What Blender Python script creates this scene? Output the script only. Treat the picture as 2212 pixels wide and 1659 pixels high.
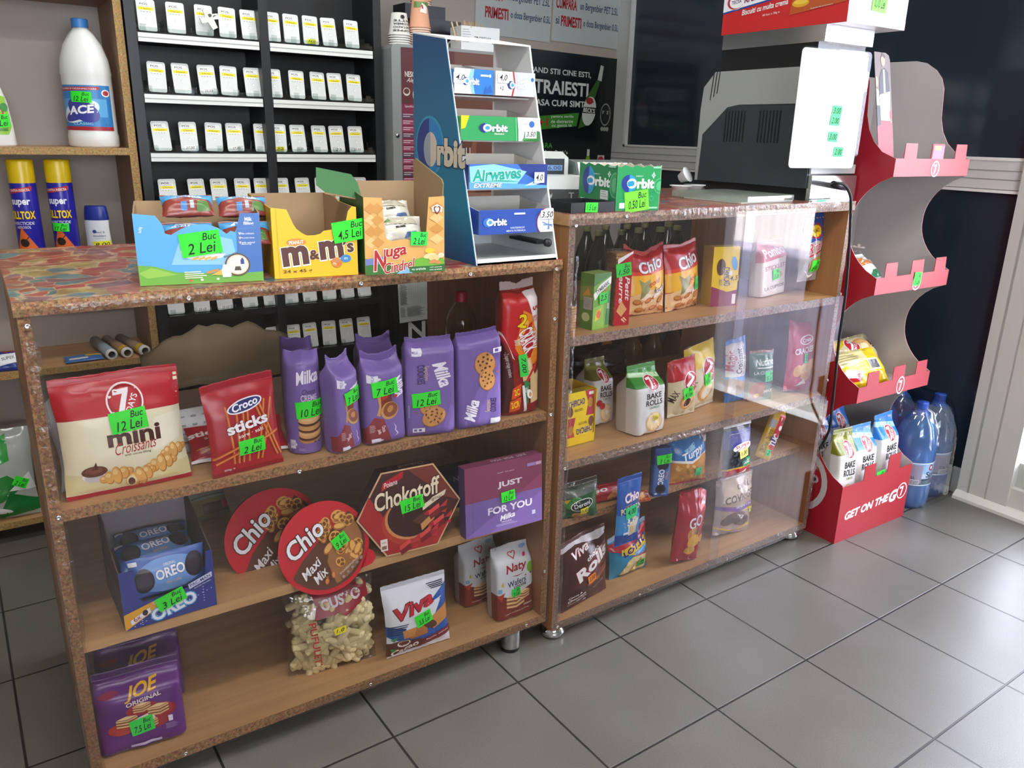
import bpy, bmesh, math, random
from mathutils import Vector, Matrix, noise
random.seed(7)
SC = bpy.context.scene
for _o in list(bpy.data.objects): bpy.data.objects.remove(_o)
COL = SC.collection
R = math.radians
# ---------------------------------------------------------------- camera
CF, CW, CH = 1720.0, 2212.0, 1659.0
CP = Vector((-1.0032, -1.395, 1.2529)); YAW, PIT, ROL = R(33.916), R(-17.405), R(1.395)
_fw = Vector((math.sin(YAW)*math.cos(PIT), math.cos(YAW)*math.cos(PIT), math.sin(PIT)))
_rt0 = Vector((math.cos(YAW), -math.sin(YAW), 0)); _up0 = _rt0.cross(_fw)
_rt = _rt0*math.cos(ROL) + _up0*math.sin(ROL); _up = -_rt0*math.sin(ROL) + _up0*math.cos(ROL)
cd = bpy.data.cameras.new('camera'); cam = bpy.data.objects.new('camera', cd); COL.objects.link(cam)
cd.sensor_fit = 'HORIZONTAL'; cd.sensor_width = 36.0; cd.lens = CF/CW*36.0; cd.clip_start = .02
cam.matrix_world = Matrix(((_rt.x,_up.x,-_fw.x,CP.x),(_rt.y,_up.y,-_fw.y,CP.y),(_rt.z,_up.z,-_fw.z,CP.z),(0,0,0,1)))
SC.camera = cam
# ---------------------------------------------------------------- view, world, lights
SC.view_settings.view_transform = 'Standard'; SC.view_settings.look = 'None'
SC.view_settings.gamma = 1.0; SC.view_settings.use_curve_mapping = False
SC.view_settings.exposure = 0.12
cy = SC.cycles
cy.max_bounces = 7; cy.diffuse_bounces = 3; cy.glossy_bounces = 3; cy.transmission_bounces = 4
cy.transparent_max_bounces = 24; cy.caustics_reflective = False; cy.caustics_refractive = False
cy.sample_clamp_indirect = 24.0; cy.use_denoising = True
w = bpy.data.worlds.new('overcast_sky'); SC.world = w; w.use_nodes = True
w.node_tree.nodes['Background'].inputs[0].default_value = (.84, .92, 1.0, 1)
w.node_tree.nodes['Background'].inputs[1].default_value = 20.0
sd = bpy.data.lights.new('sun', 'SUN'); sd.energy = 160; sd.angle = R(2); sd.color = (1, .95, .88)
sun = bpy.data.objects.new('sun', sd); COL.objects.link(sun); sun.rotation_euler = (0, R(-56), R(12))
def area(name, loc, sx, sy, e, col, rot=(0,0,0)):
    l = bpy.data.lights.new(name, 'AREA'); l.shape = 'RECTANGLE'; l.size = sx; l.size_y = sy; l.energy = e; l.color = col
    o = bpy.data.objects.new(name, l); COL.objects.link(o); o.location = loc; o.rotation_euler = rot; return o
TUBE = (1.0, .985, .945)
area('ceiling_lamp_light', (-.3, .62, 2.52), 1.25, .16, 13, TUBE)
area('ceiling_lamp_light', (-.9, -1.1, 2.52), 1.25, .16, 26, TUBE)
area('ceiling_lamp_light', (.9, -1.6, 2.52), 1.25, .16, 24, TUBE)
_p = area('doorway_portal', (2.0, -.66, 1.2), 2.2, .86, 1, (1,1,1), (0, R(90), 0)); _p.data.cycles.is_portal = True
_p = area('added_window_portal', (-.9, -3.42, 1.55), 1.8, 1.1, 1, (1,1,1), (R(-90), 0, 0)); _p.data.cycles.is_portal = True  # portal for the unseen window added behind the camera
# ---------------------------------------------------------------- helpers
def at(x, y, X=None, Y=None, Z=None):
    """the point of the shop that stands at photograph pixel (x, y) on the given plane"""
    d = _fw + _rt*((x-CW/2)/CF) - _up*((y-CH/2)/CF)
    t = (X-CP.x)/d.x if X is not None else (Y-CP.y)/d.y if Y is not None else (Z-CP.z)/d.z
    return CP + d*t
def pixy(p):
    d = Vector(p)-CP; z = d.dot(_fw)
    return CW/2+CF*d.dot(_rt)/z, CH/2-CF*d.dot(_up)/z
def lin(c): return c/12.92 if c <= .04045 else ((c+.055)/1.055)**2.4
def hx(s):
    return tuple(lin(int(s[i:i+2],16)/255) for i in (0,2,4)) + (1,)
MC = {}
def M(col, rough=.45, metal=0., emit=0., spec=.5, bump=0., bscale=200., name=None):
    k = (col, rough, metal, emit, spec, bump, bscale)
    if k in MC: return MC[k]
    m = bpy.data.materials.new(name or 'paint_'+col); m.use_nodes = True
    nt = m.node_tree; b = nt.nodes['Principled BSDF']
    b.inputs['Base Color'].default_value = hx(col); b.inputs['Roughness'].default_value = rough
    b.inputs['Metallic'].default_value = metal; b.inputs['Specular IOR Level'].default_value = spec
    if emit:
        b.inputs['Emission Color'].default_value = hx(col); b.inputs['Emission Strength'].default_value = emit
    if bump:
        n = nt.nodes.new('ShaderNodeTexNoise'); n.inputs['Scale'].default_value = bscale
        g = nt.nodes.new('ShaderNodeBump'); g.inputs['Strength'].default_value = bump; g.inputs['Distance'].default_value = .002
        tc = nt.nodes.new('ShaderNodeTexCoord')
        nt.links.new(tc.outputs['Object'], n.inputs['Vector']); nt.links.new(n.outputs[0], g.inputs['Height']); nt.links.new(g.outputs[0], b.inputs['Normal'])
    MC[k] = m; return m
def nodes(name):
    m = bpy.data.materials.new(name); m.use_nodes = True; nt = m.node_tree
    def N(t, **kw):
        n = nt.nodes.new('ShaderNode'+t)
        for a, v in kw.items():
            if a.startswith('i_'): n.inputs[int(a[2:]) if a[2:].isdigit() else a[2:]].default_value = v
            else: setattr(n, a, v)
        return n
    return m, nt, N, nt.nodes['Principled BSDF'], nt.links.new
def ramp(N, stops):
    r = N('ValToRGB'); e = r.color_ramp.elements
    while len(e) < len(stops): e.new(.5)
    for i, (p, c) in enumerate(stops): e[i].position = p; e[i].color = hx(c)
    return r
def chipboard(name, cols, sc=1.0, rough=.6):
    m, nt, N, b, L = nodes(name); tc = N('TexCoord')
    n1 = N('TexNoise', i_Scale=170*sc, i_Detail=3.0, i_Roughness=.7); L(tc.outputs['Object'], n1.inputs['Vector'])
    r1 = ramp(N, cols); L(n1.outputs[0], r1.inputs[0])
    v = N('TexVoronoi', i_Scale=300*sc); L(tc.outputs['Object'], v.inputs['Vector'])
    mx = N('MixRGB', blend_type='MULTIPLY'); mx.inputs[0].default_value = .35
    L(r1.outputs[0], mx.inputs[1]); L(v.outputs['Color'], mx.inputs[2]); 
    L(mx.outputs[0], b.inputs['Base Color']); b.inputs['Roughness'].default_value = rough
    g = N('Bump'); g.inputs['Strength'].default_value = .6; g.inputs['Distance'].default_value = .0015
    L(n1.outputs[0], g.inputs['Height']); L(g.outputs[0], b.inputs['Normal']); return m
def woodgrain(name, a, c, axis=0, rough=.4, sc=1.0):
    m, nt, N, b, L = nodes(name); tc = N('TexCoord'); mp = N('Mapping')
    s = [60*sc, 60*sc, 60*sc]; s[axis] = 3*sc; mp.inputs['Scale'].default_value = s
    n = N('TexNoise', i_Scale=1.0, i_Detail=4.0); L(tc.outputs['Object'], mp.inputs['Vector']); L(mp.outputs[0], n.inputs['Vector'])
    r = ramp(N, [(.3, a), (.7, c)]); L(n.outputs[0], r.inputs[0]); L(r.outputs[0], b.inputs['Base Color']); b.inputs['Roughness'].default_value = rough
    return m
def clearfilm(name, tint='ffffff', gl=1.0, rough=.02, bump=0., bscale=30., base=0.0):
    """thin clear sheet: see-through with a Fresnel reflection"""
    m = bpy.data.materials.new(name); m.use_nodes = True; nt = m.node_tree; nt.nodes.clear()
    def N(t): return nt.nodes.new('ShaderNode'+t)
    o = N('OutputMaterial'); mx = N('MixShader'); t = N('BsdfTransparent'); g = N('BsdfGlossy'); f = N('LayerWeight'); pw = N('Math'); mu = N('Math')
    t.inputs[0].default_value = hx(tint); g.inputs['Roughness'].default_value = rough; f.inputs[0].default_value = .5
    pw.operation = 'POWER'; pw.inputs[1].default_value = 5.0; mu.operation = 'MULTIPLY_ADD'; mu.inputs[1].default_value = .9*gl; mu.inputs[2].default_value = .04*gl+base; mu.use_clamp = True
    L = nt.links.new
    L(f.outputs['Facing'], pw.inputs[0]); L(pw.outputs[0], mu.inputs[0]); L(mu.outputs[0], mx.inputs[0]); L(t.outputs[0], mx.inputs[1]); L(g.outputs[0], mx.inputs[2]); L(mx.outputs[0], o.inputs[0])
    if bump:
        n = N('TexNoise'); n.inputs['Scale'].default_value = bscale; n.inputs['Detail'].default_value = 2; b = N('Bump'); b.inputs['Strength'].default_value = bump; b.inputs['Distance'].default_value = .01
        tc = N('TexCoord'); L(tc.outputs['Object'], n.inputs['Vector']); L(n.outputs[0], b.inputs['Height']); L(b.outputs[0], g.inputs['Normal']); L(b.outputs[0], f.inputs['Normal'])
    return m
# ---- mesh builder
def milky(name, tint, col, fac, gl=1., rough=.08):
    m = bpy.data.materials.new(name); m.use_nodes = True; nt = m.node_tree; nt.nodes.clear()
    def N(t): return nt.nodes.new('ShaderNode'+t)
    o = N('OutputMaterial'); t = N('BsdfTransparent'); d = N('BsdfDiffuse'); tr = N('BsdfTranslucent'); g = N('BsdfGlossy'); m1 = N('MixShader'); m2 = N('MixShader'); m3 = N('MixShader'); f = N('Fresnel'); L = nt.links.new
    t.inputs[0].default_value = hx(tint); d.inputs[0].default_value = hx(col); tr.inputs[0].default_value = hx(col); g.inputs[1].default_value = rough; m1.inputs[0].default_value = .5; m2.inputs[0].default_value = fac; m3.inputs[0].default_value = .06*gl
    L(d.outputs[0], m1.inputs[1]); L(tr.outputs[0], m1.inputs[2]); L(t.outputs[0], m2.inputs[1]); L(m1.outputs[0], m2.inputs[2]); L(m2.outputs[0], m3.inputs[1]); L(g.outputs[0], m3.inputs[2]); L(m3.outputs[0], o.inputs[0]); return m
class MB:
    def __init__(s): s.v = []; s.f = []; s.m = []; s.sm = []; s.mats = []
    def mi(s, m):
        if m not in s.mats: s.mats.append(m)
        return s.mats.index(m)
    def add(s, vs, fs, m, smooth=False, T=None):
        o = len(s.v); k = s.mi(m)
        s.v += [tuple(T @ Vector(v)) if T is not None else tuple(v) for v in vs]
        for f in fs: s.f.append([i+o for i in f]); s.m.append(k); s.sm.append(smooth)
        return s
    def box(s, x0, x1, y0, y1, z0, z1, m, T=None, skip=''):
        v = [(x0,y0,z0),(x1,y0,z0),(x1,y1,z0),(x0,y1,z0),(x0,y0,z1),(x1,y0,z1),(x1,y1,z1),(x0,y1,z1)]
        F = {'b':(0,3,2,1),'t':(4,5,6,7),'f':(0,1,5,4),'r':(1,2,6,5),'k':(2,3,7,6),'l':(3,0,4,7)}
        return s.add(v, [F[k] for k in F if k not in skip], m, T=T)
    def prism(s, pts, y0, y1, m, T=None, axis='y', capm=None):
        """outline pts (x,z) pushed from y0 to y1"""
        n = len(pts); P = (lambda p, y: (p[0], y, p[1])) if axis == 'y' else (lambda p, y: (y, p[0], p[1])) if axis == 'x' else (lambda p, y: (p[0], p[1], y))
        v = [P(p, y0) for p in pts]+[P(p, y1) for p in pts]
        s.add(v, [(i, (i+1)%n, n+(i+1)%n, n+i) for i in range(n)], m, T=T)
        for y, rev in ((y0, 0), (y1, 1)):
            q = [P(p, y) for p in pts]; s.add(q, [tuple(range(n))[::-1] if rev else tuple(range(n))], capm or m, T=T)
        return s
    def lathe(s, prof, m, n=28, T=None, smooth=True, sx=1., sy=1.):
        vs = []; fs = []
        for r, z in prof:
            for i in range(n):
                a = 2*math.pi*i/n; vs.append((r*math.cos(a)*sx, r*math.sin(a)*sy, z))
        for j in range(len(prof)-1):
            for i in range(n):
                a, b = j*n+i, j*n+(i+1)%n; fs.append((a, b, b+n, a+n))
        return s.add(vs, fs, m, smooth, T)
    def tube(s, pts, r, m, n=8, T=None):
        pts = [Vector(p) for p in pts]; vs = []; fs = []
        for k, p in enumerate(pts):
            d = (pts[min(k+1, len(pts)-1)]-pts[max(k-1, 0)]).normalized()
            a = d.orthogonal().normalized() if k == 0 else (pa - d*pa.dot(d)).normalized()
            pa = a; b = d.cross(a); rr = r[k] if isinstance(r, (list, tuple)) else r
            for i in range(n):
                t = 2*math.pi*i/n; vs.append(p+a*(rr*math.cos(t))+b*(rr*math.sin(t)))
        for k in range(len(pts)-1):
            for i in range(n):
                q, w_ = k*n+i, k*n+(i+1)%n; fs.append((q, w_, w_+n, q+n))
        fs.append(tuple(range(n))[::-1]); fs.append(tuple(range(len(vs)-n, len(vs))))
        return s.add(vs, fs, m, True, T)
    def build(s, name, parent=None, label=None, bevel=0., mesh=None):
        me = bpy.data.meshes.new(name); me.from_pydata(s.v, [], s.f)
        for m in s.mats: me.materials.append(m)
        me.polygons.foreach_set('material_index', s.m); me.polygons.foreach_set('use_smooth', s.sm); me.update()
        o = bpy.data.objects.new(name, me); COL.objects.link(o)
        if parent: o.parent = parent
        if label: o['label'] = label
        if bevel:
            b = o.modifiers.new('bevel', 'BEVEL'); b.width = bevel; b.segments = 2; b.limit_method = 'ANGLE'; b.angle_limit = R(40)
        return o
def tag(o, label, cat, group=None):
    o['label'] = label; o['category'] = cat
    if group: o['group'] = group
    return o
def thing(name, label, cat, Mx=None, group=None):
    o = bpy.data.objects.new(name, None); COL.objects.link(o); o.empty_display_size = .03
    if Mx is not None: o.matrix_world = Mx
    return tag(o, label, cat, group)
def struct(o): o['kind'] = 'structure'; return o
def copy_tree(o, Mx, label, group=None):
    c = o.copy(); COL.objects.link(c); c.matrix_world = Mx
    if label: c['label'] = label
    if group: c['group'] = group
    for ch in [q for q in bpy.data.objects if q.parent == o]:
        k = ch.copy(); COL.objects.link(k); k.parent = c
        for g in [q for q in bpy.data.objects if q.parent == ch]:
            h = g.copy(); COL.objects.link(h); h.parent = k
    return c
def TR(x, y, z, rz=0, rx=0, ry=0):
    return Matrix.Translation((x, y, z)) @ Matrix.Rotation(R(rz), 4, 'Z') @ Matrix.Rotation(R(rx), 4, 'X') @ Matrix.Rotation(R(ry), 4, 'Y')
# ---- printed artwork and lettering: flat shapes cut to the surface they are printed on
TX = {}
def glyphs(s, bold=.0, sh=0.):
    k = (s, bold, sh)
    if k in TX: return TX[k]
    c = bpy.data.curves.new('lettering', 'FONT'); c.body = s; c.offset = bold; c.shear = sh; c.resolution_u = 3; c.align_x = 'LEFT'; c.space_line = .8
    o = bpy.data.objects.new('lettering', c); COL.objects.link(o)
    dg = bpy.context.evaluated_depsgraph_get(); me = bpy.data.meshes.new_from_object(o.evaluated_get(dg))
    vs = [(v.co.x, v.co.y) for v in me.vertices]; fs = [tuple(p.vertices) for p in me.polygons]
    bpy.data.objects.remove(o); bpy.data.curves.remove(c); bpy.data.meshes.remove(me)
    x0 = min(v[0] for v in vs); x1 = max(v[0] for v in vs); y0 = min(v[1] for v in vs); y1 = max(v[1] for v in vs)
    vs = [((x-x0)/(x1-x0)-.5, (y-y0)/(y1-y0)-.5) for x, y in vs]
    TX[k] = (vs, fs, x1-x0, y1-y0); return TX[k]
def T(col, s, u, v, w, h, rot=0, b=.02, sh=0., ol=None, os=.04): return ('t', col, s, u, v, w, h, rot, b, sh, ol, os)
def E(col, u, v, ru, rv, rot=0): return ('e', col, u, v, ru, rv, rot)
def B(col, u0, v0, u1, v1): return ('p', col, [(u0,v0),(u1,v0),(u1,v1),(u0,v1)])
def P(col, *pts): return ('p', col, list(pts))
def draw(mb, items, W, H, S=None, gu=(), gv=(), off=.0004, rough=.38, face=None, clip=True):
    """S(u,v)->(point, normal); without S the art lies on the local x-z plane y=0 facing -y"""
    k = 0; st_ = min(.00009, .0022/max(1, len(items)))
    for it in items:
        jobs = []
        if it[0] == 't':
            _, col, s, u, v, w_, h_, rot, b, sh, ol, os_ = it
            if ol:
                b *= .5; gb = glyphs(s, b+os_*.75, sh); g0 = glyphs(s, b, sh)
                jobs.append((ol, gb[0], gb[1], w_*gb[2]/g0[2], h_*gb[3]/g0[3]))
            elif 1: b *= .5
            g = glyphs(s, b, sh); jobs.append((col, g[0], g[1], w_, h_))
            for n, (cl, vs, fs, ww, hh) in enumerate(jobs):
                ca, sa = math.cos(R(rot)), math.sin(R(rot)); pts = []
                for x, y in vs:
                    x *= ww*W; y *= hh*H; pts.append((u*W+x*ca-y*sa, v*H+x*sa+y*ca))
                jobs[n] = (cl, pts, fs)
        elif it[0] == 'e':
            _, col, u, v, ru, rv, rot = it; n = 28; ca, sa = math.cos(R(rot)), math.sin(R(rot)); pts = []
            for i in range(n):
                a = 2*math.pi*i/n; x = ru*W*math.cos(a); y = rv*H*math.sin(a); pts.append((u*W+x*ca-y*sa, v*H+x*sa+y*ca))
            jobs = [(col, pts, [tuple(range(n))])]
        else:
            _, col, q = it; jobs = [(col, [(a*W, b_*H) for a, b_ in q], [tuple(range(len(q)))])]
        for cl, pts, fs in jobs:
            m = cl if not isinstance(cl, str) else M(cl, rough)
            k += 1; o = off+st_*k
            bm = bmesh.new(); bv = [bm.verts.new((x, y, 0)) for x, y in pts]
            for f in fs:
                try: bm.faces.new([bv[i] for i in f])
                except ValueError: pass
            if S is not None:
                bmesh.ops.triangulate(bm, faces=bm.faces[:])
                for lo, (arr, nv, L_) in ((0, (gu, (1,0,0), W)), (1, (gv, (0,1,0), H))):
                    a0 = min(v_.co[lo] for v_ in bm.verts); a1 = max(v_.co[lo] for v_ in bm.verts)
                    for g in arr:
                        if a0 < g*L_ < a1:
                            bmesh.ops.bisect_plane(bm, geom=bm.verts[:]+bm.edges[:]+bm.faces[:], dist=1e-6, plane_co=(g*L_*nv[0], g*L_*nv[1], 0), plane_no=nv)
            if clip:
                for co, no in (((0,0,0),(-1,0,0)), ((W,0,0),(1,0,0)), ((0,0,0),(0,-1,0)), ((0,H,0),(0,1,0))):
                    k_ = 0 if no[0] else 1
                    if any((v_.co[k_]-co[k_])*no[k_] > 1e-5 for v_ in bm.verts):
                        bmesh.ops.bisect_plane(bm, geom=bm.verts[:]+bm.edges[:]+bm.faces[:], dist=1e-6, plane_co=co, plane_no=no, clear_outer=True)
                if not bm.faces: bm.free(); continue
            bm.verts.index_update(); out = []
            for v_ in bm.verts:
                if S is None: p = Vector((v_.co.x, -o, v_.co.y))
                else:
                    p, nn = S(min(1, max(0, v_.co.x/W)), min(1, max(0, v_.co.y/H))); p = p+nn*o
                out.append(face @ p if face is not None else p)
            mb.add(out, [tuple(v_.index for v_ in f.verts) for f in bm.faces], m, S is not None); bm.free()
GREEN = '2fe62c'
def price(parent, lines, u, v, w, h, rot=0, W=1, H=1, S=None, gu=(), gv=(), col=GREEN, off=.003, face=None, name='price_label', ink='10140f'):
    """hand-written price sticker, w and h in metres, centred at (u,v) of the face"""
    mb = MB(); m = M(col, .55); ca, sa = math.cos(R(rot)), math.sin(R(rot))
    q = []
    for sx, sy in ((-1,-1),(1,-1),(1,1),(-1,1)):
        x, y = sx*w/2, sy*h/2; q.append((u+(x*ca-y*sa)/W, v+(x*sa+y*ca)/H))
    it = [('p', m, q)]
    n = len(lines)
    it0 = it; it = []
    for s, lx, ly, lw, lh in lines:
        x, y = lx*w, ly*h
        it.append(T(ink, s, u+(x*ca-y*sa)/W, v+(x*sa+y*ca)/H, lw*w/W, lh*h/H, rot, .012, .25))
    draw(mb, it0, W, H, S, gu, gv, off, .6, face, S is not None); draw(mb, it, W, H, S, gu, gv, off+.0004, .6, face, S is not None)
    return mb.build(name, parent)
def lei(s, top='Buc'): return [(top, .24, .27, .36, .30), (s, .0, -.18, .72, .46)]
def one(s): return [(s, 0, 0, .8, .6)]
# ================================================================ the room
TA = R(1.421); TO = (-.0798, -.0779)
def floor_mat():
    m, nt, N, b, L = nodes('grey_floor_tile'); tc = N('TexCoord'); mp = N('Mapping')
    L(tc.outputs['Object'], mp.inputs['Vector']); mp.vector_type = 'TEXTURE'
    mp.inputs['Location'].default_value = (TO[0], TO[1], 0); mp.inputs['Rotation'].default_value = (0, 0, TA); mp.inputs['Scale'].default_value = (.33, .33, .33)
    sp = N('SeparateXYZ'); L(mp.outputs[0], sp.inputs[0]); es = []
    for a in (0, 1):
        fr = N('Math', operation='FRACT'); L(sp.outputs[a], fr.inputs[0])
        s = N('Math', operation='SUBTRACT'); L(fr.outputs[0], s.inputs[0]); s.inputs[1].default_value = .5
        ab = N('Math', operation='ABSOLUTE'); L(s.outputs[0], ab.inputs[0]); es.append(ab)
    mxm = N('Math', operation='MAXIMUM'); L(es[0].outputs[0], mxm.inputs[0]); L(es[1].outputs[0], mxm.inputs[1])
    st = N('MapRange'); L(mxm.outputs[0], st.inputs[0]); st.inputs[1].default_value = .490; st.inputs[2].default_value = .494
    n = N('TexNoise', i_Scale=420.0, i_Detail=2.0); L(tc.outputs['Object'], n.inputs['Vector'])
    n2 = N('TexNoise', i_Scale=3.0, i_Detail=3.0); L(tc.outputs['Object'], n2.inputs['Vector'])
    r = ramp(N, [(.3, '676560'), (.7, '7b7974')]); L(n.outputs[0], r.inputs[0])
    r2 = ramp(N, [(.3, 'e4e1dc'), (.7, 'ffffff')]); L(n2.outputs[0], r2.inputs[0])
    mu = N('MixRGB', blend_type='MULTIPLY'); mu.inputs[0].default_value = 1; L(r.outputs[0], mu.inputs[1]); L(r2.outputs[0], mu.inputs[2])
    mx = N('MixRGB'); L(st.outputs[0], mx.inputs[0]); L(mu.outputs[0], mx.inputs[1]); mx.inputs[2].default_value = hx('2e2c2a')
    L(mx.outputs[0], b.inputs['Base Color'])
    ro = N('MapRange'); L(n.outputs[0], ro.inputs[0]); ro.inputs[3].default_value = .27; ro.inputs[4].default_value = .42; L(ro.outputs[0], b.inputs['Roughness'])
    bp = N('Bump'); bp.inputs['Strength'].default_value = .5; bp.inputs['Distance'].default_value = .002; bp.invert = True; L(st.outputs[0], bp.inputs['Height']); L(bp.outputs[0], b.inputs['Normal'])
    return m
XW, YB, XL, YF, ZC = 1.935, 2.06, -2.3, -3.4, 2.6
struct(MB().box(XL, XW, YF, YB, -.12, 0, floor_mat()).build('floor'))
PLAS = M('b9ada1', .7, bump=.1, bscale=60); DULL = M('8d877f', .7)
struct(MB().box(XL-.1, XW+.2, YF-.1, YB+.1, ZC, ZC+.15, M('e2dfd8', .8)).build('ceiling'))
struct(MB().box(XL-.1, XW+.2, YB, YB+.1, 0, ZC, PLAS).build('wall_back'))
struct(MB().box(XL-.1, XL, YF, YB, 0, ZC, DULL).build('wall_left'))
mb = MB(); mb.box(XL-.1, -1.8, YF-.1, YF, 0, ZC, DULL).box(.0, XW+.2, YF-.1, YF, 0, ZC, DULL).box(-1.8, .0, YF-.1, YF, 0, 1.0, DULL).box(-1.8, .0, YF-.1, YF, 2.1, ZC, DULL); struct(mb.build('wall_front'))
struct(MB().box(-1.8, .0, YF-.06, YF-.055, 1.0, 2.1, clearfilm('added_window_glass', 'f4f3f4')).build('added_window'))  # unseen window, added behind the camera to brighten the counter fronts
PVC = M('dcdedb', .35); PVCD = M('d3d2cd', .45); FILM = M('2b3641', .09, spec=.55)
# street side: window bays with dark film, a rail at 1.16 m, a doorway nearer than the camera's right edge
def ybox(y0, y1, z0, z1, m, mb=None, x0=XW, x1=XW+.07): return (mb or MB()).box(x0, x1, y0, y1, z0, z1, m)
fr = MB(); ybox(-.06, YB, 1.112, 1.206, PVC, fr, XW-.012); ybox(1.955, YB, 1.206, ZC, PVC, fr, XW-.006); ybox(1.955, YB, 0, 1.112, PVC, fr, XW-.006)
ybox(-.06, 1.955, 2.35, ZC, PVC, fr); ybox(-.06, YB, 0, .10, PVC, fr)
for z in (1.143, 1.172): ybox(-.06, YB, z, z+.003, M('9a9c99', .5), fr, XW-.0135)
fr.build('trim_1')['kind'] = 'structure'
bead = MB(); W1 = M('f6f6f2', .3)
ybox(-.06, 1.955, 1.206, 1.216, W1, bead, XW-.016); ybox(-.06, 1.955, 1.100, 1.110, W1, bead, XW-.016); ybox(1.940, 1.956, 1.206, 2.35, W1, bead, XW-.016)
bead.build('trim_2')['kind'] = 'structure'
struct(ybox(-.06, 1.945, 1.21, 2.36, FILM, None, XW+.004, XW+.03).build('window_1'))
struct(ybox(-.06, 1.955, .09, 1.112, FILM, None, XW+.004, XW+.03).build('window_2'))
# door: jamb, threshold, side light, leaf standing open outside
dj = MB(); ybox(-.235, -.06, 0, 2.4, PVCD, dj, XW-.03, XW+.08); ybox(-.105, -.099, 0, 2.4, M('a8a8a2', .6), dj, XW-.032, XW)
ybox(-.165, -.161, 0, 2.4, M('b2b2ac', .6), dj, XW-.032, XW); ybox(-1.10, -.235, 0, .10, PVCD, dj, XW-.02, XW+.07); ybox(-.36, -.235, .10, .19, M('b9bcb8', .5), dj, XW+.005, XW+.03); ybox(-.43, -.36, 0, 2.3, PVCD, dj, XW-.02, XW+.06)
ybox(YF, -.06, 2.3, ZC, PVCD, dj); ybox(-1.20, -1.08, 0, 2.4, PVCD, dj)
dj.prism([(XW-.055, 0), (XW-.055, .012), (XW-.035, .03), (XW-.02, .03), (XW-.02, 0)], -.40, -.06, M('e9e9e4', .4))
dj.build('door_1')['kind'] = 'structure'
struct(MB().box(XW+.02, XW+.026, -1.08, -.235, .19, 2.3, clearfilm('door_glass', 'ebe9ef')).build('window_3'))
struct(MB().box(XW, XW+.15, YF, -1.20, 0, ZC, PLAS).build('wall_right'))
# street outside
def street():
    m, nt, N, b, L = nodes('street_ground'); tc = N('TexCoord'); sp = N('SeparateXYZ'); L(tc.outputs['Object'], sp.inputs[0])
    n = N('TexNoise', i_Scale=2.5, i_Detail=5.0); L(tc.outputs['Object'], n.inputs['Vector'])
    r = ramp(N, [(.3, '6c6b74'), (.7, '86858e')]); L(n.outputs[0], r.inputs[0])
    st = N('MapRange'); L(sp.outputs[0], st.inputs[0]); st.inputs[1].default_value = 8.2; st.inputs[2].default_value = 8.25
    mx = N('MixRGB'); L(st.outputs[0], mx.inputs[0]); L(r.outputs[0], mx.inputs[1]); mx.inputs[2].default_value = hx('c9c5bb')
    L(mx.outputs[0], b.inputs['Base Color']); b.inputs['Roughness'].default_value = .9; return m
g = MB().box(XW, 60, -60, 40, -.3, -.1, street()).build('ground'); g['kind'] = 'structure'
struct(MB().box(XW+.2, XW+.6, YF, YB, -.1, -.03, M('9b9892', .8)).build('trim_3'))
struct(MB().box(-6, XW+.2, -9, 9, ZC+.15, 3.6, M('cfc8bd', .8)).build('sun_block_roof'))  # unseen roof block, oversized to stop the sun and shade the near street
struct(MB().box(XW+.02, XW+.2, -9, YF-.1, 0, ZC+.15, M('cfc8bd', .8)).build('sun_block_wall'))  # unseen wall run, added beside the roof block to keep the sun out
# ceiling lamps
HOUS = M('f0f0ec', .5)
for i, (x, y) in enumerate(((-.3, .62), (-.9, -1.1), (.9, -1.6))):
    t = thing('ceiling_lamp', ('white tube lamp on the ceiling above the counters', 'white tube lamp on the ceiling near the camera', 'white tube lamp on the ceiling by the doorway')[i], 'lamp', TR(x, y, 2.53))
    MB().box(-.66, .66, -.1, .1, .03, .07, HOUS).build('housing', t)
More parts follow.
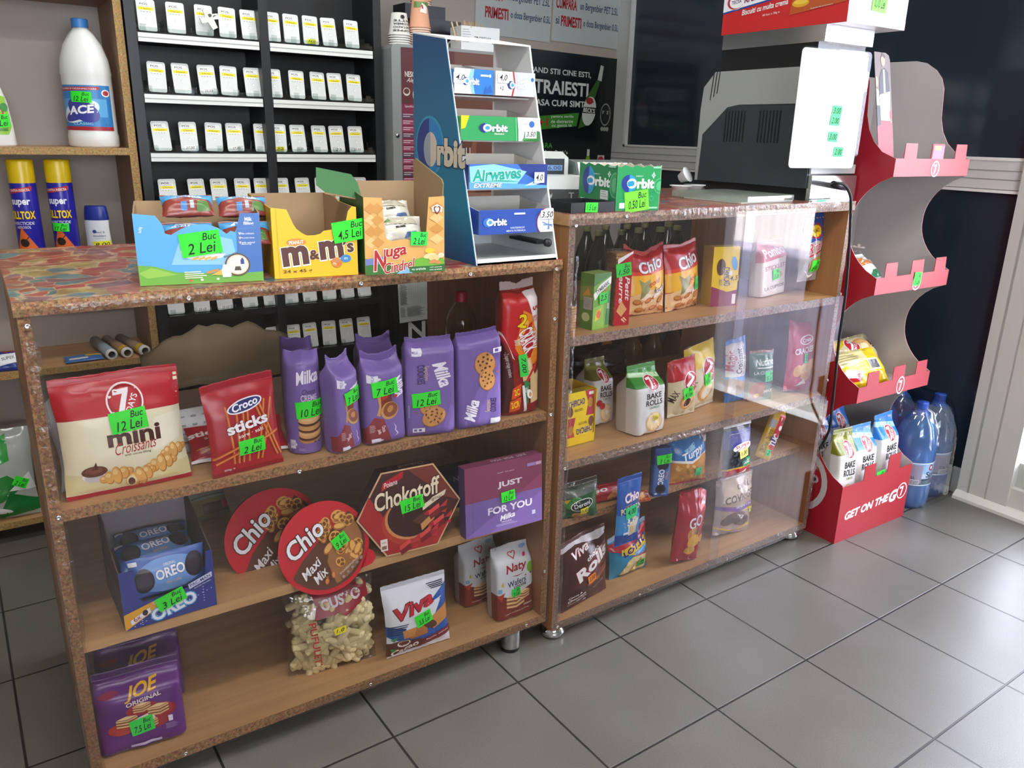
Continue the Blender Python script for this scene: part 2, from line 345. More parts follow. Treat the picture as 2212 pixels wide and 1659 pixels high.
# ================================================================ sales counters
EDGE = chipboard('chipboard_edge', [(.28, '4a2c18'), (.42, '8f6440'), (.6, 'b98d60'), (.8, 'd2ab7c')])
EDGE2 = chipboard('worn_chipboard_edge', [(.28, '4b382c'), (.42, '856a58'), (.6, 'ab917e'), (.8, 'cbb7a6')])
LAM = woodgrain('beech_laminate', 'b58a5c', 'c79d6c', 0); LAMD = woodgrain('brown_laminate', '9a6b45', 'ab7a50', 2)
def marbled(name, sc=24., dull=0.0):
    m, nt, N, b, L = nodes(name); tc = N('TexCoord'); n = N('TexNoise', i_Scale=9.0, i_Detail=2.0); L(tc.outputs['Object'], n.inputs['Vector'])
    mx = N('MixRGB', blend_type='ADD'); mx.inputs[0].default_value = .16; L(tc.outputs['Object'], mx.inputs[1]); L(n.outputs['Color'], mx.inputs[2])
    v = N('TexVoronoi', i_Scale=sc); L(mx.outputs[0], v.inputs['Vector']); sx = N('SeparateXYZ'); L(v.outputs['Color'], sx.inputs[0])
    r = ramp(N, [(0, 'a8453f'), (.22, 'b2544b'), (.3, '8a5a68'), (.48, '9b4c4a'), (.56, '5f8089'), (.68, 'b0665a'), (.76, 'a99458'), (.84, 'a8453f'), (1, '7d6a78')]); r.color_ramp.interpolation = 'CONSTANT'
    L(sx.outputs[0], r.inputs[0])
    v2 = N('TexVoronoi', i_Scale=sc, feature='DISTANCE_TO_EDGE'); L(mx.outputs[0], v2.inputs['Vector'])
    r2 = ramp(N, [(.0, 'd8c39a'), (.03, 'a88570'), (.16, '8f5a56'), (.3, 'ffffff')]); L(v2.outputs[0], r2.inputs[0])
    st = N('MapRange'); L(v2.outputs[0], st.inputs[0]); st.inputs[1].default_value = .02; st.inputs[2].default_value = .07
    mm = N('MixRGB'); L(st.outputs[0], mm.inputs[0]); mm.inputs[1].default_value = hx('c2a583'); L(r.outputs[0], mm.inputs[2])
    n3 = N('TexNoise', i_Scale=35.0); L(tc.outputs['Object'], n3.inputs['Vector']); r3 = ramp(N, [(.35, '9b9088'), (.65, 'ffffff')]); L(n3.outputs[0], r3.inputs[0])
    mu = N('MixRGB', blend_type='MULTIPLY'); mu.inputs[0].default_value = .7; L(mm.outputs[0], mu.inputs[1]); L(r3.outputs[0], mu.inputs[2])
    L(mu.outputs[0], b.inputs['Base Color']); b.inputs['Roughness'].default_value = .28; return m
TOPM = marbled('marbled_red_laminate', 20.); TOP2 = marbled('streaked_red_laminate', 40.)
PLEX = clearfilm('acrylic_pane', 'f6f5f6'); STEEL = M('c9c9c6', .22, 1.0); CHROME = M('dfe2e4', .08, 1.0)
TAPE = clearfilm('clear_tape', 'f1ece6', 1.2, .3, .6, 70., .03)
def screw(mb, x, z, y=-.004): mb.lathe([(.0001, 0), (.0045, .0), (.0042, .0016), (.0022, .0024), (.002, .0012), (.0001, .001)], STEEL, 12, Matrix.Translation((x, y, z)) @ Matrix.Rotation(R(90), 4, 'X'))
def wavy(x0, z0, x1, z1, w, y, mb, rnd):
    """strip of crumpled tape along an edge"""
    n = max(6, int(math.hypot(x1-x0, z1-z0)/.02)); d = Vector((x1-x0, 0, z1-z0)).normalized(); q = Vector((-d.z, 0, d.x)); vs = []; fs = []
    for i in range(n+1):
        c = Vector((x0, y, z0)).lerp(Vector((x1, y, z1)), i/n)
        vs += [c-q*(w*(.5+.3*rnd.random())), c+Vector((0, -.002-.002*rnd.random(), 0)), c+q*(w*(.5+.3*rnd.random()))]
    for i in range(n): fs += [(3*i, 3*i+3, 3*i+4, 3*i+1), (3*i+1, 3*i+4, 3*i+5, 3*i+2)]
    mb.add(vs, fs, TAPE, True)
def counter(name, label, Mx, L_, D, z0, z1, shelves, edge, topm, th, legs, screws, taped):
    t = thing(name, label, 'counter', Mx); rnd = random.Random(int(L_*1000))
    def board(nm, x0, x1, y0, y1, a, b_, face, front, lab=None):
        mb = MB().box(x0, x1, y0, y1, a, b_, face, skip='f'); mb.add([(x0,y0,a),(x1,y0,a),(x1,y0,b_),(x0,y0,b_)], [(0,1,2,3)], front); return mb.build(nm, t, lab)
    board('side_panel', 0, .018, 0, D, z0, z1-th, LAMD, edge); board('side_panel', L_-.018, L_, 0, D, z0, z1-th, LAMD, edge)
    mb = MB().box(-.004, L_+.004, -.004, D+.01, z1-th, z1-.001, LAM, skip='f'); mb.add([(-.004,-.004,z1-th),(L_+.004,-.004,z1-th),(L_+.004,-.004,z1-.001),(-.004,-.004,z1-.001)], [(0,1,2,3)], edge)
    mb.box(-.004, L_+.004, -.005, D+.01, z1-.001, z1, topm); mb.build('countertop', t)
    board('bottom_board', .018, L_-.018, 0, D, z0, z0+.022, LAM, edge)
    for z, y0, fr_, h in shelves: board('shelf', .018, L_-.018, y0, D-.02, z-h, z, LAM, fr_)
    for (x, y, rr, kind) in legs:
        m = MB()
        if kind == 'tube': m.lathe([(rr, .012), (rr, z0)], STEEL, 24).lathe([(rr*.9, 0), (rr*.9, .012)], M('151515', .6), 24); 
        else: m.lathe([(.001, .0), (.03, .004), (.034, .016), (.014, .045), (.011, z0)], CHROME, 24)
        o = m.build('leg', t); o.location = (x, y, 0)
    for x0, x1, q in taped.get('panes', [(0, L_, -.004)]):
        if x1 > 1.05 and x0 > .1: MB().prism([(x0, z0+.001), (x1, z0+.001), (x1, .815), (.865, .815), (.865, z1-.012), (x0, z1-.012)], q-.0025, q, PLEX).build('front_pane', t)
        else: MB().box(x0, x1, q-.0025, q, z0+.001, z1-.012, PLEX).build('front_pane', t)
    for x, z in screws: mb = MB(); screw(mb, x, z, taped['panes'][0][2]-.0025); mb.build('screw', t)
    for a in taped['tape']: mb = MB(); wavy(*a, taped['panes'][0][2]-.004, mb, rnd); mb.build('clear_tape', t)
    return t
C1L = 1.036; Y1 = 0.012
c1 = counter('display_counter', 'left chipboard sales counter with marbled red top and clear front pane', TR(-.972, Y1, 0), C1L, .60, .067, .993,
    [(.635, .006, EDGE, .02), (.368, .022, LAM, .022)], EDGE, TOPM, .024, [(.95, .032, .026, 'tube'), (.09, .032, .026, 'tube'), (.95, .54, .025, 'tube'), (.09, .54, .025, 'tube')],
    [(.012, .955), (.25, .977), (.56, .977), (.80, .977), (1.02, .972), (1.02, .86), (.012, .63), (.42, .622), (1.02, .632), (1.02, .22), (.16, .08), (.55, .08), (.97, .082)],
    {'panes': [(-.004, C1L+.004, -.005)], 'tape': [(.01, .10, .012, .62, .018), (.012, .66, .014, .93, .014), (.05, .978, .5, .98, .012), (1.02, .10, 1.022, .38, .012), (.4, .079, 1.0, .08, .012)]})
C2L = 1.058
M2 = TR(.077, .002, 0, 1.38)
c2 = counter('display_counter', 'right chipboard sales counter with streaked red top, clear front pane and short chrome feet', M2, C2L, .60, .036, 1.091,
    [(.811, .004, EDGE2, .023), (.501, .004, EDGE2, .022), (.314, .05, EDGE, .02)], EDGE2, TOP2, .026, [(.03, .035, 0, 'foot'), (C2L-.04, .035, 0, 'foot'), (.03, .56, 0, 'foot'), (C2L-.04, .56, 0, 'foot')],
    [(.012, 1.065), (.16, 1.08), (.35, 1.08), (.012, .49), (.30, .046), (.66, .046), (.9, .06), (C2L-.01, .82), (C2L-.012, .55), (C2L-.012, .18), (.012, .05)],
    {'panes': [(-.002, .615, -.005), (.575, C2L+.004, -.0085)], 'tape': [(.01, .07, .012, 1.0, .016), (.3, 1.081, .98, 1.081, .016), (.02, .046, 1.03, .047, .018), (1.04, .08, 1.042, .5, .016), (.05, .490, .5, .491, .012)]})
# ================================================================ back-wall furniture
BLK = M('080a0c', .45); RAIL = M('e9ebe6', .35); CARD = M('dfe3e0', .4); CARDG = M('b9bdbb', .4); TRAYM = clearfilm('clear_tray', 'f3f7f6', 1.0, .05, 0, 30, .02)
YR = 1.30
rk = thing('cigarette_rack', 'tall black back-wall rack with rows of small white plastic pushers', 'rack', TR(0, YR, 0))
MB().box(-.56, .23, .16, .18, .30, 2.2, BLK).build('back_panel', rk)
for x in (-.562, -.178, .205): MB().box(x, x+.028, -.012, .16, .30, 2.2, M('12171a', .4)).build('upright', rk)
ROWS = [1.52, 1.352, 1.183, 1.012, .843, .674, .507]
for z in ROWS:
    for a, b_ in ((-.534, -.178), (-.150, .205)):
        MB().box(a, b_, 0, .16, z-.03, z-.006, BLK).build('shelf', rk)
        if z > .8: 
            m = MB().box(a+.003, b_-.003, -.010, -.001, z-.034, z-.010, RAIL)
            m.box(a+.003, b_-.003, -.0105, -.0095, z-.024, z-.021, M('a9adaa', .5)); m.build('price_rail', rk)
        m = MB().box(a+.004, b_-.004, -.008, .03, z-.006, z-.0045, TRAYM).box(a+.004, b_-.004, -.009, -.007, z-.006, z+.006, TRAYM)
        for k in range(6):
            x = a+.02+k*(b_-a-.04)/5; m.box(x-.008, x+.008, -.006, .0, z-.004, z+.014, TRAYM).box(x-.001, x+.001, .02, .1, z-.004, z+.03, TRAYM)
        m.build('clear_tray', rk)
def rrect(w, h, r, n=5):
    p = []
    for cx, cz, a0 in ((w-r, h-r, 0), (r, h-r, 90), (r, r, 180), (w-r, r, 270)):
        for i in range(n+1): a = R(a0+90*i/n); p.append((cx+r*math.cos(a), cz+r*math.sin(a)))
    return p
mb = MB(); cw, ch = .051, .088
mb.prism([(x-cw/2, z) for x, z in rrect(cw, ch, .006)], 0, .003, CARD)
draw(mb, [B('f4f6f2', .14, .62, .86, .93), T('20262b', 'POS', .40, .85, .42, .065, b=.035), B('8a8f92', .2, .775, .75, .785), B('f1e01c', .10, .66, .90, .755), T('3c3608', '2 Newton', .5, .705, .52, .05, b=.01),
          B('6d7275', .2, .60, .26, .615), B('6d7275', .36, .60, .42, .615), B('6d7275', .52, .60, .58, .615), B('6d7275', .68, .60, .74, .615), E('c9cecb', .52, .40, .09, .05), E('eef1ee', .53, .395, .07, .04)], cw, ch, off=.0003, face=Matrix.Translation((-cw/2, 0, 0)))
c0 = mb.build('pusher_card'); c0.parent = rk
XS = [[-.497, -.417, -.337, -.268, -.199, -.128, -.066, -.003, .063, .140], [-.487, -.415, -.340, -.277, -.200, -.133, -.058, .015, .077, .142], [-.489, -.411, -.337, -.270, -.183, -.130, -.061, .013, .075, .143],
      [-.487, -.399, -.331, -.257, -.193, -.128, -.054, .014, .085, .15], None, [-.50, -.42, -.345, -.262, -.19, -.12, -.052, .02, .09, .155], [-.494, -.42, -.343, -.276, -.186, -.119, -.055, .013, .083, .151]]
rd = random.Random(3); first = True; tags = {(0, 7): ('21,0', 'e8ea20'), (2, 1): ('27,00', 'f4f4f0'), (2, 3): ('27,00', 'f4f4f0'), (2, 5): ('22', 'f0e31d'), (2, 6): ('25,50', 'e9ece9'), (2, 8): ('25', 'f4f4f0'), (2, 9): ('25,50', 'e9ece9'), (1, 2): ('25,50', 'f4f4f0'),
       (5, 1): ('23 LEI', 'f4f4f0'), (5, 2): ('23 LEI', 'f4f4f0'), (6, 0): ('23 LEI', 'f4f4f0'), (6, 1): ('24 LEI', 'f4f4f0'), (6, 2): ('24 LEI', 'f4f4f0')}
for r_, z in enumerate(ROWS):
    if XS[r_] is None: continue
    for k, x in enumerate(XS[r_]):
        c = c0 if first else c0.copy()
        if not first: COL.objects.link(c); c.parent = rk
        first = False
        c.location = (x, .012, z-.003); c.rotation_euler = (R(-9-3*rd.random()), R(rd.uniform(-2, 2.5)), R(rd.uniform(-5, 5)))
        if (r_, k) in tags:
            s, cl = tags[(r_, k)]; price(c, one(s), -.0, .10, .032, .014, 2, cw, ch, off=.0035, col=cl)
# white cross-shaped clip hung on the third card of the top row
mb = MB(); pts = [(-.008,-.03),(.008,-.03),(.010,-.006),(.026,-.012),(.028,.004),(.010,.010),(.012,.028),(-.006,.03),(-.009,.010),(-.026,.014),(-.028,-.002),(-.010,-.006)]
mb.prism(pts, 0, .006, M('ecebe0', .45)); draw(mb, [E('555348', .1, .2, .16, .12), E('6b6a5c', -.1, -.4, .12, .2), E('77766a', .4, 0, .15, .1)], .04, .04, off=.0004)
o = mb.build('plastic_clip'); o.location = (-.325, YR-.012, 1.563); o.rotation_euler = (0, R(-28), 0); tag(o, 'small white cross-shaped plastic clip hanging on a pusher of the black rack', 'clip')
# ---- left wooden shelf unit
UNIT = chipboard('pale_chipboard_edge', [(.3, '7a5a2c'), (.45, 'a9854a'), (.65, 'c2a066'), (.85, 'd6ba84')]); INS = M('a89c90', .6); SIDEM = woodgrain('unit_laminate', '8a6a52', '94745a', 2, .5)
su = thing('shelf_unit', 'open wooden shelf unit with chipboard edges left of the black rack', 'shelf', TR(0, YR, 0))
def ub(nm, x0, x1, z0, z1, d=.30, f=UNIT, body=SIDEM):
    m = MB().box(x0, x1, 0, d, z0, z1, body, skip='f'); m.add([(x0,0,z0),(x1,0,z0),(x1,0,z1),(x0,0,z1)], [(0,1,2,3)], f); return m.build(nm, su)
ub('side_panel', -.588, -.566, .02, 2.2); ub('side_panel', -1.42, -1.40, .02, 2.2)
for z in (1.187, .86, .545, .07): ub('shelf', -1.40, -.588, z-.02, z, body=LAM)
ub('shelf', -1.40, -.588, 1.60, 1.66)
MB().box(-1.40, -.588, .285, .30, .05, 2.2, M('a89e95', .6)).build('back_panel', su)
import bisect
# ================================================================ packs: lofted bags and boxes
def place(bl, br, ty, Z, lean=5, dy=0., minY=None, swap=None):
    """matrix, width, height of a pack whose front bottom edge stands on height Z"""
    p0 = at(*bl, Z=Z); p1 = at(*br, Z=Z)
    if minY is not None:
        for p in (p0, p1):
            if p.y < minY: p.y = minY
    p0.y += dy; p1.y += dy
    d = p1-p0; W = d.length; rz = math.atan2(d.y, d.x)
    Mx = Matrix.Translation(p0) @ Matrix.Rotation(rz, 4, 'Z') @ Matrix.Rotation(R(-lean), 4, 'X')
    lo, hi = .01, .8
    for _ in range(40):
        h = (lo+hi)/2
        if pixy(Mx @ Vector((W/2, 0, h)))[1] > ty: lo = h
        else: hi = h
    return Mx, W, h
def sm(t): t = min(1, max(0, t)); return t*t*(3-2*t)
def keyv(keys, v):
    for (v0, *a), (v1, *b) in zip(keys, keys[1:]):
        if v <= v1:
            t = sm((v-v0)/(v1-v0)); return [x+(y-x)*t for x, y in zip(a, b)]
    return keys[-1][1:]
def pillow(T, k=.5, n=2.): return [(0, 1., .03, k), (.10, .985, .55, k), (.35, .95, 1., k), (.65, .95, 1., k), (.90, .985, .5, k), (1, 1., .02, k)], T, n
def gusset(T, f=.62, n=7.): return [(0, 1., .92, .5), (.06, 1., 1., .5), (f, 1., .98, .5), (.96, .98, .05, .5), (1, .98, .03, .5)], T, n
def flow(T, f=.84, n=5.): return [(0, .97, .6, .5), (.05, 1., 1., .5), (f, 1., 1., .5), (1, .92, .06, .5)], T, n
def brick(T, n=9.): return [(0, .97, .93, .5), (.03, 1., 1., .5), (.97, 1., 1., .5), (1, .97, .93, .5)], T, n
class Skin:
    """front skin of a pack: S(u,v)->point, normal"""
    def __init__(s, W, H, prof, wr=.0012, seed=0., top=None, nu=20, nv=24, tw=0.):
        s.W, s.H, (s.keys, s.T, s.n) = W, H, prof; s.wr, s.seed, s.top, s.tw = wr, seed, top, tw
        s.gu = [.5-.5*math.cos(math.pi*i/nu) if s.n > 3 else i/nu for i in range(nu+1)]; s.gv = [j/nv for j in range(nv+1)]
    def pt(s, u, v, back=False):
        a, d, c = keyv(s.keys, v); a *= s.W/2; d *= s.T/2; c *= s.T; q = abs(2*u-1)
        y = d*max(0, 1-q**s.n)**(1/s.n); e = .35+.65*(abs(2*v-1)**2)
        y += s.wr*e*min(1, (1-q)*8)*(noise.noise(Vector((u*5+s.seed, v*4, s.seed)))+.6*noise.noise(Vector((u*13, v*9+s.seed, 3.))))*1.6
        x = s.W/2+a*(2*u-1); z = s.H*v
        if s.top:
            t = u*(len(s.top)-1); i = min(int(t), len(s.top)-2); z += s.H*(s.top[i]+(s.top[i+1]-s.top[i])*sm(t-i))*v**3
        return Vector((x, c+y if back else c-y, z))
    def nrm(s, u, v):
        h = .004; u0, u1 = max(0, u-h), min(1, u+h); v0, v1 = max(0, v-h), min(1, v+h)
        n = (s.pt(u1, v)-s.pt(u0, v)).cross(s.pt(u, v1)-s.pt(u, v0)); return n.normalized() if n.length > 1e-12 else Vector((0, -1, 0))
    def __call__(s, u, v):
        if not hasattr(s, 'G'): s.G = [[(s.pt(a, b), s.nrm(a, b)) for a in s.gu] for b in s.gv]
        i = min(bisect.bisect_right(s.gu, u)-1, len(s.gu)-2); j = min(bisect.bisect_right(s.gv, v)-1, len(s.gv)-2)
        a = (u-s.gu[i])/(s.gu[i+1]-s.gu[i]); b = (v-s.gv[j])/(s.gv[j+1]-s.gv[j]); G = s.G
        f = lambda k: (G[j][i][k]*(1-a)+G[j][i+1][k]*a)*(1-b)+(G[j+1][i][k]*(1-a)+G[j+1][i+1][k]*a)*b
        return f(0), f(1).normalized()
    def mesh(s, mb, m, mback=None, vmax=1.):
        nu, nv = len(s.gu), len(s.gv)
        for back in (False, True):
            vs = [s.pt(u, v, back) for v in s.gv for u in s.gu]; fs = []
            for j in range(nv-1):
                for i in range(nu-1):
                    a = j*nu+i; f = (a, a+1, a+1+nu, a+nu); fs.append(f[::-1] if back else f)
            mb.add(vs, fs, (mback or m) if back else m, True)
        for v, rv in ((0, True), (1, False)):
            q = [s.pt(u, v) for u in s.gu]+[s.pt(u, v, True) for u in s.gu[::-1][1:-1]]
            mb.add(q, [tuple(range(len(q)))[::-1] if rv else tuple(range(len(q)))], mback or m)
def crimp(sk, m, parent, h=.012, v=1., rows=7, name='crimped_seal'):
    """ridged heat seal standing on the edge of the pack"""
    mb = MB(); vs = []; fs = []; n = 16; sg = 1 if v > .5 else -1
    for j in range(rows+1):
        for i in range(n+1):
            u = i/n; p = sk.pt(u, v); b = sk.pt(u, v, True); c = (p+b)/2; c.z += sg*h*j/rows; c.y += (.0012 if j % 2 else -.0008)+.002*noise.noise(Vector((u*4+sk.seed, j*.3, 1)))*(j/rows)
            c.z += (.0012 if (i % 2 and j == rows) else 0); vs.append(c)
    for j in range(rows):
        for i in range(n): a = j*(n+1)+i; fs.append((a, a+1, a+n+2, a+n+1))
    mb.add(vs, fs, m, True); return mb.build(name, parent)
def lean_(m): return math.acos(max(-1, min(1, m.col[2][2])))
def bag(name, label, cat, pl, prof, col, art, tags=(), group=None, back=None, seal=None, seal_h=.012, bseal=None, wr=.0012, top=None, rough=.3, body='bag', roll=0, nu=20, nv=24, mat=None, lift=True):
    Mx, W, H = pl
    if roll: Mx = Mx @ Matrix.Rotation(R(roll), 4, 'Y')
    t = thing(name, label, cat, Mx, group); sd_ = (len(label)*.37+W*91) % 17
    if seal: H -= seal_h
    sk = Skin(W, H, prof, wr, sd_, top, nu, nv); mb = MB(); m = mat or M(col, rough)
    z_ = min((Mx @ sk.pt(a, b, c)).z for a in (0, .25, .5, .75, 1) for b in (0, .08, .2, .5) for c in (False, True))-(.006 if bseal else 0)*math.cos(lean_(Mx))
    if lift: t.matrix_world = Matrix.Translation((0, 0, Mx.translation.z-z_+.0003)) @ Mx
    sk.mesh(mb, m, M(back, rough) if back else None)
    draw(mb, art, W, H, sk, sk.gu, sk.gv, rough=rough)
    mb.build(body, t)
    if seal: crimp(sk, M(seal, rough) if isinstance(seal, str) else seal, t, seal_h)
    if bseal: crimp(sk, M(bseal, rough), t, .006, 0., 3)
    for a in tags: price(t, a[0], a[1], a[2], a[3], a[4], a[5], W, H, sk, sk.gu, sk.gv, a[6] if len(a) > 6 else GREEN)
    return t, sk, W, H
def carton(name, label, cat, pl, D, col, art, tags=(), left=None, top=None, right=None, lart=(), tart=(), rart=(), group=None, body='box', pts=None, rough=.4, bev=.0012):
    """closed box; lart/tart/rart printed on the left, top and right faces"""
    Mx, W, H = pl; t = thing(name, label, cat, Mx, group); mb = MB(); m = M(col, rough)
    if pts: mb.prism([(x*W, z*H) for x, z in pts], 0, D, M(left or col, rough), capm=m)
    else:
        mb.box(0, W, 0, D, 0, H, m, skip='lrt'); v = [(0,0,0),(W,0,0),(W,D,0),(0,D,0),(0,0,H),(W,0,H),(W,D,H),(0,D,H)]
        mb.add(v, [(3,0,4,7)], M(left or col, rough)); mb.add(v, [(1,2,6,5)], M(right or left or col, rough)); mb.add(v, [(4,5,6,7)], M(top or col, rough))
    draw(mb, art, W, H, rough=rough)
    if lart: draw(mb, lart, D, H, face=Matrix.Rotation(R(-90), 4, 'Z') @ Matrix.Translation((-D, 0, 0)), rough=rough)
    if rart: draw(mb, rart, D, H, face=Matrix.Translation((W, 0, 0)) @ Matrix.Rotation(R(90), 4, 'Z'), rough=rough)
    if tart: draw(mb, tart, W, D, face=Matrix.Translation((0, 0, H)) @ Matrix.Rotation(R(-90), 4, 'X'), rough=rough)
    mb.build(body, t)
    for a in tags: price(t, a[0], a[1], a[2], a[3], a[4], a[5], W, H, col=a[6] if len(a) > 6 else GREEN)
    return t, W, H
# ---- small printed motifs
def croissant(u, v, ru, rv, rot=10, fill=False):
    ca, sa = math.cos(R(rot)), math.sin(R(rot)); q = lambda x, y: (u+ru*x*ca-rv*y*sa, v+ru*x*sa*1.2+rv*y*ca); o = []
    for x, k, c, d in ((-.86,.42,'bd7a34','d9a053'), (.86,.42,'bd7a34','d9a053'), (-.52,.72,'b8752f','dea75a'), (.52,.72,'b8752f','dea75a'), (0,1.0,'b06d2a','e0ab5e')):
        o += [E(c, *q(x, 0), ru*.34, rv*k, rot), E(d, *q(x-.03, .06), ru*.31, rv*k*.93, rot), E('efcb8c', *q(x-.06, k*.42), ru*.17, rv*k*.34, rot)]
    if fill: o += [E('ecd7a8', u-ru*.72, v-rv*.35, ru*.36, rv*.5, rot), E('5a2f24', u-ru*.74, v-rv*.38, ru*.25, rv*.36, rot)]
    return o
def cookie(u, v, ru, rv, rot=0, n=11, seed=1):
    r = random.Random(seed); o = [E('a9713c', u, v-.006, ru, rv, rot), E('c99257', u, v, ru*.96, rv*.96, rot)]
    for i in range(n):
        a = i*2.4; d = .78*math.sqrt((i+.5)/n); o.append(E('6b3b22', u+ru*d*math.cos(a), v+rv*d*math.sin(a), ru*.12, rv*.085, 30*i))
    return o
def wafer(u, v, s, t, rot=0):
    o = []
    for k in range(5): o.append(P('e4bd83' if k % 2 == 0 else '8b5533', (u-s, v-t+k*t*.35), (u+s*.1, v-t*1.35+k*t*.35), (u+s, v-t*.8+k*t*.35), (u+s, v-t*.45+k*t*.35), (u+s*.1, v-t+k*t*.35), (u-s, v-t*.65+k*t*.35)))
    o.append(P('edcd95', (u-s, v+t*.9), (u+s*.1, v+t*.55), (u+s, v+t*1.1), (u, v+t*1.5)))
    return o
def seven(u, v, ru, rv, rot=0, sd=1.):
    """round red badge with a big 7 and DAYS"""
    ca, sa = math.cos(R(rot)), math.sin(R(rot)); q = lambda x, y: (u+ru*x*ca-rv*y*sa, v+ru*x*sa+rv*y*ca)
    return [E('f6e9e4', u, v, ru*1.1, rv*1.1, rot), E('a51d28', u, v, ru, rv, rot), E('bf2a33', u, v+rv*.1, ru*.8, rv*.75, rot),
            P('f7f4f2', q(-.62, .70), q(.30, .78), q(.26, .55), q(-.22, -.8), q(-.58, -.8), q(-.10, .46), q(-.64, .42)), T('f7f4f2', 'DAYS', *q(.36, -.12), ru*1.15, rv*.36, rot+62, b=.03)]
def stick(u0, v0, u1, v1, w=.018, c='d9823c'):
    d = math.hypot(u1-u0, v1-v0); nx, ny = -(v1-v0)/d*w, (u1-u0)/d*w
    return [P('a8521f', (u0-nx, v0-ny), (u1-nx, v1-ny), (u1+nx, v1+ny), (u0+nx, v0+ny)), P(c, (u0-nx*.7, v0-ny*.7), (u1-nx*.7, v1-ny*.7), (u1+nx*.35, v1+ny*.35), (u0+nx*.35, v0+ny*.35))]
def fish(u, v, s, t, rot=0):
    ca, sa = math.cos(R(rot)), math.sin(R(rot)); q = lambda x, y: (u+s*x*ca-t*y*sa, v+s*x*sa+t*y*ca)
    return [E('a8582a', u, v, s, t*.62, rot), E('d08a45', u, v+t*.1, s*.8, t*.42, rot), P('b8672f', q(.8, 0), q(1.5, .6), q(1.4, 0), q(1.5, -.6))]
def lines(col, u0, v0, u1, n, h, gap):
    return [B(col, u0, v0-i*gap, u0+(u1-u0)*(.75+.25*((i*37) % 5)/4), v0-i*gap+h) for i in range(n)]
def bags_(u, v, ru, rv, n, seed, cols, sp=1.):
    r = random.Random(seed); o = []
    for i in range(n): o.append(E(r.choice(cols), u+ru*(2*r.random()-1), v+rv*(2*r.random()-1), ru*.16*sp*(.7+.6*r.random()), rv*.2*sp*(.7+.6*r.random()), r.randrange(180)))
    return o
# ================================================================ goods in the left counter
PUR = '7d66a8'; PURD = '55417e'; LIL = 'd9d0e6'
Z1, Z2, Z3 = .6355, .3685, .0895
bag('croissant_bag', 'large cream and red bag of mini croissants at the left end of the upper shelf', 'bag', place((151,1103), (426,1043), 812, Z1, 9, .012), pillow(.05), 'e9e2bf',
    [B('b81c2a', 0, .70, 1, 1), B('a81a28', 0, 0, 1, .04), P('f1ecd3', (.7,.32), (.95,.4), (1,.66), (.75,.62)), P('dcd19c', (0,.05), (1,.05), (1,.2), (.5,.14), (0,.24))] + seven(.54, .80, .135, .15) +
    [T('4a2418', 'mini', .57, .50, .44, .15, b=.07), T('a01f26', 'Croissants', .57, .405, .35, .10, 3, b=.0, sh=.5), T('51443a', 'with cocoa filling', .575, .335, .22, .026),
     E('e9e8e6', .22, .20, .095, .065), E('c9c7c6', .22, .175, .075, .04), E('6d3d2c', .22, .235, .10, .05), E('8a5540', .215, .245, .07, .03), P('5a2f22', (.20,.25), (.235,.32), (.25,.25))] +
    croissant(.88, .30, .10, .075, 8) + croissant(.76, .20, .115, .09, 6) + croissant(.39, .17, .115, .085, 10) + croissant(.58, .125, .11, .095, 18, True),
    [(lei('12 Lei'), .54, .635, .062, .036, 4)], seal='b01b29', body='bag', top=[0,0,.005,.01,0])
B80 = 'a81c28'
STK = [B('8e1620', 0, 0, 1, .05)] + sum([stick(a, .12, b, .80) for a, b in ((.30,.26), (.36,.40), (.42,.50), (.50,.56), (.62,.82), (.68,.92), (.92,.66), (.97,.72))], []) + stick(.02, .22, .60, .38) + stick(.05, .16, .97, .42) + \
    [E('f3f1f3', .53, .775, .26, .075, 10), E('2a3570', .53, .775, .24, .06, 10), T('f5f5f7', 'Croco', .53, .78, .38, .085, 10, b=.05, sh=.2), T('efefef', 'sticks', .53, .565, .60, .13, 8, b=.07, ol='7c1520'), T('efe6e0', 'sare · salt', .56, .455, .38, .042, 8, b=.02), T('efe6e0', '80g e', .22, .075, .15, .028, 4)]
st, _, _, _ = bag('pretzel_stick_pack', 'dark red pack of pretzel sticks marked 2 lei beside the croissant bag', 'pack', place((470,1046), (624,1006), 822, Z1, 9, .012), pillow(.028), B80, STK,
    [(lei('2 Lei'), .55, .30, .052, .027, 2)], seal='9c1a26', seal_h=.014, top=[-.03,-.01,.01,.02,.03])
bag('pretzel_stick_pack', 'dark red pretzel stick pack tipped back behind the upright one', 'pack', place((424,1022), (640,984), 915, Z1, 52, .03), pillow(.028), B80, [B('e6e3df', 0, 0, 1, .07), T('e2dcda', 'sticks', .2, .72, .4, .16, 0, b=.06), T('e2dcda', 'sare', .25, .56, .2, .05)] + stick(.05,.3,.6,.45) + stick(.1,.2,.5,.5) + stick(.6,.2,.9,.5))
def milkbadge(u, v, s, t): return [P('e8e4ee', (u-s, v-t), (u+s*.6, v-t), (u+s*.6, v-t*.4), (u+s, v-t*.2), (u+s, v+t*.2), (u+s*.6, v+t*.4), (u+s*.6, v+t), (u-s, v+t)), T('6a579a', 'MILK', u-s*.2, v, s*1.1, t*.9, 90, b=.0)]
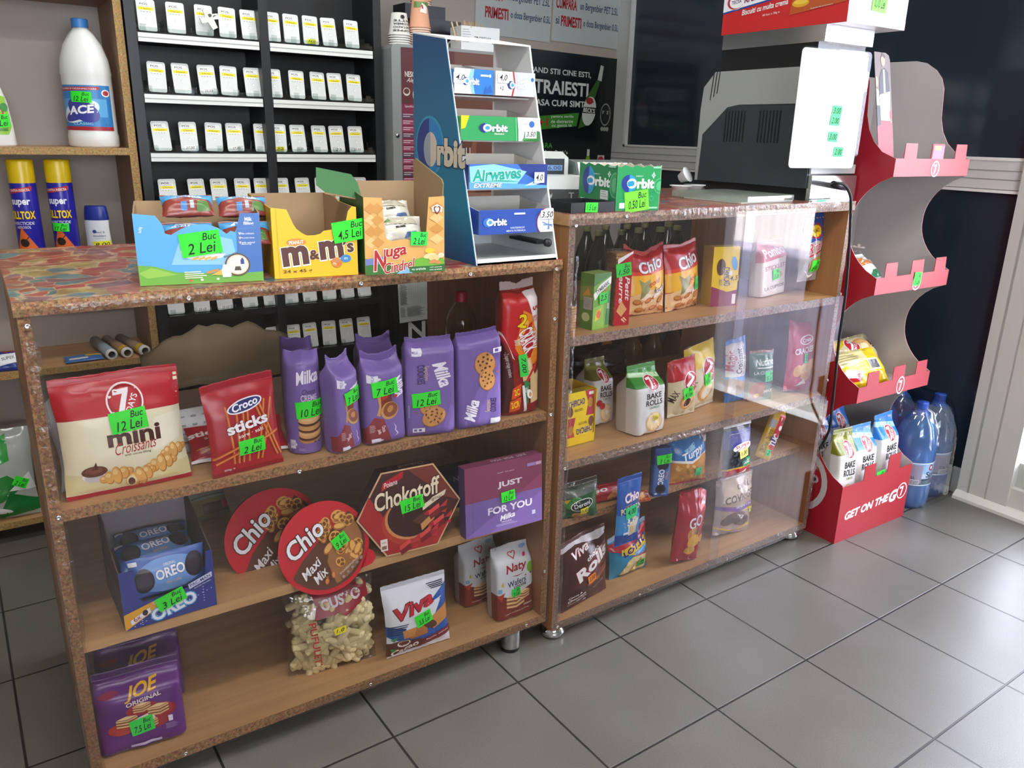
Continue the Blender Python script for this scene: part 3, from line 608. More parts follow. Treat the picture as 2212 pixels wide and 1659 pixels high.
CYL = [T('f3f0f6', 'Milka', .60, .775, .62, .13, 8, b=.05, sh=.35), T('36244f', 'Choco', .64, .63, .36, .05, 2, b=.02, sh=.3), T('d9c9e2', 'CREME', .64, .565, .44, .065, 0, b=.05)] + \
    [E(c, .62, y, .30, .045, 2) for c, y in (('b9824c', .15), ('5b3423', .175), ('c99a62', .20), ('d9ab70', .225), ('5b3423', .255), ('c4935b', .28), ('5a3323', .325), ('d5a76c', .35), ('e0b881', .375))] + milkbadge(.18, .10, .08, .045) + lines('b7a9d6', .3, .05, .5, 2, .006, .014) + [E('3f2d63', .74, .115, .03, .008), E('3f2d63', .84, .115, .025, .008)]
tube = lambda W: ([(0, .93, .93, .5), (.025, 1., 1., .5), (.90, 1., 1., .5), (.97, .96, .5, .5), (1, .95, .1, .5)], W, 2.)
bag('biscuit_roll', 'purple round roll of cream biscuits marked 10 lei', 'pack', place((637,1000), (716,992), 770, Z1, 2, .035), tube(.072), PUR, CYL, [(lei('10 Lei'), .66, .455, .052, .034, 3)], wr=.0008, top=[.03,.0,.01,.0,.02], nu=28)
bag('biscuit_roll', 'purple round roll of biscuits standing behind the one marked 10 lei', 'pack', place((640,968), (712,962), 742, Z1, 2, .07), tube(.072), PUR, CYL, wr=.0008, top=[.04,.0,.01,.0,.03])
JAF = [milkbadge(.24, .80, .17, .045)[0], T('6a579a', 'MILK', .2, .80, .2, .04, 90, b=.0), P('8e3a3f', (0, .02), (.60, .02), (.44, .30), (.20, .34), (0, .2)), T('f1eef5', 'Milka', .82, .68, .46, .16, -68, b=.06, sh=.3),
       P('c99a62', (.28,.62), (.38,.66), (.38,.45), (.34,.34), (.26,.36), (.33,.47)), P('7a3527', (.38,.66), (.62,.68), (.66,.52), (.42,.36), (.38,.45)), P('b93b36', (.40,.60), (.58,.64), (.56,.57), (.40,.53)), E('c9985c', .58, .40, .22, .105, 40), E('8a5136', .60, .41, .185, .085, 40), E('c0894f', .60, .42, .09, .035, 60), E('c13a3c', .74, .57, .05, .02),
       T('efe3e4', 'Choco', .42, .185, .15, .05, -80, b=.04), T('efe3e4', 'Jaffa', .30, .155, .12, .05, -80, b=.04)] + lines('d9b9ba', .08, .24, .22, 6, .006, .016) + milkbadge(.25, .055, .14, .022)[:1] + [P('e9e5f0', (.66,.24), (.72,.19), (.70,.15), (.76,.11), (.68,.08), (.67,.075), (.73,.11), (.68,.15), (.70,.19))]
def jaffa(label, pl, tags, T_=.052, **k): return bag('biscuit_pack', label, 'pack', pl, flow(T_, .86), PUR, JAF, tags, group=None, seal='6e5899', seal_h=.016, wr=.0022, top=[.05,-.01,-.02,.0,.06], **k)
jaffa('purple jaffa biscuit pack turned so its left side shows, beside the round roll', place((744,990), (792,968), 775, Z1, 3, .012), [(lei('7 Lei'), .62, .64, .042, .028, 10)])
jaffa('purple jaffa biscuit pack facing straight out, marked 7 lei', place((800,972), (886,955), 768, Z1, 4, .012), [(lei('7 Lei'), .48, .69, .055, .032, 6)])
jaffa('purple jaffa biscuit pack half hidden behind the straight-facing one', place((806,940), (886,928), 733, Z1, 3, .06), [])
COK = [T('f3f0f7', 'Milka', .74, .66, .52, .15, -72, b=.06, sh=.3), T('d9bd8c', 'Sensations', .42, .68, .30, .06, -90, b=.0, sh=.2), T('3e2c62', 'COOKIES', .31, .67, .40, .085, -90, b=.05), P('e8e4ee', (.13,.87), (.32,.87), (.34,.91), (.32,.95), (.13,.95)), T('6a579a', 'MILK', .2, .91, .13, .03, 0)] + cookie(.46, .33, .20, .095, 40) + cookie(.55, .21, .25, .10, 25, 12, 4) + \
    [T('cfc4e2', 'WITH CHOCOLATE PIECES', .06, .28, .26, .012, 90)] + [B('e6e2ec', .12, .055, .36, .095), B('6a579a', .15, .065, .2, .085), B('6a579a', .24, .065, .3, .085), E('a9713c', .24, .33, .02, .012), E('a9713c', .20, .27, .018, .01)]
COK2 = [T('f3f0f7', 'Milka', .29, .20, .46, .14, 76, b=.06, sh=.3), T('d9bd8c', 'Sensations', .66, .23, .26, .06, 88, b=.0, sh=.2), T('3e2c62', 'COOKIES', .78, .235, .30, .075, 88, b=.05)] + cookie(.60, .70, .23, .13, 30, 12, 2) + cookie(.64, .53, .18, .12, 10, 10, 5) + [B('e6e2ec', .78, .80, .98, .85), B('6a579a', .82, .81, .9, .84), P('e8e4ee', (.72,.03), (.93,.03), (.95,.06), (.93,.09), (.72,.09)), E('a9713c', .82, .66, .02, .012), E('a9713c', .86, .60, .018, .01)]
bag('cookie_pack', 'purple cookie pack marked 12 lei with its lettering running downwards', 'pack', place((885,952), (991,941), 734, Z1, 3, .012), flow(.045, .93, 6.), PUR, COK, [(lei('12 Lei'), .40, .405, .060, .031, 4)], seal='6b5596', seal_h=.008, wr=.002, top=[.01,-.015,.0,.0,.01])
bag('cookie_pack', 'purple cookie pack without a price, upside-up lettering, next to the crackers', 'pack', place((998,936), (1092,921), 722, Z1, 3, .012), flow(.045, .93, 6.), PUR, COK2, (), seal='6b5596', seal_h=.008, wr=.002, top=[.0,.0,.01,.02,.04])
bag('cracker_pack', 'tall red and brown cracker sandwich pack leaning in the right corner of the upper shelf', 'pack', place((1096,907), (1172,893), 612, Z1, 3, .012), flow(.05, .90, 4.), '8e2420',
    [P('c2272a', (0,.62), (.05,.98), (1,.98), (1,.5), (.4,.45)), P('e88a2a', (.30,.55), (.55,.85), (.95,.75), (1,.42), (.62,.38)), P('f2b23c', (.45,.6), (.6,.78), (.85,.68), (.8,.48), (.6,.46)), P('efe9e6', (.62,.98), (.98,.98), (1,.62), (.86,.70), (.72,.86)), P('bf1d28', (.42,.60), (.72,.74), (.92,.60), (.70,.44)), P('efe6e0', (0,.66), (.12,.58), (.27,.47), (.30,.455), (.24,.47), (.10,.6), (0,.685)), P('4d1c17', (0,.60), (.24,.44), (.30,.02), (0,.02)),
     T('f3d71c', '2', .52, .765, .24, .11, -14, b=.06, ol='7c1417'), T('f6f3ee', 'CRACK', .66, .60, .60, .135, -72, b=.06, ol='b01a22'), T('f3ede6', 'ROSHEN', .86, .62, .26, .06, -78, b=.03), T('efe3c6', 'CRACKER', .46, .60, .17, .05, -80), T('efe3c6', 'SANDWICH', .36, .595, .14, .05, -80), T('b01a22', '5', .86, .845, .1, .05, -80, b=.05), T('b01a22', 'PACKS', .85, .765, .14, .05, -85), T('e9ddd0', '- 2 super crispy crackers', .12, .42, .62, .04, -80, b=0.)] +
    [P('e0bd8a', (.42,.44), (.72,.46), (.86,.30), (.52,.27)), P('ecd2a4', (.45,.43), (.70,.445), (.8,.33), (.53,.31)), P('e0bd8a', (.72,.28), (.98,.36), (.95,.10), (.74,.08)), P('c9362b', (.58,.27), (.92,.44), (.88,.38), (.6,.24))] + [E('a9713c', .5+.09*i, .35+.03*(i % 2), .012, .006) for i in range(4)] +
    [P('2f7d46', (.54,.28), (.70,.26), (.66,.10), (.6,.06)), T('f0f2ec', 'Cocoa & Hazelnut', .62, .20, .12, .04, -80), E('f2efe8', .70, .16, .08, .04, 20), E('d59a54', .72, .155, .04, .02)] + [P('d9541f', (.22,.22), (.46,.26), (.44,.16), (.2,.13)), T('f3d71c', '2C', .34, .19, .16, .05, 8, b=.05), P('d9541f', (.16,.12), (.46,.15), (.42,.05), (.14,.03)), T('f3d71c', '2CR', .30, .09, .22, .05, 8, b=.05), P('efe6e0', (.48,.24), (.54,.24), (.62,.02), (.54,.02))],
    [([('7,00', 0, 0, .7, .55)], .52, .405, .052, .022, -84, '2fd64a')], seal='c9b9b4', seal_h=.018, wr=.002, top=[0,.0,-.02,.01,.02])
# PET bottle behind
PETM = clearfilm('clear_pet', 'f6f8f6', 1.2, .04, .0, 40., .03)
p = at(1005, 634, Y=.30); t = thing('plastic_bottle', 'clear empty plastic bottle with a red cap behind the purple cookie packs', 'bottle', TR(p.x, .32, Z1))
MB().lathe([(.001,0),(.035,.002),(.04,.012),(.04,.15),(.038,.165),(.03,.19),(.017,.208),(.013,.213),(.013,.222)], PETM).build('bottle', t)
MB().lathe([(.0165,.214),(.0165,.236),(.015,.238),(.001,.238)], M('b52a34', .4)).build('cap', t)
# kraft sheet and printout behind the sticks
mb = MB(); vs = []; KR = M('c0ad86', .8); nx, ny = 18, 10
for j in range(ny+1):
    for i in range(nx+1):
        u, v = i/nx, j/ny; vs.append((.34*u, .10*v+.05*(1-v), (.02+.105*v)*(.62+.5*math.sin(2.6*u+.2))*1.05+.012*noise.noise(Vector((u*6, v*5, 2)))+.02*(v > .85)*noise.noise(Vector((u*9, 1, 1)))))
fs = [(j*(nx+1)+i, j*(nx+1)+i+1, (j+1)*(nx+1)+i+1, (j+1)*(nx+1)+i) for j in range(ny) for i in range(nx)]
mb.add(vs, fs, KR, True); o = mb.build('kraft_paper'); o.location = (-.74, .40, Z1+.03); o.modifiers.new('thickness', 'SOLIDIFY').thickness = .003
tag(o, 'crumpled brown kraft paper lying behind the pretzel sticks', 'paper')
mb = MB(); mb.box(0, .20, 0, .012, 0, .085, M('e3e6e4', .6)); draw(mb, [B('c3c8ca', .0, .0, 1, .05)] + [B('a9aeb2', .06+.11*i, .2+.2*j, .11+.11*i, .24+.2*j) for i in range(8) for j in range(4)], .20, .085)
o = mb.build('printout'); o.matrix_world = TR(-.80, .17, Z1+.001, 4, -18); tag(o, 'white paper printout with faint print standing behind the pretzel sticks', 'paper')
# ---- middle shelf
Mx, W, H = place((272,1365), (469,1306), 1213, Z2, 0, 0); KB = M('5d5048', .8); OB = M('2f3b86', .4); D = .19
t = thing('biscuit_display_box', 'open blue cardboard display box of sandwich biscuits on the middle shelf', 'box', Mx)
mb = MB(); h = H; c = .0022
front = [(0,0), (W,0), (W,h), (W*.93,h*1.0), (W*.90,h*.60), (W*.88,h*.50), (W*.62,h*.44), (W*.22,h*.42), (W*.17,h*.50), (W*.15,h*.98), (0,h)]
mb.prism(front, 0, c, OB)
draw(mb, [P('e0a631', (0,.0), (0,.28), (.40,.42), (.42,.30), (.0,.01)), P('efeaf0', (.06,.16), (.27,.30), (.28,.22), (.07,.08)), T('9a2b33', '6x', .13, .175, .08, .08, 28, b=.03), E('2b2430', .22, .235, .03, .05), T('eef1fa', 'OREO', .53, .21, .50, .21, 14, b=.07, ol='5fa6dd', os=.09), T('c9d2ee', 'OR', .34, .36, .06, .05, 14)] + [E('cfd8f4', .1+.06*i, .05+.02*i, .006, .008) for i in range(12)] + [E('cfd8f4', .18, .05+.035*i, .006, .008) for i in range(5)] + [E('cfd8f4', .70+.05*i, .24+.022*i, .006, .008) for i in range(6)] + [E('cfd8f4', .86, .16+.05*i, .006, .008) for i in range(6)] + [E('f2f4fb', .76, .26, .016, .022)] + [P('c9cfe8', (.70,.52), (.97,.64), (.97,.55), (.71,.43)), T('2b3470', 'PAC-MAN', .835, .535, .24, .055, 17, b=.02)] + [T('c9cfe8', 'ENTER PROMO', .86, .46, .20, .022, 16)], W, h, off=.0008)
mb.build('front_wall', t, 'blue printed front wall with a torn window')
MB().box(0, c, c, D, 0, h*.6, KB).prism([(c, h*.6), (D, h*.6), (D, h*1.5), (.12, h*1.38), (.09, h*1.2), (.05, h*1.05), (.02, h*.98), (c, h)], 0, c, M('5a3f35', .85), axis='x').build('side_wall', t)
MB().prism([(c, 0), (D, 0), (D, h*1.5), (c, h)], W-c, W, KB, axis='x').build('side_wall', t)
MB().box(0, W, D-c, D, 0, h*1.5, M('8d8791', .75)).build('back_wall', t); MB().box(0, W, 0, D, 0, .001, KB).build('base', t)
price(t, lei('3 Lei', 'Buc'), .50, .365, .052, .029, 16, W, h, off=.006)
def oreo(label, Mx, W, H, seal=True):
    art = [E('6f9ad6', .5, .5, .46, .42), T('f0f3fb', 'OREO', .52, .56, .40, .26, 6, b=.07, ol='24407f'), T('e8b27a', 'choc creme', .55, .32, .2, .08, 4), E('2a2530', .17, .46, .13, .30), E('3a3540', .17, .46, .10, .22), E('2a2530', .85, .58, .13, .30), E('3a3540', .85, .58, .10, .22), T('dfe6f5', 'ORIGINAL', .52, .75, .16, .06, 4), B('e8eaf2', .02, .84, .12, .94)]
    return bag('biscuit_packet', label, 'packet', (Mx, W, H), pillow(.03, .5, 3.), '3f63ac', art, group=None, wr=.0012, body='wrapper', nu=16, nv=12, lift=False)
B0 = Mx
oreo('blue sandwich biscuit packet standing in the window of the display box', B0 @ TR(.018, .006, h*.40, 0, -8), W*.84, h*.66)
oreo('blue sandwich biscuit packet lying on the pile in the display box, nearer one', B0 @ TR(.012, .05, h*.86, 2, -72), W*.84, h*.60)
oreo('dark blue sandwich biscuit packet lying at the back of the display box', B0 @ TR(.016, .10, h*.90, -3, -76), W*.82, h*.62)
# ---- round snack bowls
def bowl(label, cx, cy, r, rot, lean, Y, tagged, art_rot):
    p = at(cx, cy, Y=Y); Mx = Matrix.Translation(p) @ Matrix.Rotation(R(rot), 4, 'Z') @ Matrix.Rotation(R(-lean), 4, 'X')
    t = thing('snack_bowl', label, 'bowl', Mx); mb = MB(); RED = M('c4242f', .33); n = 40
    pts = [(r*math.cos(2*math.pi*i/n), r*math.sin(2*math.pi*i/n)) for i in range(n)]
    mb.prism(pts, 0, .0015, RED)
    if tagged: mb.prism([(r*.93, -r*.25), (r*1.06, -r*.34), (r*1.10, -r*.50), (r*1.0, -r*.62), (r*.72, -r*.66)], 0, .0012, RED)
    a = art_rot; ca, sa = math.cos(R(a)), math.sin(R(a)); q = lambda x, y: (x*ca-y*sa, x*sa+y*ca); W2 = r
    it = [P('5e3b28', *[q(.90*math.cos(x), .90*math.sin(x)) for x in [R(-168+i*(196)/20) for i in range(21)]], q(.6, .32), q(.0, .22), q(-.55, .02)),
          P('9c6a40', *[q(.84*math.cos(x), .84*math.sin(x)) for x in [R(-100+i*110/12) for i in range(13)]], q(.2, .1), q(-.1, -.3))]
    r_ = random.Random(5)
    for i in range(30):
        x, y = .40+.36*(2*r_.random()-1), -.02+.52*(2*r_.random()-1)
        if x*x+y*y > .66: continue
        c_ = q(x, y); s = .115+.03*r_.random()
        if i % 2:
            w0 = i*57; pq = lambda x, y: (c_[0]+s*(x*math.cos(R(w0))-y*math.sin(R(w0))), c_[1]+s*(x*math.sin(R(w0))+y*math.cos(R(w0))))
            it += [E('8f5a22', *c_, s, s*.86, w0), E('d9a04c', c_[0]-.006, c_[1]+.008, s*.94, s*.80, w0)] + [E('7d4d24', *pq(x, y), s*a_, s*b_, w0+t_) for x, y, a_, b_, t_ in ((-.42,.12,.40,.30,50), (.42,.12,.40,.30,-50), (0,-.42,.34,.26,0))]
        else: it += [E('a8692c', *c_, s*1.05, s*.6, i*23), E('e0ad5e', c_[0], c_[1]+.012, s*.9, s*.42, i*23)]
    it += fish(*q(-.30, -.66), .07, .08, a+60) + fish(*q(-.12, -.62), .075, .08, a+70)
    it += [T('f0eef0', 'Chio', *q(-.30, .40), .92, .40, a+14, b=.05, sh=.2, ol='3c2a1c'), T('f1efee', 'Maxi', *q(-.46, -.22), .52, .20, a+18, b=.03, sh=.35), T('f1efee', 'Mix', *q(-.36, -.46), .36, .20, a+18, b=.03, sh=.35)]
    it += [E('6f5a4e', *q(.05+.13*i, -.78+.035*i), .05, .05) for i in range(5)] + [E('a3887a', *q(.05+.13*i, -.78+.035*i), .036, .036) for i in range(5)] + [T('d9c9bd', 'KNABBERSPASS', *q(.26, -.64), .5, .045, a+10)]
    draw(mb, it, W2, W2, off=.0006, clip=False); mb.build('lid', t)
    tub = MB(); tub.lathe([(r*.985, 0), (r*.985, .004), (r*.93, .008), (r*.80, .062), (.001, .062)], clearfilm('clear_tub', 'dcdcda', 1.6, .08, .2, 20, .08), 40, Matrix.Rotation(R(-90), 4, 'X')).build('tub', t)
    MB().lathe([(.001, .006), (r*.9, .012), (r*.78, .058), (.001, .058)], M('9a6a3a', .7, bump=1., bscale=70), 28, Matrix.Rotation(R(-90), 4, 'X')).build('snack_mix', t)['kind'] = 'stuff'
    if tagged: price(t, lei('9 Lei'), .33, .08, .035, .026, 26, r, r, off=.006)
bowl('round red snack bowl lid leaning at the front, marked 9 lei', 702, 1183, .098, 0, 14, .045, True, 20)
bowl('round red snack bowl half hidden behind the front one', 594, 1158, .104, 0, 9, .135, False, 30)
# ---- hexagonal chocolate box, praline box
Mx, W, H = place((848,1216), (960,1188), 1011, Z2, 7, .03)
hexp = [(0, 0), (1, 0), (1.5, .5), (1, 1), (0, 1), (-.5, .5)]; t = thing('chocolate_box', 'hexagonal brown and red chocolate sweets box marked 15 lei', 'box', Mx)
mb = MB(); mb.prism([(x*W, z*H) for x, z in hexp], 0, .036, M('3f2b28', .35), capm=M('d9b285', .35)); i_ = .025
draw(mb, [P('4a2a25', *[(.5+(x-.5)*.965, .5+(z-.5)*.965) for x, z in hexp]), P('a82a2c', (.02,.02), (.98,.02), (1.22,.25), (.6,.14), (.05,.42), (-.25,.75), (-.45,.5)), P('7c3a2f', (1.45,.5), (.98,.98), (.5,.98), (.9,.75), (1.1,.6))] +
     [E('b5402f', .45, .36, .50, .27, -8), E('c98a55', .47, .40, .46, .25, -8), E('3a211d', .50, .41, .44, .235, -8), E('6f4332', .62, .47, .28, .14, -10), E('3a211d', .64, .43, .27, .13, -10)] +
     [T('f0e0c0', 'Chokotoff', .48, .70, 1.28, .21, 6, b=.04, sh=.22, ol='2b1512'), P('b3202b', (-.02,.78), (.40,.90), (.42,.98), (.02,.88)), T('f1e6e0', 'Poiana', .16, .855, .26, .06, 10, b=.02, sh=.3), P('ecdcc0', (.74,.52), (.95,.60), (1.22,.66), (1.18,.60), (.95,.53), (.74,.46)), T('3d2420', 'Original', .96, .575, .34, .05, 8, b=.01, sh=.3)] +
     [P('5d382a', (.52,.36), (.80,.46), (.96,.42), (.68,.30)), P('3b211b', (.52,.36), (.68,.30), (.70,.22), (.54,.27)), P('c99353', (.68,.30), (.96,.42), (.96,.34), (.70,.22))] +
     sum([[P('b0202a', (x-.24, y-.03), (x-.12, y+.02), (x-.12, y-.05)), P('7a1a20', (x-.13, y-.05), (x+.08, y+.03), (x+.10, y-.05), (x-.10, y-.11)), P('d84a4a', (x-.13, y+.0), (x+.08, y+.07), (x+.09, y+.02), (x-.12, y-.05)), P('c2303a', (x+.09, y+.02), (x+.26, y+.10), (x+.22, y+.02)), P('c2303a', (x+.10, y-.04), (x+.24, y-.01), (x+.2, y-.06))] for x, y in ((.98,.44), (1.06,.30), (.78,.18), (.38,.09))], []) +
     [B('efe6dc', -.10, .08, .03, .22), B('8d6a58', -.08, .10, .01, .14), T('8d3a34', 'KAKAO', -.035, .18, .08, .02, 0)], W, H, off=.0006, clip=False)
draw(mb, [T('cbb08f', 'Chokotoff', .62, .55, .5, .55, 180, b=.02, sh=.2), P('7a2a25', (0,0), (.12,0), (.0,.9)), E('5c463e', .25, .5, .1, .25, 10)], W, .036, face=Matrix.Translation((0, 0, H)) @ Matrix.Rotation(R(-90), 4, 'X'))
L_ = math.hypot(W/2, H/2); a = math.atan2(H/2, W/2); fx = Matrix(((0, -math.sin(a), math.cos(a), -W/2), (-1, 0, 0, .036), (0, -math.cos(a), -math.sin(a), H/2), (0, 0, 0, 1)))
fx = Matrix.Translation((0, 0, 0)) @ Matrix(((math.cos(a)*1, -math.sin(a), 0, -W/2), (0, 0, 1, 0), (math.sin(a), math.cos(a), 0, H/2), (0, 0, 0, 1)))
mb.build('box', t); price(t, lei('15 Lei'), .53, .575, .054, .030, 8, W, H, off=.0055)
carton('praline_box', 'flat maroon and lilac praline box with large white lettering on the middle shelf', 'box', place((1013,1171), (1177,1127), 996, Z2, 4, .012), .03, '7d64a4',
    [B('8a4460', 0, .50, 1, 1), T('f0e8ee', 'JUST', .57, .665, .32, .10, 0, b=.06), T('ece4f2', 'FOR YOU', .57, .32, .58, .105, 0, b=.06), T('f3f0f6', 'Milka', .53, .195, .20, .08, 6, b=.04, sh=.3), T('e9e0f0', 'PRALINE', .52, .125, .13, .018), T('e9d9e2', 'JUST TO EAT', .52, .845, .22, .02), B('a58ac4', .80, .85, .92, .895), B('d9b0c4', .92, .85, .99, .895), B('cfc6de', .86, .13, .905, .19)] + lines('b9a6d4', .38, .095, .7, 2, .008, .018) + [B('714a70', .085, 0, .088, 1)],
    [(lei('12 Lei'), .54, .49, .037, .026, 4)], left='6f5590', top='8a4460', tart=[T('e6dce4', 'JUST  FOR YOU', .60, .5, .46, .5, 180, b=.03)])
carton('chocolate_box', 'dark purple chocolate box in the shade between the hexagonal and the praline box', 'box', place((935,1118), (1032,1094), 1012, Z2, 4, .02), .03, '2b2550', [T('a6a3b8', 'N', .62, .72, .12, .12, 0, b=.05), B('241d3e', 0, 0, 1, .35)])
bag('snack_bag', 'crumpled olive snack bag with an orange-red sticker behind the display box', 'bag', place((425,1148), (512,1122), 1062, Z2, 38, .02), pillow(.05), '8f8554', [B('8d9a92', 0, .55, 1, .95), B('6b6d5c', .1, .62, .9, .66), B('5d4c3a', .3, .1, .95, .4)], [([('.', 0, 0, .1, .1)], .84, .30, .012, .018, 4, 'd8452f')], wr=.003)
# ---- bottom shelf
JOE = [T('e6b02a', 'JOE', .54, .80, .42, .15, 8, b=.06, sh=.35), T('efe4d6', 'ORIGINAL', .55, .69, .40, .06, 8, b=.04, sh=.1), E('8e2a4a', .17, .83, .11, .03, 6)] + [E('a12c33', .52, .56, .18, .09), E('a12c33', .72, .46, .18, .12), E('b3392f', .30, .34, .18, .09), E('a12c33', .66, .33, .16, .1), P('e6dccb', (.36,.42), (.62,.48), (.66,.38), (.42,.34))] + \
      wafer(.52, .58, .10, .05) + wafer(.70, .49, .12, .06) + wafer(.34, .43, .12, .06) + wafer(.57, .32, .11, .05) + [T('3d2a26', 'CACAO', .50, .415, .20, .035, 6, b=.03), B('c9b9d9', .35, .04, .70, .075), B('e9e2ee', .80, .27, .85, .36), T('5c2f78', 'NESTLE', .53, .93, .16, .025, 6)] + lines('a78bb8', .76, .24, .9, 5, .006, .016) + [T('b9a0c9', 'NAPOLITANE CU CREMA', .22, .03, .2, .012)]
def joe(label, pl, tags): return bag('wafer_bag', label, 'bag', pl, gusset(.07, .75, 5.), '5e2675', JOE, tags, seal='4f2064', seal_h=.014, wr=.003, top=[.0,-.01,.0,.01,0])
joe('purple wafer bag marked 7.5 lei in the left corner of the bottom shelf', place((220,1656), (410,1598), 1462, Z3, 6, .012), [(lei('7,5 Lei'), .50, .325, .042, .032, 6, '2fd64a')])
joe('purple wafer bag standing behind the one marked 7.5 lei', place((226,1588), (414,1536), 1394, Z3, 4, .05), [])
PUFB = clearfilm('clear_bag', 'f4f4f2', 1.7, .05, .9, 26., .03)
plc = place((632,1490), (826,1442), 1282, Z3, 6, .012)
t, sk, W, H = bag('puff_bag', 'clear bag of pale corn puffs with a red flag label on the bottom shelf', 'bag', plc, pillow(.07, .5), 'ffffff',
    [P('9c2430', (.30,.97), (.92,.97), (.94,.80), (.74,.70), (.66,.66), (.60,.72), (.30,.68), (.34,.8)), T('e9e2e0', 'GUSTO', .62, .845, .46, .12, 6, b=.08, sh=-.1), T('b5372a', 'PUFULETI', .30, .38, .56, .085, -84, b=.05, ol='e8d9a6'), T('5b5648', '45g', .84, .10, .09, .03, 8)],
    [([('1,0', 0, 0, .7, .6)], .58, .52, .028, .016, 6, 'f0e21c')], wr=.002, mat=PUFB, top=[.02,0,0,.02,.05])
mb = MB(); r_ = random.Random(11); PM = M('e6d7a2', .75, bump=.4, bscale=300)
for k in range(210):
    for _ in range(30):
        u, v = r_.uniform(.08, .92), r_.uniform(.03, .93 if r_.random() < .3 else .82); f = sk.pt(u, v); b = sk.pt(u, v, True)
        if b.y-f.y > .022: break
    y = f.y+.010+(b.y-f.y-.02)*(r_.random() if k % 3 else .05*r_.random()); c = Vector((f.x, y, f.z)); a = r_.uniform(0, math.pi); d = Vector((math.cos(a), .2*r_.uniform(-1, 1), math.sin(a))).normalized(); l = r_.uniform(.016, .024)
    q = d.orthogonal().normalized()*.0015*r_.uniform(-1, 1)
    mb.tube([c-d*l, c-d*l*.9, c+q, c+d*l*.9, c+d*l], [.0055, .0078, .0082, .0078, .0055], PM, 10)
mb.build('corn_puffs', t)['kind'] = 'stuff'
bag('biscuit_bag', 'white and blue biscuit bag marked 3.5 lei tilted on the bottom shelf', 'bag', place((848,1441), (985,1394), 1264, Z3, 10, .012), pillow(.04), 'dfe3e8',
    [P('2f5ea8', (.6,.62), (1,.9), (1,.1), (.55,.02), (0,.3), (0,.46), (.4,.36)), P('dfe3e8', (.2,.55), (.9,.72), (.72,.40), (.3,.3)), T('c02633', 'Viva', .44, .68, .62, .20, 14, b=.05, sh=.25, ol='5b1a22')] + [B('2c3550', .68+.02*i, .93-.025*i, .95, .945-.025*i) for i in range(4)] + [B('2c3550', .02, .44-.03*i, .32-.02*i, .455-.03*i) for i in range(5)] +
    [P('c98a4a', (.62,.42), (.98,.60), (.98,.36), (.72,.26)), P('b5733a', (.30,.34), (.6,.40), (.62,.22), (.34,.2)), P('c98a4a', (.22,.36), (.44,.38), (.40,.24), (.24,.24)), E('5d3a2c', .66,.36, .12, .06, -20), P('5a2d22', (0,.0), (.55,.04), (.55,.16), (.2,.22), (0,.2)), E('e6ded4', .24, .165, .10, .05), E('6b3b28', .24, .175, .08, .035), T('f2efe9', 'Cacao', .26, .08, .42, .085, 12, b=.05), P('7a1f2a', (.55,.03), (1,.12), (1,.22), (.55,.14)), T('efdcd9', 'Pernite umplute', .78, .14, .36, .03, 10), P('3f8a4a', (.04,.26), (.16,.30), (.10,.22)), P('3f8a4a', (.04,.12), (.14,.10), (.06,.06))],
    [(lei('3,5 Lei'), .56, .475, .044, .030, 14)], seal='cdd1d8', seal_h=.01, bseal='dcdad8', wr=.0025)
NAT = [P('7b2f22', (0,0), (1,0), (1,.46), (.92,.40), (.80,.38), (.55,.30), (.3,.30), (0,.38)), P('b5432f', (.0,.36), (.2,.40), (.1,.28)), T('a3232f', 'Naty', .52, .70, .56, .15, 4, b=.05, sh=.15), T('c02a36', '♡', .50, .855, .22, .09, 0, b=.02), P('a3232f', (.38,.60), (.55,.575), (.74,.61), (.55,.59)), T('2b3b5e', 'Wafers', .52, .50, .50, .085, 6, b=.03), T('3d2b25', 'cocoa', .60, .435, .34, .04, 6, b=.03), E('7fb23a', .90, .66, .10, .075), P('5b4a34', (.87,.59), (.93,.59), (.92,.56), (.88,.56)), E('c9366a', .80, .83, .05, .018, 30), E('8fb6d9', .84, .93, .1, .03, 10), P('d9c23a', (.1,.5), (.16,.56), (.18,.48)), E('b05a8a', .76, .56, .025, .012), B('7fb5dd', .04, .40, .12, .46), T('e9dcd4', 'umpluti cu Crema de Cacao', .5, .075, .66, .022, 3), T('f0e6dc', 'Delicios', .80, .145, .22, .03, 8)] + wafer(.46, .24, .24, .08) + wafer(.7, .30, .14, .05)
def naty(label, pl, tags): 
    t, sk, W, H = bag('wafer_bag', label, 'bag', pl, gusset(.06, .72, 7.), 'd4dadf', NAT, tags, wr=.002, body='bag', back='b9b9b7', top=[0, .0, .01, .0, -.01]); return t
naty('white and brown wafer bag marked 3 lei at the right end of the bottom shelf', place((1083,1354), (1161,1324), 1187, Z3, 5, .012), [(lei('3 Lei'), .48, .36, .026, .022, 6, '2fd64a')])
naty('white and brown wafer bag in the shade behind the one marked 3 lei', place((1020,1330), (1096,1300), 1178, Z3, 4, .03), [])

mb = MB(); vs = []; n = 8
for j in range(n+1):
    for i in range(5): u, v = i/4, j/n; vs.append((.05*u+.008*math.sin(5*v), .01+.012*math.sin(3*u+4*v), .16*v+.012*(i % 2)*(j == n)))
fs = [(j*5+i, j*5+i+1, j*5+i+6, j*5+i+5) for j in range(n) for i in range(4)]; mb.add(vs, fs, M('d9dadb', .6), True); o = mb.build('paper_scrap'); o.location = (-.945, .085, Z1+.001); o.rotation_euler = (R(-6), 0, R(6)); o.modifiers.new('thickness', 'SOLIDIFY').thickness = .0015
tag(o, 'crumpled white paper scrap standing behind the large croissant bag', 'paper')
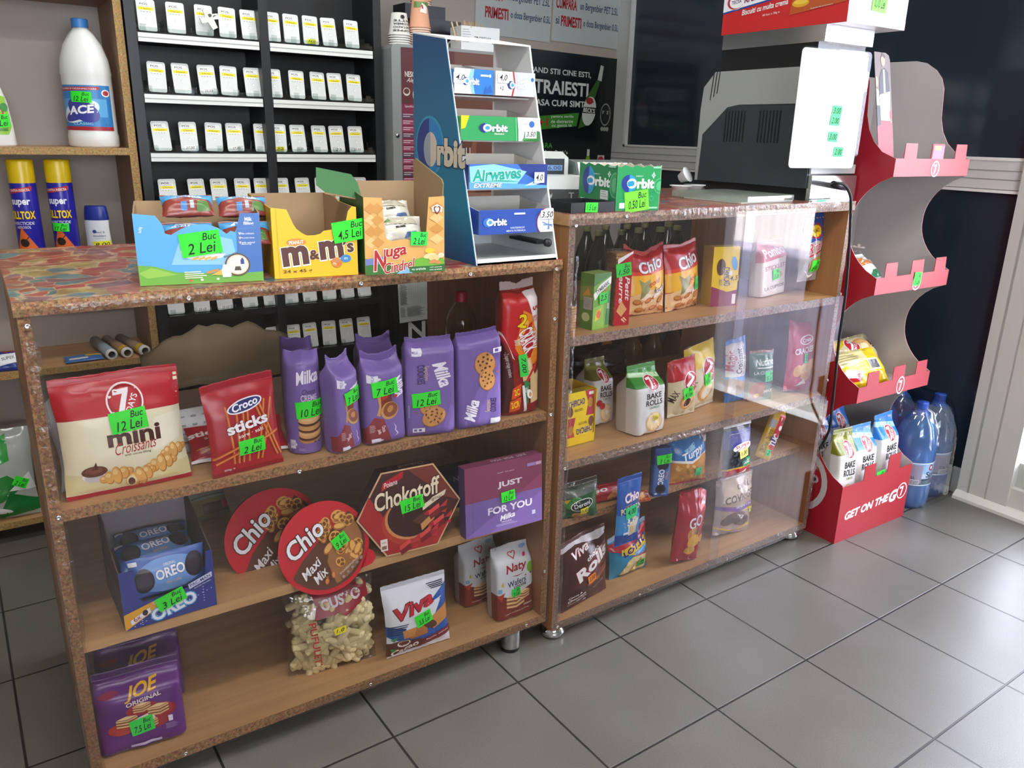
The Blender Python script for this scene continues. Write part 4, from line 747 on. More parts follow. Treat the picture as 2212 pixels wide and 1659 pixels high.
# ================================================================ on top of the left counter
ZT = .9935; CB = M('a98e6c', .8); CBD = M('8f7657', .8)
def tray(name, label, pl, D, front, fcol, art, hb, hl, hr, tags=(), lcol=None, lart=(), inner=CB, c=.0025, base=True, group=None):
    """open shelf-ready cardboard box: front outline in fractions, walls of given heights"""
    Mx, W, H = pl; t = thing(name, label, 'box', Mx, group); F = M(fcol, .42)
    mb = MB(); pts = [(x*W, z*H) for x, z in front]
    mb.prism(pts, 0, c*.5, F); mb.prism(pts, c*.5+.0001, c, inner); draw(mb, art, W, H, off=.0006); mb.build('front_wall', t, 'printed front wall with a torn opening')
    mb = MB()
    L_ = [(c, 0), (D, 0), (D, hb*H), (c, hl*H)] if not isinstance(hl, list) else [(y*D, z*H) for y, z in hl]
    mb.prism(L_, 0, c*.5, M(lcol or fcol, .45), axis='x'); mb.prism(L_, c*.5+.0001, c, inner, axis='x'); 
    if lart: draw(mb, lart, D, H, face=Matrix.Rotation(R(-90), 4, 'Z') @ Matrix.Translation((-D, 0, 0)))
    mb.build('side_wall', t)
    R_ = [(c, 0), (D, 0), (D, hb*H), (c, hr*H)] if not isinstance(hr, list) else [(y*D, z*H) for y, z in hr]
    MB().prism(R_, W-c, W-c*.5, inner, axis='x').prism(R_, W-c*.5+.0001, W, M(lcol or fcol, .45), axis='x').build('side_wall', t)
    MB().box(c, W-c, D-c, D, 0, hb*H, inner).build('back_wall', t)
    if base: MB().box(c, W-c, c, D-c, 0, c, inner).build('base', t)
    for a in tags: price(t, a[0], a[1], a[2], a[3], a[4], a[5], W, H, col=a[6] if len(a) > 6 else GREEN, off=.004)
    return t, Mx, W, H
SKY = '55a8e2'
bt, Mb, Wb, Hb = tray('snack_box', 'open sky blue cardboard box of milk-filled cakes on the left counter', place((303,618), (570,606), 460, ZT, 0, .0), .14,
    [(0,0), (1,0), (1,.985), (.84,.985), (.81,.80), (.79,.72), (.755,.74), (.72,.70), (.66,.78), (.57,.84), (.46,.84), (.36,.78), (.28,.70), (.235,.72), (.215,.86), (.17,.97), (0,1)], SKY,
    [P('8cc6ee', (.26,.28), (.34,.62), (.58,.70), (.76,.62), (.80,.25)), P('6cae3c', (0,.0), (1,0), (1,.14), (.78,.12), (.5,.15), (.3,.17), (.12,.27), (0,.29)), P('8fc24c', (0,.18), (.1,.25), (.3,.14), (.06,.10)), P('3c6db4', (.79,.14), (1,.14), (1,.985), (.84,.985), (.80,.76)), P('4c80c4', (.805,.77), (1,.79), (1,.785), (.805,.76)),
     T('f2f6fa', 'Milk', .905, .905, .06, .055, 0, b=.04), T('f2f6fa', 'filling', .905, .84, .085, .06, 0, b=.04)] + [T('f2e0a0', 'v', .825, .70-.065*i, .02, .04, 0, b=.05) for i in range(3)] + [T('eef4fa', s, .89, .70-.065*i, .11, .026) for i, s in enumerate(('No colours', 'No preservatives', 'with natural'))] + [T('eef4fa', 'flavouring', .875, .545, .08, .024)] +
    [E('f4f4f6', .51, .46, .17, .10), T('24358c', 'Barni', .52, .50, .30, .15, 0, b=.08), P('f4f4f6', (.34,.42), (.70,.42), (.66,.36), (.52,.335), (.40,.36))] + [E('d9ac55', .44+.025*i, .355+.012*(i % 2), .018, .016, 30) for i in range(8)] +
    [E('5d4026', .79, .255, .105, .165), E('d8ccb0', .79, .255, .092, .145), E('f2ead8', .79, .255, .08, .125), E('eae4d6', .755, .30, .022, .03), P('3d3c8a', (.815,.26), (.845,.26), (.845,.32), (.832,.36), (.815,.32)), P('4a4438', (.76,.17), (.82,.17), (.81,.23), (.77,.23)), T('3f3020', 'BAKED WITH', .74, .40, .12, .028, 18, b=.03), P('c98d45', (.53,.17), (.63,.21), (.63,.17), (.54,.135)), P('e0b348', (.57,.12), (.66,.20), (.67,.11)), P('eef2f8', (.66,.08), (.73,.08), (.735,.19), (.71,.25), (.67,.25), (.655,.18)), E('dfe8f2', .69, .25, .025, .014)] + lines('dfe8c8', .355, .165, .53, 4, .014, .028) + [E('f0f2ee', .49, .055, .012, .016), E('f0f2ee', .62, .06, .012, .016), E('d8584a', .40, .05, .012, .016), T('e6f0f8', '5x30g', .05, .78, .05, .05, 80)],
    1.08, [(.02,0), (1,0), (1,1.08), (.5,1.05), (.15,1.0), (.02,1.0)], 1.0, [(lei('2 Lei'), .505, .575, .066, .040, 7)], lcol='7a6d68')
def cake(label, mx):
    t, sk, W, H = bag('cake_bar', label, 'snack bar', (mx, .086, .050), pillow(.03, .5, 2.6), '8a3b30', [P('4fa0da', (0,.55), (.35,.62), (.5,1), (0,1)), P('4fa0da', (.55,1), (.6,.6), (1,.55), (1,1)), P('e6e9ee', (.2,.66), (.8,.62), (.74,.86), (.3,.88)), T('3f74b4', 'Barni', .5, .75, .4, .2, 0, b=.05), B('4a7fc0', .36, .12, .48, .42), B('a9b4bc', .54, .2, .62, .48), P('4e7d3c', (.66,.1), (.92,.1), (.9,.45), (.70,.48))], wr=.0025, body='wrapper', nu=18, nv=12, seal='8a3b30', seal_h=.003, lift=False)
    return t
for i, (x, y, z, rz, rx, s) in enumerate(((.046,.034,.122,3,-50,'left one of the two cake bars on top of the pile in the blue box'), (.138,.046,.120,2,-52,'right one of the two cake bars on top of the pile in the blue box'), (.040,.010,.070,2,-40,'left cake bar of the lower layer seen through the box opening'), (.136,.009,.072,1,-42,'right cake bar of the lower layer seen through the box opening'), (.06,.085,.060,4,-70,'cake bar lying behind the top pair at the left of the blue box'))):
    cake(s, Mb @ TR(x, y, z, rz, rx))
tray('chocolate_box', 'open yellow cardboard box of peanut chocolates marked 4.5 lei', place((594,603), (774,593), 447, ZT, 0, .0), .24,
    [(0,0), (1,0), (1,.99), (.95,1), (.90,.93), (.87,.78), (.79,.72), (.68,.67), (.60,.66), (.56,.62), (.49,.60), (.40,.60), (.34,.64), (.28,.70), (.25,.76), (.22,.85), (.18,.97), (0,1)], 'e9bd12',
    [E('d98a35', .27, .51, .115, .055), T('fbf3e0', 'PEANUT', .27, .51, .17, .05, 3, b=.05), T('55291d', 'm', .25, .32, .31, .28, 5, b=.10, ol='f7efdf'), T('55291d', '&', .475, .325, .12, .14, 5, b=.08, ol='f7efdf'), T('55291d', 'm', .68, .39, .29, .27, 5, b=.10, ol='f7efdf'), T('55291d', '’s', .885, .435, .13, .20, 5, b=.07, ol='f7efdf'),
     T('5a3a12', '24 x 45 g', .27, .095, .34, .06, 1, b=.04), E('3f86c4', .85, .25, .065, .058), T('e8eef4', 'm', .85, .25, .04, .03), E('d9792f', .735, .20, .065, .07, -20), E('c9874a', .74, .235, .05, .035, -10), T('f1ddc8', 'm', .71, .18, .04, .035, -20), B('d1a70e', .055, 0, .06, 1)],
    1.06, [(.02,0), (1,0), (1,1.06), (.02,.99)], [(.02,0), (1,0), (1,1.06), (.6,1.05), (.5,1.0), (.02,.98)], [(lei('4,5 Lei'), .90, .655, .062, .038, 8)], lcol='d6aa10')
nt, Mn, Wn, Hn = tray('nougat_box', 'open waffle-patterned nougat wafer box with raised flaps beside the gum stand', place((790,595), (960,585), 425, ZT, 0, .0), .16,
    [(0,0), (1,0), (1,1), (.80,.99), (.76,.43), (.70,.42), (.66,.41), (.60,.42), (.52,.45), (.44,.45), (.34,.43), (.27,.46), (.25,.52), (.22,.99), (0,1)], 'dca75e',
    [P('c98f45' if (i+j) % 2 else 'e8bd7d', (.0+.16*i, .42+.145*j), (.16*(i+.5), .42+.145*(j+.5)), (.16*(i+1), .42+.145*j), (.16*(i+.5), .42+.145*(j-.5))) for i in (0, .5) for j in (0, 1, 2, 3)] + [P('c98f45' if j % 2 else 'e8bd7d', (.80, .44+.14*j), (.90, .51+.14*j), (.99, .44+.14*j), (.90, .37+.14*j)) for j in range(4)] +
    [P('3c6f2f', (0,0), (1,0), (1,.15), (.85,.17), (.6,.14), (.3,.12), (0,.22)), P('6d7fb0', (0,.21), (.25,.24), (.2,.14), (0,.13)), P('6fae3d', (.45,.14), (.7,.20), (.98,.18), (1,.10), (.6,.05)), P('7fb9dc', (.38,.0), (.58,.0), (.5,.1)), T('b02228', 'N', .18, .19, .18, .27, 4, b=.06, sh=.2, ol='f1e5d6'), T('b02228', 'uga', .38, .27, .26, .15, 6, b=.05, sh=.2, ol='f1e5d6'), T('b02228', 'Cindrel', .42, .105, .40, .14, 8, b=.03, sh=.35, ol='f1e5d6'), B('2f6a35', .54, .015, 1, .085), T('eef2ea', 'cu arahide', .66, .05, .18, .03), T('eef2ea', 'with peanuts', .88, .062, .16, .02), T('eef2ea', 'con arahidi', .88, .032, .16, .02),
     E('e7d09c', .80, .22, .08, .035, 10), E('e3c489', .86, .19, .07, .045), E('c98850', .84, .14, .05, .025, 15), E('c98850', .90, .13, .05, .025, -10), E('e0cfae', .95, .22, .04, .035), E('f0c73d', .80, .29, .06, .035), P('f3efe8', (.84,.80), (.96,.80), (.97,.86), (.90,.90), (.83,.86)), T('7a3a22', '♥', .90, .82, .09, .11, 0), T('f0e7da', '♥', .90, .825, .055, .07, 0)],
    1.14, [(.02,0), (1,0), (1,1.14), (.02,1)], [(.02,0), (1,0), (1,1.42), (.9,1.45), (.05,1.22), (.0,1.16), (.02,1)], [(lei('2 Lei'), .665, .455, .034, .026, -3, '2fd64a')], lcol='2c5f2f')
G1 = M('2c6b34', .4)
fl = MB(); fl.prism([(-.075, .012), (.006, -.006), (.0, .035), (-.012, .055), (-.088, .072), (-.092, .03)], 0, .001, G1).prism([(-.076, .008), (.006, -.009), (.006, -.004), (-.076, .013)], .0002, .0012, CBD); o = fl.build('flap', nt, 'green outside flap folded outwards'); o.location = (.008, .05, Hn*.98); o.rotation_euler = (R(-20), 0, 0); o.scale = (.85, 1, .78)
def wafer_pack(label, mx):
    t, sk, W, H = bag('wrapped_wafer', label, 'packet', (mx, .085, .05), pillow(.028, .5, 2.2), 'd9d4c8', [P('b5ae9c', (.1,.6), (.5,.8), (.9,.6), (.8,.9), (.2,.92)), P('6b8a52', (.06,.7), (.3,.74), (.2,.86)), P('3d3a30', (.35,.45), (.6,.5), (.58,.58), (.34,.53)), P('5b6fa0', (.55,.1), (.9,.15), (.85,.35), (.6,.3)), P('c9b25a', (.7,.05), (.98,.1), (.9,.25))], wr=.004, rough=.18, body='wrapper', nu=18, nv=14, lift=False)
wafer_pack('silvery wrapped wafer on top, seen in the nougat box opening', Mn @ TR(.040, .060, Hn*.66, 4, -35)); wafer_pack('silvery wrapped wafer below, seen in the nougat box opening', Mn @ TR(.038, .012, Hn*.44, -3, -25))
# ---- gum display stand
gx0, gx1, gd = -.158, .052, .272; gy = .006; gh = .462; ft = .128; WH = M('e4e6e6', .45); WHS = M('d5d8d8', .5)
gs = thing('gum_stand', 'tall slanted cardboard gum stand with blue side panel and white inside', 'display stand', TR(gx0, gy, ZT)); gw = gx1-gx0
side = [(0, 0), (gd, 0), (gd, gh), (ft, gh-.022), (ft-.006, gh-.045)]
BLU = bpy.data.materials.new('blue_print'); BLU.use_nodes = True; nt_ = BLU.node_tree; b_ = nt_.nodes['Principled BSDF']; tc = nt_.nodes.new('ShaderNodeTexCoord'); sp = nt_.nodes.new('ShaderNodeSeparateXYZ'); rp = nt_.nodes.new('ShaderNodeValToRGB')
nt_.links.new(tc.outputs['Generated'], sp.inputs[0]); nt_.links.new(sp.outputs[2], rp.inputs[0]); nt_.links.new(rp.outputs[0], b_.inputs['Base Color']); b_.inputs['Roughness'].default_value = .4
for i, (p_, c_) in enumerate(((0, '1c4f86'), (.25, '2a86a8'), (.6, '2f7aa4'), (1, '1f4f80'))):
    e = rp.color_ramp.elements[i] if i < 2 else rp.color_ramp.elements.new(.5); e.position = p_; e.color = hx(c_)
mb = MB(); mb.prism(side, 0, .0018, BLU, axis='x', capm=BLU); mb.prism(side, .0018, .004, WH, axis='x')
fL = Matrix.Rotation(R(-90), 4, 'Z') @ Matrix.Translation((-gd, 0, 0))
draw(mb, [E('3fa0c4', .275, .50, .235, .135), E('2a3c86', .27, .50, .215, .125), P('2f86c9', *[(.27+.215*math.cos(R(a)), .50+.125*math.sin(R(a))) for a in range(-90, 91, 10)]), E('d9cdb8', .29, .485, .115, .078), P('9fa9b5', *[(.29+.115*math.cos(R(a)), .485+.078*math.sin(R(a))) for a in range(90, 271, 15)]), T('dccfb8', 'rbit', .62, .475, .44, .125, -1, b=.10, ol='14345f')], gd, gh, face=fL)
mb.build('side_panel', gs, 'blue printed side panel')
MB().prism(side, gw-.004, gw, WH, axis='x').build('side_panel', gs, 'white inner side panel')
MB().box(.004, gw-.004, gd-.003, gd, 0, .09, WHS).build('back_panel', gs)
MB().box(.004, gw-.004, 0, gd-.003, 0, .004, WH).box(.004, gw-.004, 0, .003, .0, .012, WH).build('base_shelf', gs)
MB().prism([(ft, gh-.022), (gd, gh), (gd, gh+.003), (ft, gh-.019)], 0, gw, M('eef2f4', .4), axis='x').build('top_panel', gs)
for z in (.058, .148, .246, .335): MB().box(.004, gw-.004, .03+z*.28, gd-.004, z-.003, z, WHS).build('shelf', gs)
def gum(label, x, w_, z, y, h, col, art, tags, d=.13, gums=None, tl=4):
    Mx = TR(gx0+x, gy+y, ZT+z, 0, 0); t, M_, W, H = tray('gum_box', label, (Mx, w_, h), d, [(0,0), (1,0), (1,1), (0,1)], col, art, 1.35, .95, [(.02,0), (1,0), (1,1.35), (.9,1.3), (.02,.95)], (), inner=M('cfcac0', .7), lcol=col)
    for a in tags: price(t, a[0], a[1], a[2], a[3], a[4], 0, W, H, col='eef0ef', off=.004)
    if gums:
        for i in range(gums[1]):
            MB().box(0, .012, 0, d-.03, 0, h*.62, M(gums[0], .35)).build('gum_packet', t).location = (.006+i*(w_-.012)/gums[1], .006, .004)
def orb(u, v, s, asp, tcol='f4f6fa', a='2b2d7d', b='3fa0dc'):
    return [E(a, u-s*.95, v, s*.62, s*.62*asp), P(b, *[(u-s*.95+s*.62*math.cos(R(q)), v+s*.62*asp*math.sin(R(q))) for q in range(-90, 91, 15)]), T(tcol, 'Orbit', u+.02, v, s*2.7, s*asp*1.0, 0, b=.09, ol='36508a', os=.03)]
K = gw-.012
gum('white and blue gum box at the left of the top shelf of the gum stand', .005, .094, .337, .100, .048, '2f7cc8', [P('f1f3f6', (0,0), (.44,0), (.40,.3), (.34,.6), (.42,1), (0,1)), P('8fc4ee', (.44,0), (.40,.3), (.34,.6), (.42,1), (.5,1), (.46,.5), (.52,0)), P('2f62b4', (.78,.05), (.92,.4), (.98,.1)), P('2f62b4', (.74,.02), (.8,.35), (.86,.05))] + orb(.42, .50, .14, 2.0) + [B('e4ecf6', .66, .72, .86, .80), E('e4ecf6', .90, .76, .03, .07)], [([('4,0', .1, 0, .8, .6)], .10, .62, .026, .020)])
gum('white gum box at the right of the top shelf of the gum stand', .104, K-.098, .337, .100, .048, 'e8e9e9', [P('c9ccd0', (.52,0), (1,0), (1,1), (.5,1), (.58,.5)), P('dfe2e5', (.6,.55), (1,.9), (1,.6)), P('b02a33', (.40,0), (.44,0), (.50,.5), (.46,1), (.42,1), (.47,.5))] + orb(.52, .45, .14, 2.0) + [E('2f6cb8', .93, .72, .04, .09), B('c3d3ea', .72, .70, .87, .76), T('4a4f55', '+2', .15, .30, .1, .16)], [([('4,0', 0, 0, .7, .7)], .17, .72, .028, .019)])
gum('green spearmint gum box on the second shelf of the gum stand', .005, K-.002, .246, .072, .048, '2f9e58', [P('e6ebe8', (.72,0), (1,0), (1,1), (.70,1), (.715,.5)), P('7dc48e', (.69,0), (.70,0), (.685,1), (.675,1)), P('f0d022', (.0,.45), (.05,.5), (.10,1), (0,1)), P('2f7f3e', (.78,0), (1,0), (1,.42), (.9,.5), (.8,.35)), P('57ad55', (.76,.02), (.86,.4), (.93,.1)), E('2f6cb8', .89, .72, .035, .14), B('c3d3ea', .78, .70, .85, .76)] + orb(.40, .52, .115, 2.7) + [T('e8f2ea', 'SPEARMINT', .47, .28, .13, .08)], [([('3.50', 0, 0, .8, .6)], .87, .30, .030, .017)], gums=('b8413c', 12))
gum('dark blue and turquoise eucalyptus gum box on the third shelf of the gum stand', .005, K-.002, .150, .038, .050, '243a86', [P('3f74c4', (0,0), (.75,0), (.9,.25), (.7,.6), (.6,1), (0,1)), P('8fd0ee', (.02,.1), (.6,.2), (.72,.7), (.3,1), (0,.9)), P('5fa8de', (0,0), (1,0), (1,.12), (.5,.22), (0,.3)), T('2aa695', 'Airwaves', .34, .60, .62, .50, 3, b=.07, sh=.15, ol='e4f2f2'), P('2aa695', (.1,.30), (.4,.36), (.66,.28), (.5,.29), (.3,.31)), T('eef2f8', 'EXTREME', .23, .15, .36, .18, 0, b=.06, sh=.25, ol='22346e'), P('cfe6f8', (.70,.12), (.82,.30), (.80,.2), (.95,.28), (.84,.14))], [([('4.0', 0, 0, .7, .6)], .88, .45, .026, .022)])
gum('royal blue winter mint gum box on the lowest shelf of the gum stand', .014, K-.012, .060, .010, .050, '2c4fa6', [E('e4e7ee', .94, .42, .17, .62), E('b02a3a', .94, .42, .175, .64), E('e4e7ee', .94, .42, .165, .60), P('2c4fa6', (1.0,0), (1.2,0), (1.2,1), (1.0,1)) if 0 else B('5a78c0', .86, .28, .99, .32), P('6d88c8', (.92,.1), (.935,.6), (.95,.1)), P('6d88c8', (.84,.45), (.99,.25), (.99,.2), (.85,.38))] + orb(.20, .50, .10, 2.9, a='3a7ad0', b='4fa8e6') + [T('dfe7f6', 'WINTERFROST', .50, .24, .2, .075), T('dfe7f6', 'MENTA PUTERNICA', .48, .12, .26, .075), B('cdd8f0', .45, .78, .6, .86)], [([('3.50', 0, 0, .9, .7)], .90, .74, .034, .018)], gums=('2a3f86', 10))
MB().box(gw-.05, gw-.02, .012, .12, .034, .040, M('17181a', .4)).lathe([(.001,-.004),(.009,-.004),(.009,.004),(.001,.004)], M('17181a', .4), 16, TR(gw-.022, .010, .036, 0, 90)).build('spring_pusher', gs)
# ================================================================ goods in the right counter
A1, A2, A3, A4 = .8115, .5015, .3145, .0585
RED = 'b3202b'
def hang(xl, xr, yb, ztop, Y):
    a = at(xl, yb, Y=Y); b = at(xr, yb-6, Y=Y); return Matrix.Translation(a) @ Matrix.Rotation(R(4), 4, 'Z'), abs(b.x-a.x), ztop-a.z
def rel(pl, dx=0, dy=0, dz=0): return (pl[0] @ Matrix.Translation((dx, dy, dz)), pl[1], pl[2])
pl = place((1285,716), (1321,708), 590, A1, 0, .012)
carton('juice_carton', 'small green juice carton with a white band at the left of the top shelf', 'carton', pl, .042, '6fa83a', [P('3f7a34', (0,.78), (1,.95), (1,1), (0,1)), P('eef0ea', (0,.64), (.35,.80), (1,.93), (1,.80), (.4,.66), (.08,.53)), T('2f3b2a', 'TYMBARK', .5, .745, .84, .075, 26, b=.05), P('e08a2a', (.3,.60), (.9,.74), (.6,.62)), P('2f8a4a', (.78,.05), (.98,.05), (.98,.70), (.9,.66)), T('eef0ea', 'EXOTIC', .88, .40, .22, .06, 84, b=.03), P('8cbf4a', (0,.0), (.7,.0), (.6,.45), (0,.4)), P('e9c23a', (.12,.15), (.4,.2), (.5,.38), (.2,.34)), E('d9762f', .34, .27, .14, .07)],
    [([('2,5', 0, .0, .8, .6)], .55, .56, .030, .027, 5, '2fd64a')], left='5f8a3a', top='8fae5a', lart=[P('8a9a52', (0,.5), (1,.55), (1,.8), (0,.75)), B('b9b7ad', .3, .36, .95, .58), P('e0a23a', (.2,.6), (.8,.62), (.6,.75)), E('c9d29a', .5, .22, .3, .08)] + lines('8a887e', .34, .55, .9, 7, .008, .025))
BIS = bpy.data.materials.new('biscuit'); BIS = M('c99a5f', .7, bump=.5, bscale=400)
pl = place((1330,707), (1365,704), 543, A1, 0, .012); Mx, W, H = pl
t = thing('biscuit_stack', 'tall clear wrapped stack of square biscuits with red front label marked 1.50', 'pack', Mx)
mb = MB(); mb.box(.001, W-.001, .002, .052, 0, H, CLEARW := clearfilm('clear_wrap', 'f3efe8', 2.0, .08, .6, 60., .03), skip='b')
draw(mb, [P(RED, (.06,0), (1,0), (1,.97), (.06,.80)), T('f0e6d9', 'Petit', .76, .53, .26, .085*2.4, -86, b=.02, sh=.2) if 0 else T('f0e6d9', 'Petit', .78, .50, 1.3, .072, -87, b=.03, sh=.3), T('f0e6d9', 'Beurre', .40, .54, 1.9, .075, -87, b=.03, sh=.3), P('d9a468', (.18,.20), (.5,.12), (.82,.22), (.45,.34)), P('e8c9a0', (.55,.10), (.75,.05), (.72,.04), (.5,.08)), P('e8c9a0', (.65,.12), (.85,.07), (.82,.06), (.6,.10)), P('e9e4dc', (.1,.83), (1,.97), (1,1), (.1,.9))], W, H, off=-.001)
mb.build('wrapper', t)
n = 23
for k in range(n):
    m = MB(); z = .002+k*(H-.006)/n; h = (H-.006)/n*.82; m.prism([(.003+ (.0008 if i % 2 else 0)+i*(W-.006)/6, .006) for i in range(7)]+[(.003+i*(W-.006)/6, .048+(.0008 if i % 2 else 0)) for i in range(6, -1, -1)], z, z+h, BIS, axis='z'); m.build('biscuit', t)
price(t, lei('1,50'), .44, .76, .042, .032, 8, W, H, col='2fd64a')
t = thing('biscuit_stack', 'small stack of square biscuits low behind the juice carton', 'pack', TR(.100, .055, A1))
for k in range(9): MB().box(0, .05, 0, .05, .0005+k*.0065, .0005+k*.0065+.0055, BIS).build('biscuit', t)
GF = [P('b8202b', (0,.60), (1,.68), (1,1), (0,1)), P('d9452f', (0,.60), (1,.68), (1,.74), (0,.66)), P('e9b22c', (0,.60), (1,.68), (1,.35), (0,.3)), P('e6be8a', (0,0), (1,0), (1,.32), (.6,.40), (0,.28)), T('f0eeee', 'Chio', .55, .78, .62, .20, 10, b=.05, sh=.2, ol='4a2a22'), P('8d8d5a', (.22,.56), (.36,.50), (.52,.57), (.5,.40), (.40,.30), (.26,.24), (.28,.42)), T('b02a2a', 'gold', .62, .49, .32, .10, 14, b=.03, sh=.2), P('efeae0', (.58,.30), (.95,.48), (.98,.42), (.62,.24)), T('2a2420', 'fisch', .75, .39, .30, .10, 16, b=.02, sh=.3), P('f0e2c4', (.3,.24), (.4,.33), (.55,.32), (.62,.24), (.6,.19))] + fish(.22,.20,.09,.07,-10) + fish(.48,.22,.09,.07,20) + fish(.80,.22,.08,.07,50) + fish(.30,.08,.10,.06,0) + fish(.62,.10,.09,.06,10) + fish(.86,.08,.08,.06,-20)
bag('fish_cracker_bag', 'red and yellow fish cracker bag facing out on the top shelf', 'bag', place((1368,691), (1453,679), 534, A1, 7, .012), pillow(.05), 'c0392f', GF, (), seal='a81c28', seal_h=.01, wr=.003, top=[.04,-.06,-.1,-.02,.05], roll=1)
bag('fish_cracker_bag', 'red and yellow fish cracker bag turned sideways, marked 4 lei', 'bag', place((1462,680), (1530,663), 528, A1, 7, .012), pillow(.055), 'c0392f', GF, [(lei('4 Lei'), .75, .40, .022, .034, 6, '2fd64a')], back='8e1c26', seal='a81c28', seal_h=.01, wr=.004, top=[.0,.0,-.02,.02,.06])
CHP = [E('5b3324', .32, .66, .17, .14), E('40241a', .32, .66, .06, .11), T('3f2b2a', 'CHIPICAO', .56, .50, .62, .13, -84, b=.05, ol='e9e4d9'), T('5a3a1a', 'BISCUITI', .34, .40, .2, .06, -86), E('4f9ad0', .83, .72, .11, .12, 15), P('8a2f55', (0,0), (1,0), (1,.27), (.6,.24), (0,.34)), B('eee8e2', .82, .03, .96, .20), E('f0ede0', .7, .55, .07, .05)]
carton('biscuit_box', 'upright yellow biscuit box with a dark oval on the top shelf', 'box', place((1540,664), (1596,661), 533, A1, 2, .012), .05, 'e6c31f', CHP, [([('4,5', 0, 0, .9, .8)], .82, .47, .030, .018, 4, 'e6c31f')], left='c9a31a', top='d9b71e')
bag('stick_bag', 'pale pink and white stick biscuit bag on the top shelf behind the glare', 'bag', place((1652,647), (1704,634), 522, A1, 4, .012), gusset(.05, .7), 'ddd3cc', [P('c25a66', (0,.62), (1,.70), (1,1), (0,1)), T('f1ecec', 'Pombo', .5, .80, .84, .16, 5, b=.05), T('b8606a', 'STICKLET', .5, .52, .8, .08, 3, b=.02), T('6b5a55', 'LA CUPTOR', .5, .15, .8, .06, 3, b=.02), E('caa27a', .6, .36, .2, .07)], [(lei('15 Lei'), .52, .38, .040, .030, 4, '3fe04a')], back='cfc8c2', wr=.002)
bag('croissant_pack', 'blue and clear croissant pack with red script hanging at the right under the countertop', 'pack', hang(1735, 1780, 612, 1.052, .075), pillow(.045), 'a9a39d', [P('2b4f9c', (0,.58), (.4,.66), (1,.62), (1,1), (0,1)), E('b02a33', .45, .80, .33, .12, 8), E('e6c52a', .45, .80, .27, .09, 8), T('6b2a20', 'PREMIO', .45, .80, .40, .06, 8, b=.02), T('b02a38', 'Rinaldi', .54, .57, .86, .16, 16, b=.03, sh=.4, ol='efeaea'), P('b02a38', (.2,.42), (.95,.54), (.95,.51), (.2,.39)), E('b98a55', .55, .30, .3, .1, 20), P('efeaea', (.1,.2), (.4,.1), (.7,.18), (.4,.06))], [(lei('6 Lei'), .56, .26, .042, .034, 4, '3fe02c')], rough=.15, wr=.004, seal='2b4f9c', seal_h=.012, lift=False)
# second shelf
DBX = place((1229,971), (1290,955), 845, A2, 0, .012); Mx, W, H = DBX
t = thing('biscuit_tray', 'yellow display tray of upright biscuit packets at the left of the second shelf', 'tray', Mx)
MB().box(0, W, 0, .003, 0, H*.16, M('e9c81c', .45)).box(W-.002, W, 0, .10, 0, H*1.0, M('e3bf1a', .45)).box(0, .002, 0, .10, 0, H, M('d9b51a', .45)).box(0, W, .098, .10, 0, H, M('d9b51a', .45)).box(0, W, 0, .1, 0, .002, M('d9b51a', .45)).build('tray', t)
def chip(label, mx, w_, h_): carton('biscuit_packet', label, 'packet', (mx, w_, h_), .03, 'ecd01f', [P('b3364a', (.70,0), (1,0), (1,1), (.66,1), (.78,.5)), E('b98a2f', .86, .5, .1, .2), T('4a2f2a', 'CHIPICAO', .34, .58, .62, .26, 5, b=.06, ol='f3ecd9'), T('6b4a1a', 'BISCUITI', .42, .28, .3, .1, 3, b=.02), E('7a4a30', .10, .25, .1, .2), B('efe8d9', .80, .82, .98, .94)], top='dcc02a', tart=lines('8a7a2a', .1, .8, .9, 5, .08, .18))
chip('yellow and red biscuit packet, upper one in the display tray', Mx @ TR(.004, .004, H*.52, 0, -3), W-.008, H*.46)
chip('yellow and red biscuit packet turned upside down, lower one in the display tray', Mx @ TR(W-.004, .004, H*.52, 0, 0, 180) , W-.008, H*.46)
def roll_art(c1, c2, word): return [P(c1, (0,.74), (1,.74), (1,1), (0,1)), P(c2, (0,.9), (1,.84), (1,.9), (0,.97)), T('23211f', 'BAKE', .56, .60, .52, .09, 0, b=.04), T('23211f', 'ROLLS', .56, .49, .56, .09, 0, b=.04), T(c1, word, .58, .41, .34, .035), E('d9b27c', .55, .17, .28, .16), E('ecd2a4', .56, .18, .25, .14), E('f4ead6', .58, .18, .07, .04)] + seven(.56, .79, .20, .10)
def bakeroll(label, pl, c1, c2, word, tags=(), D=.085, extra=()): return bag('bake_roll_bag', label, 'bag', pl, gusset(D, .70, 8.), 'dcdcd8', roll_art(c1, c2, word)+list(extra), tags, wr=.003, back='c4c1ba', seal=c1, seal_h=.012, rough=.25)
bakeroll('white and olive bake roll bag with tomatoes standing behind the green-topped one', place((1313,937), (1356,925), 783, A2, 4, .055), '6a6b2a', '7d7d35', 'TOMATO', extra=[E('b8322f', .22, .36, .14, .055), E('b8322f', .36, .30, .13, .055)])
bakeroll('white and green bake roll bag with a yellow price dot on the second shelf', place((1384,951), (1445,933), 797, A2, 4, .012), '3f8f3a', 'bfe0b0', 'GARLIC', [([('5 Lei', 0, 0, .8, .6)], .62, .235, .018, .014, 6, 'e8e02a')], .09)
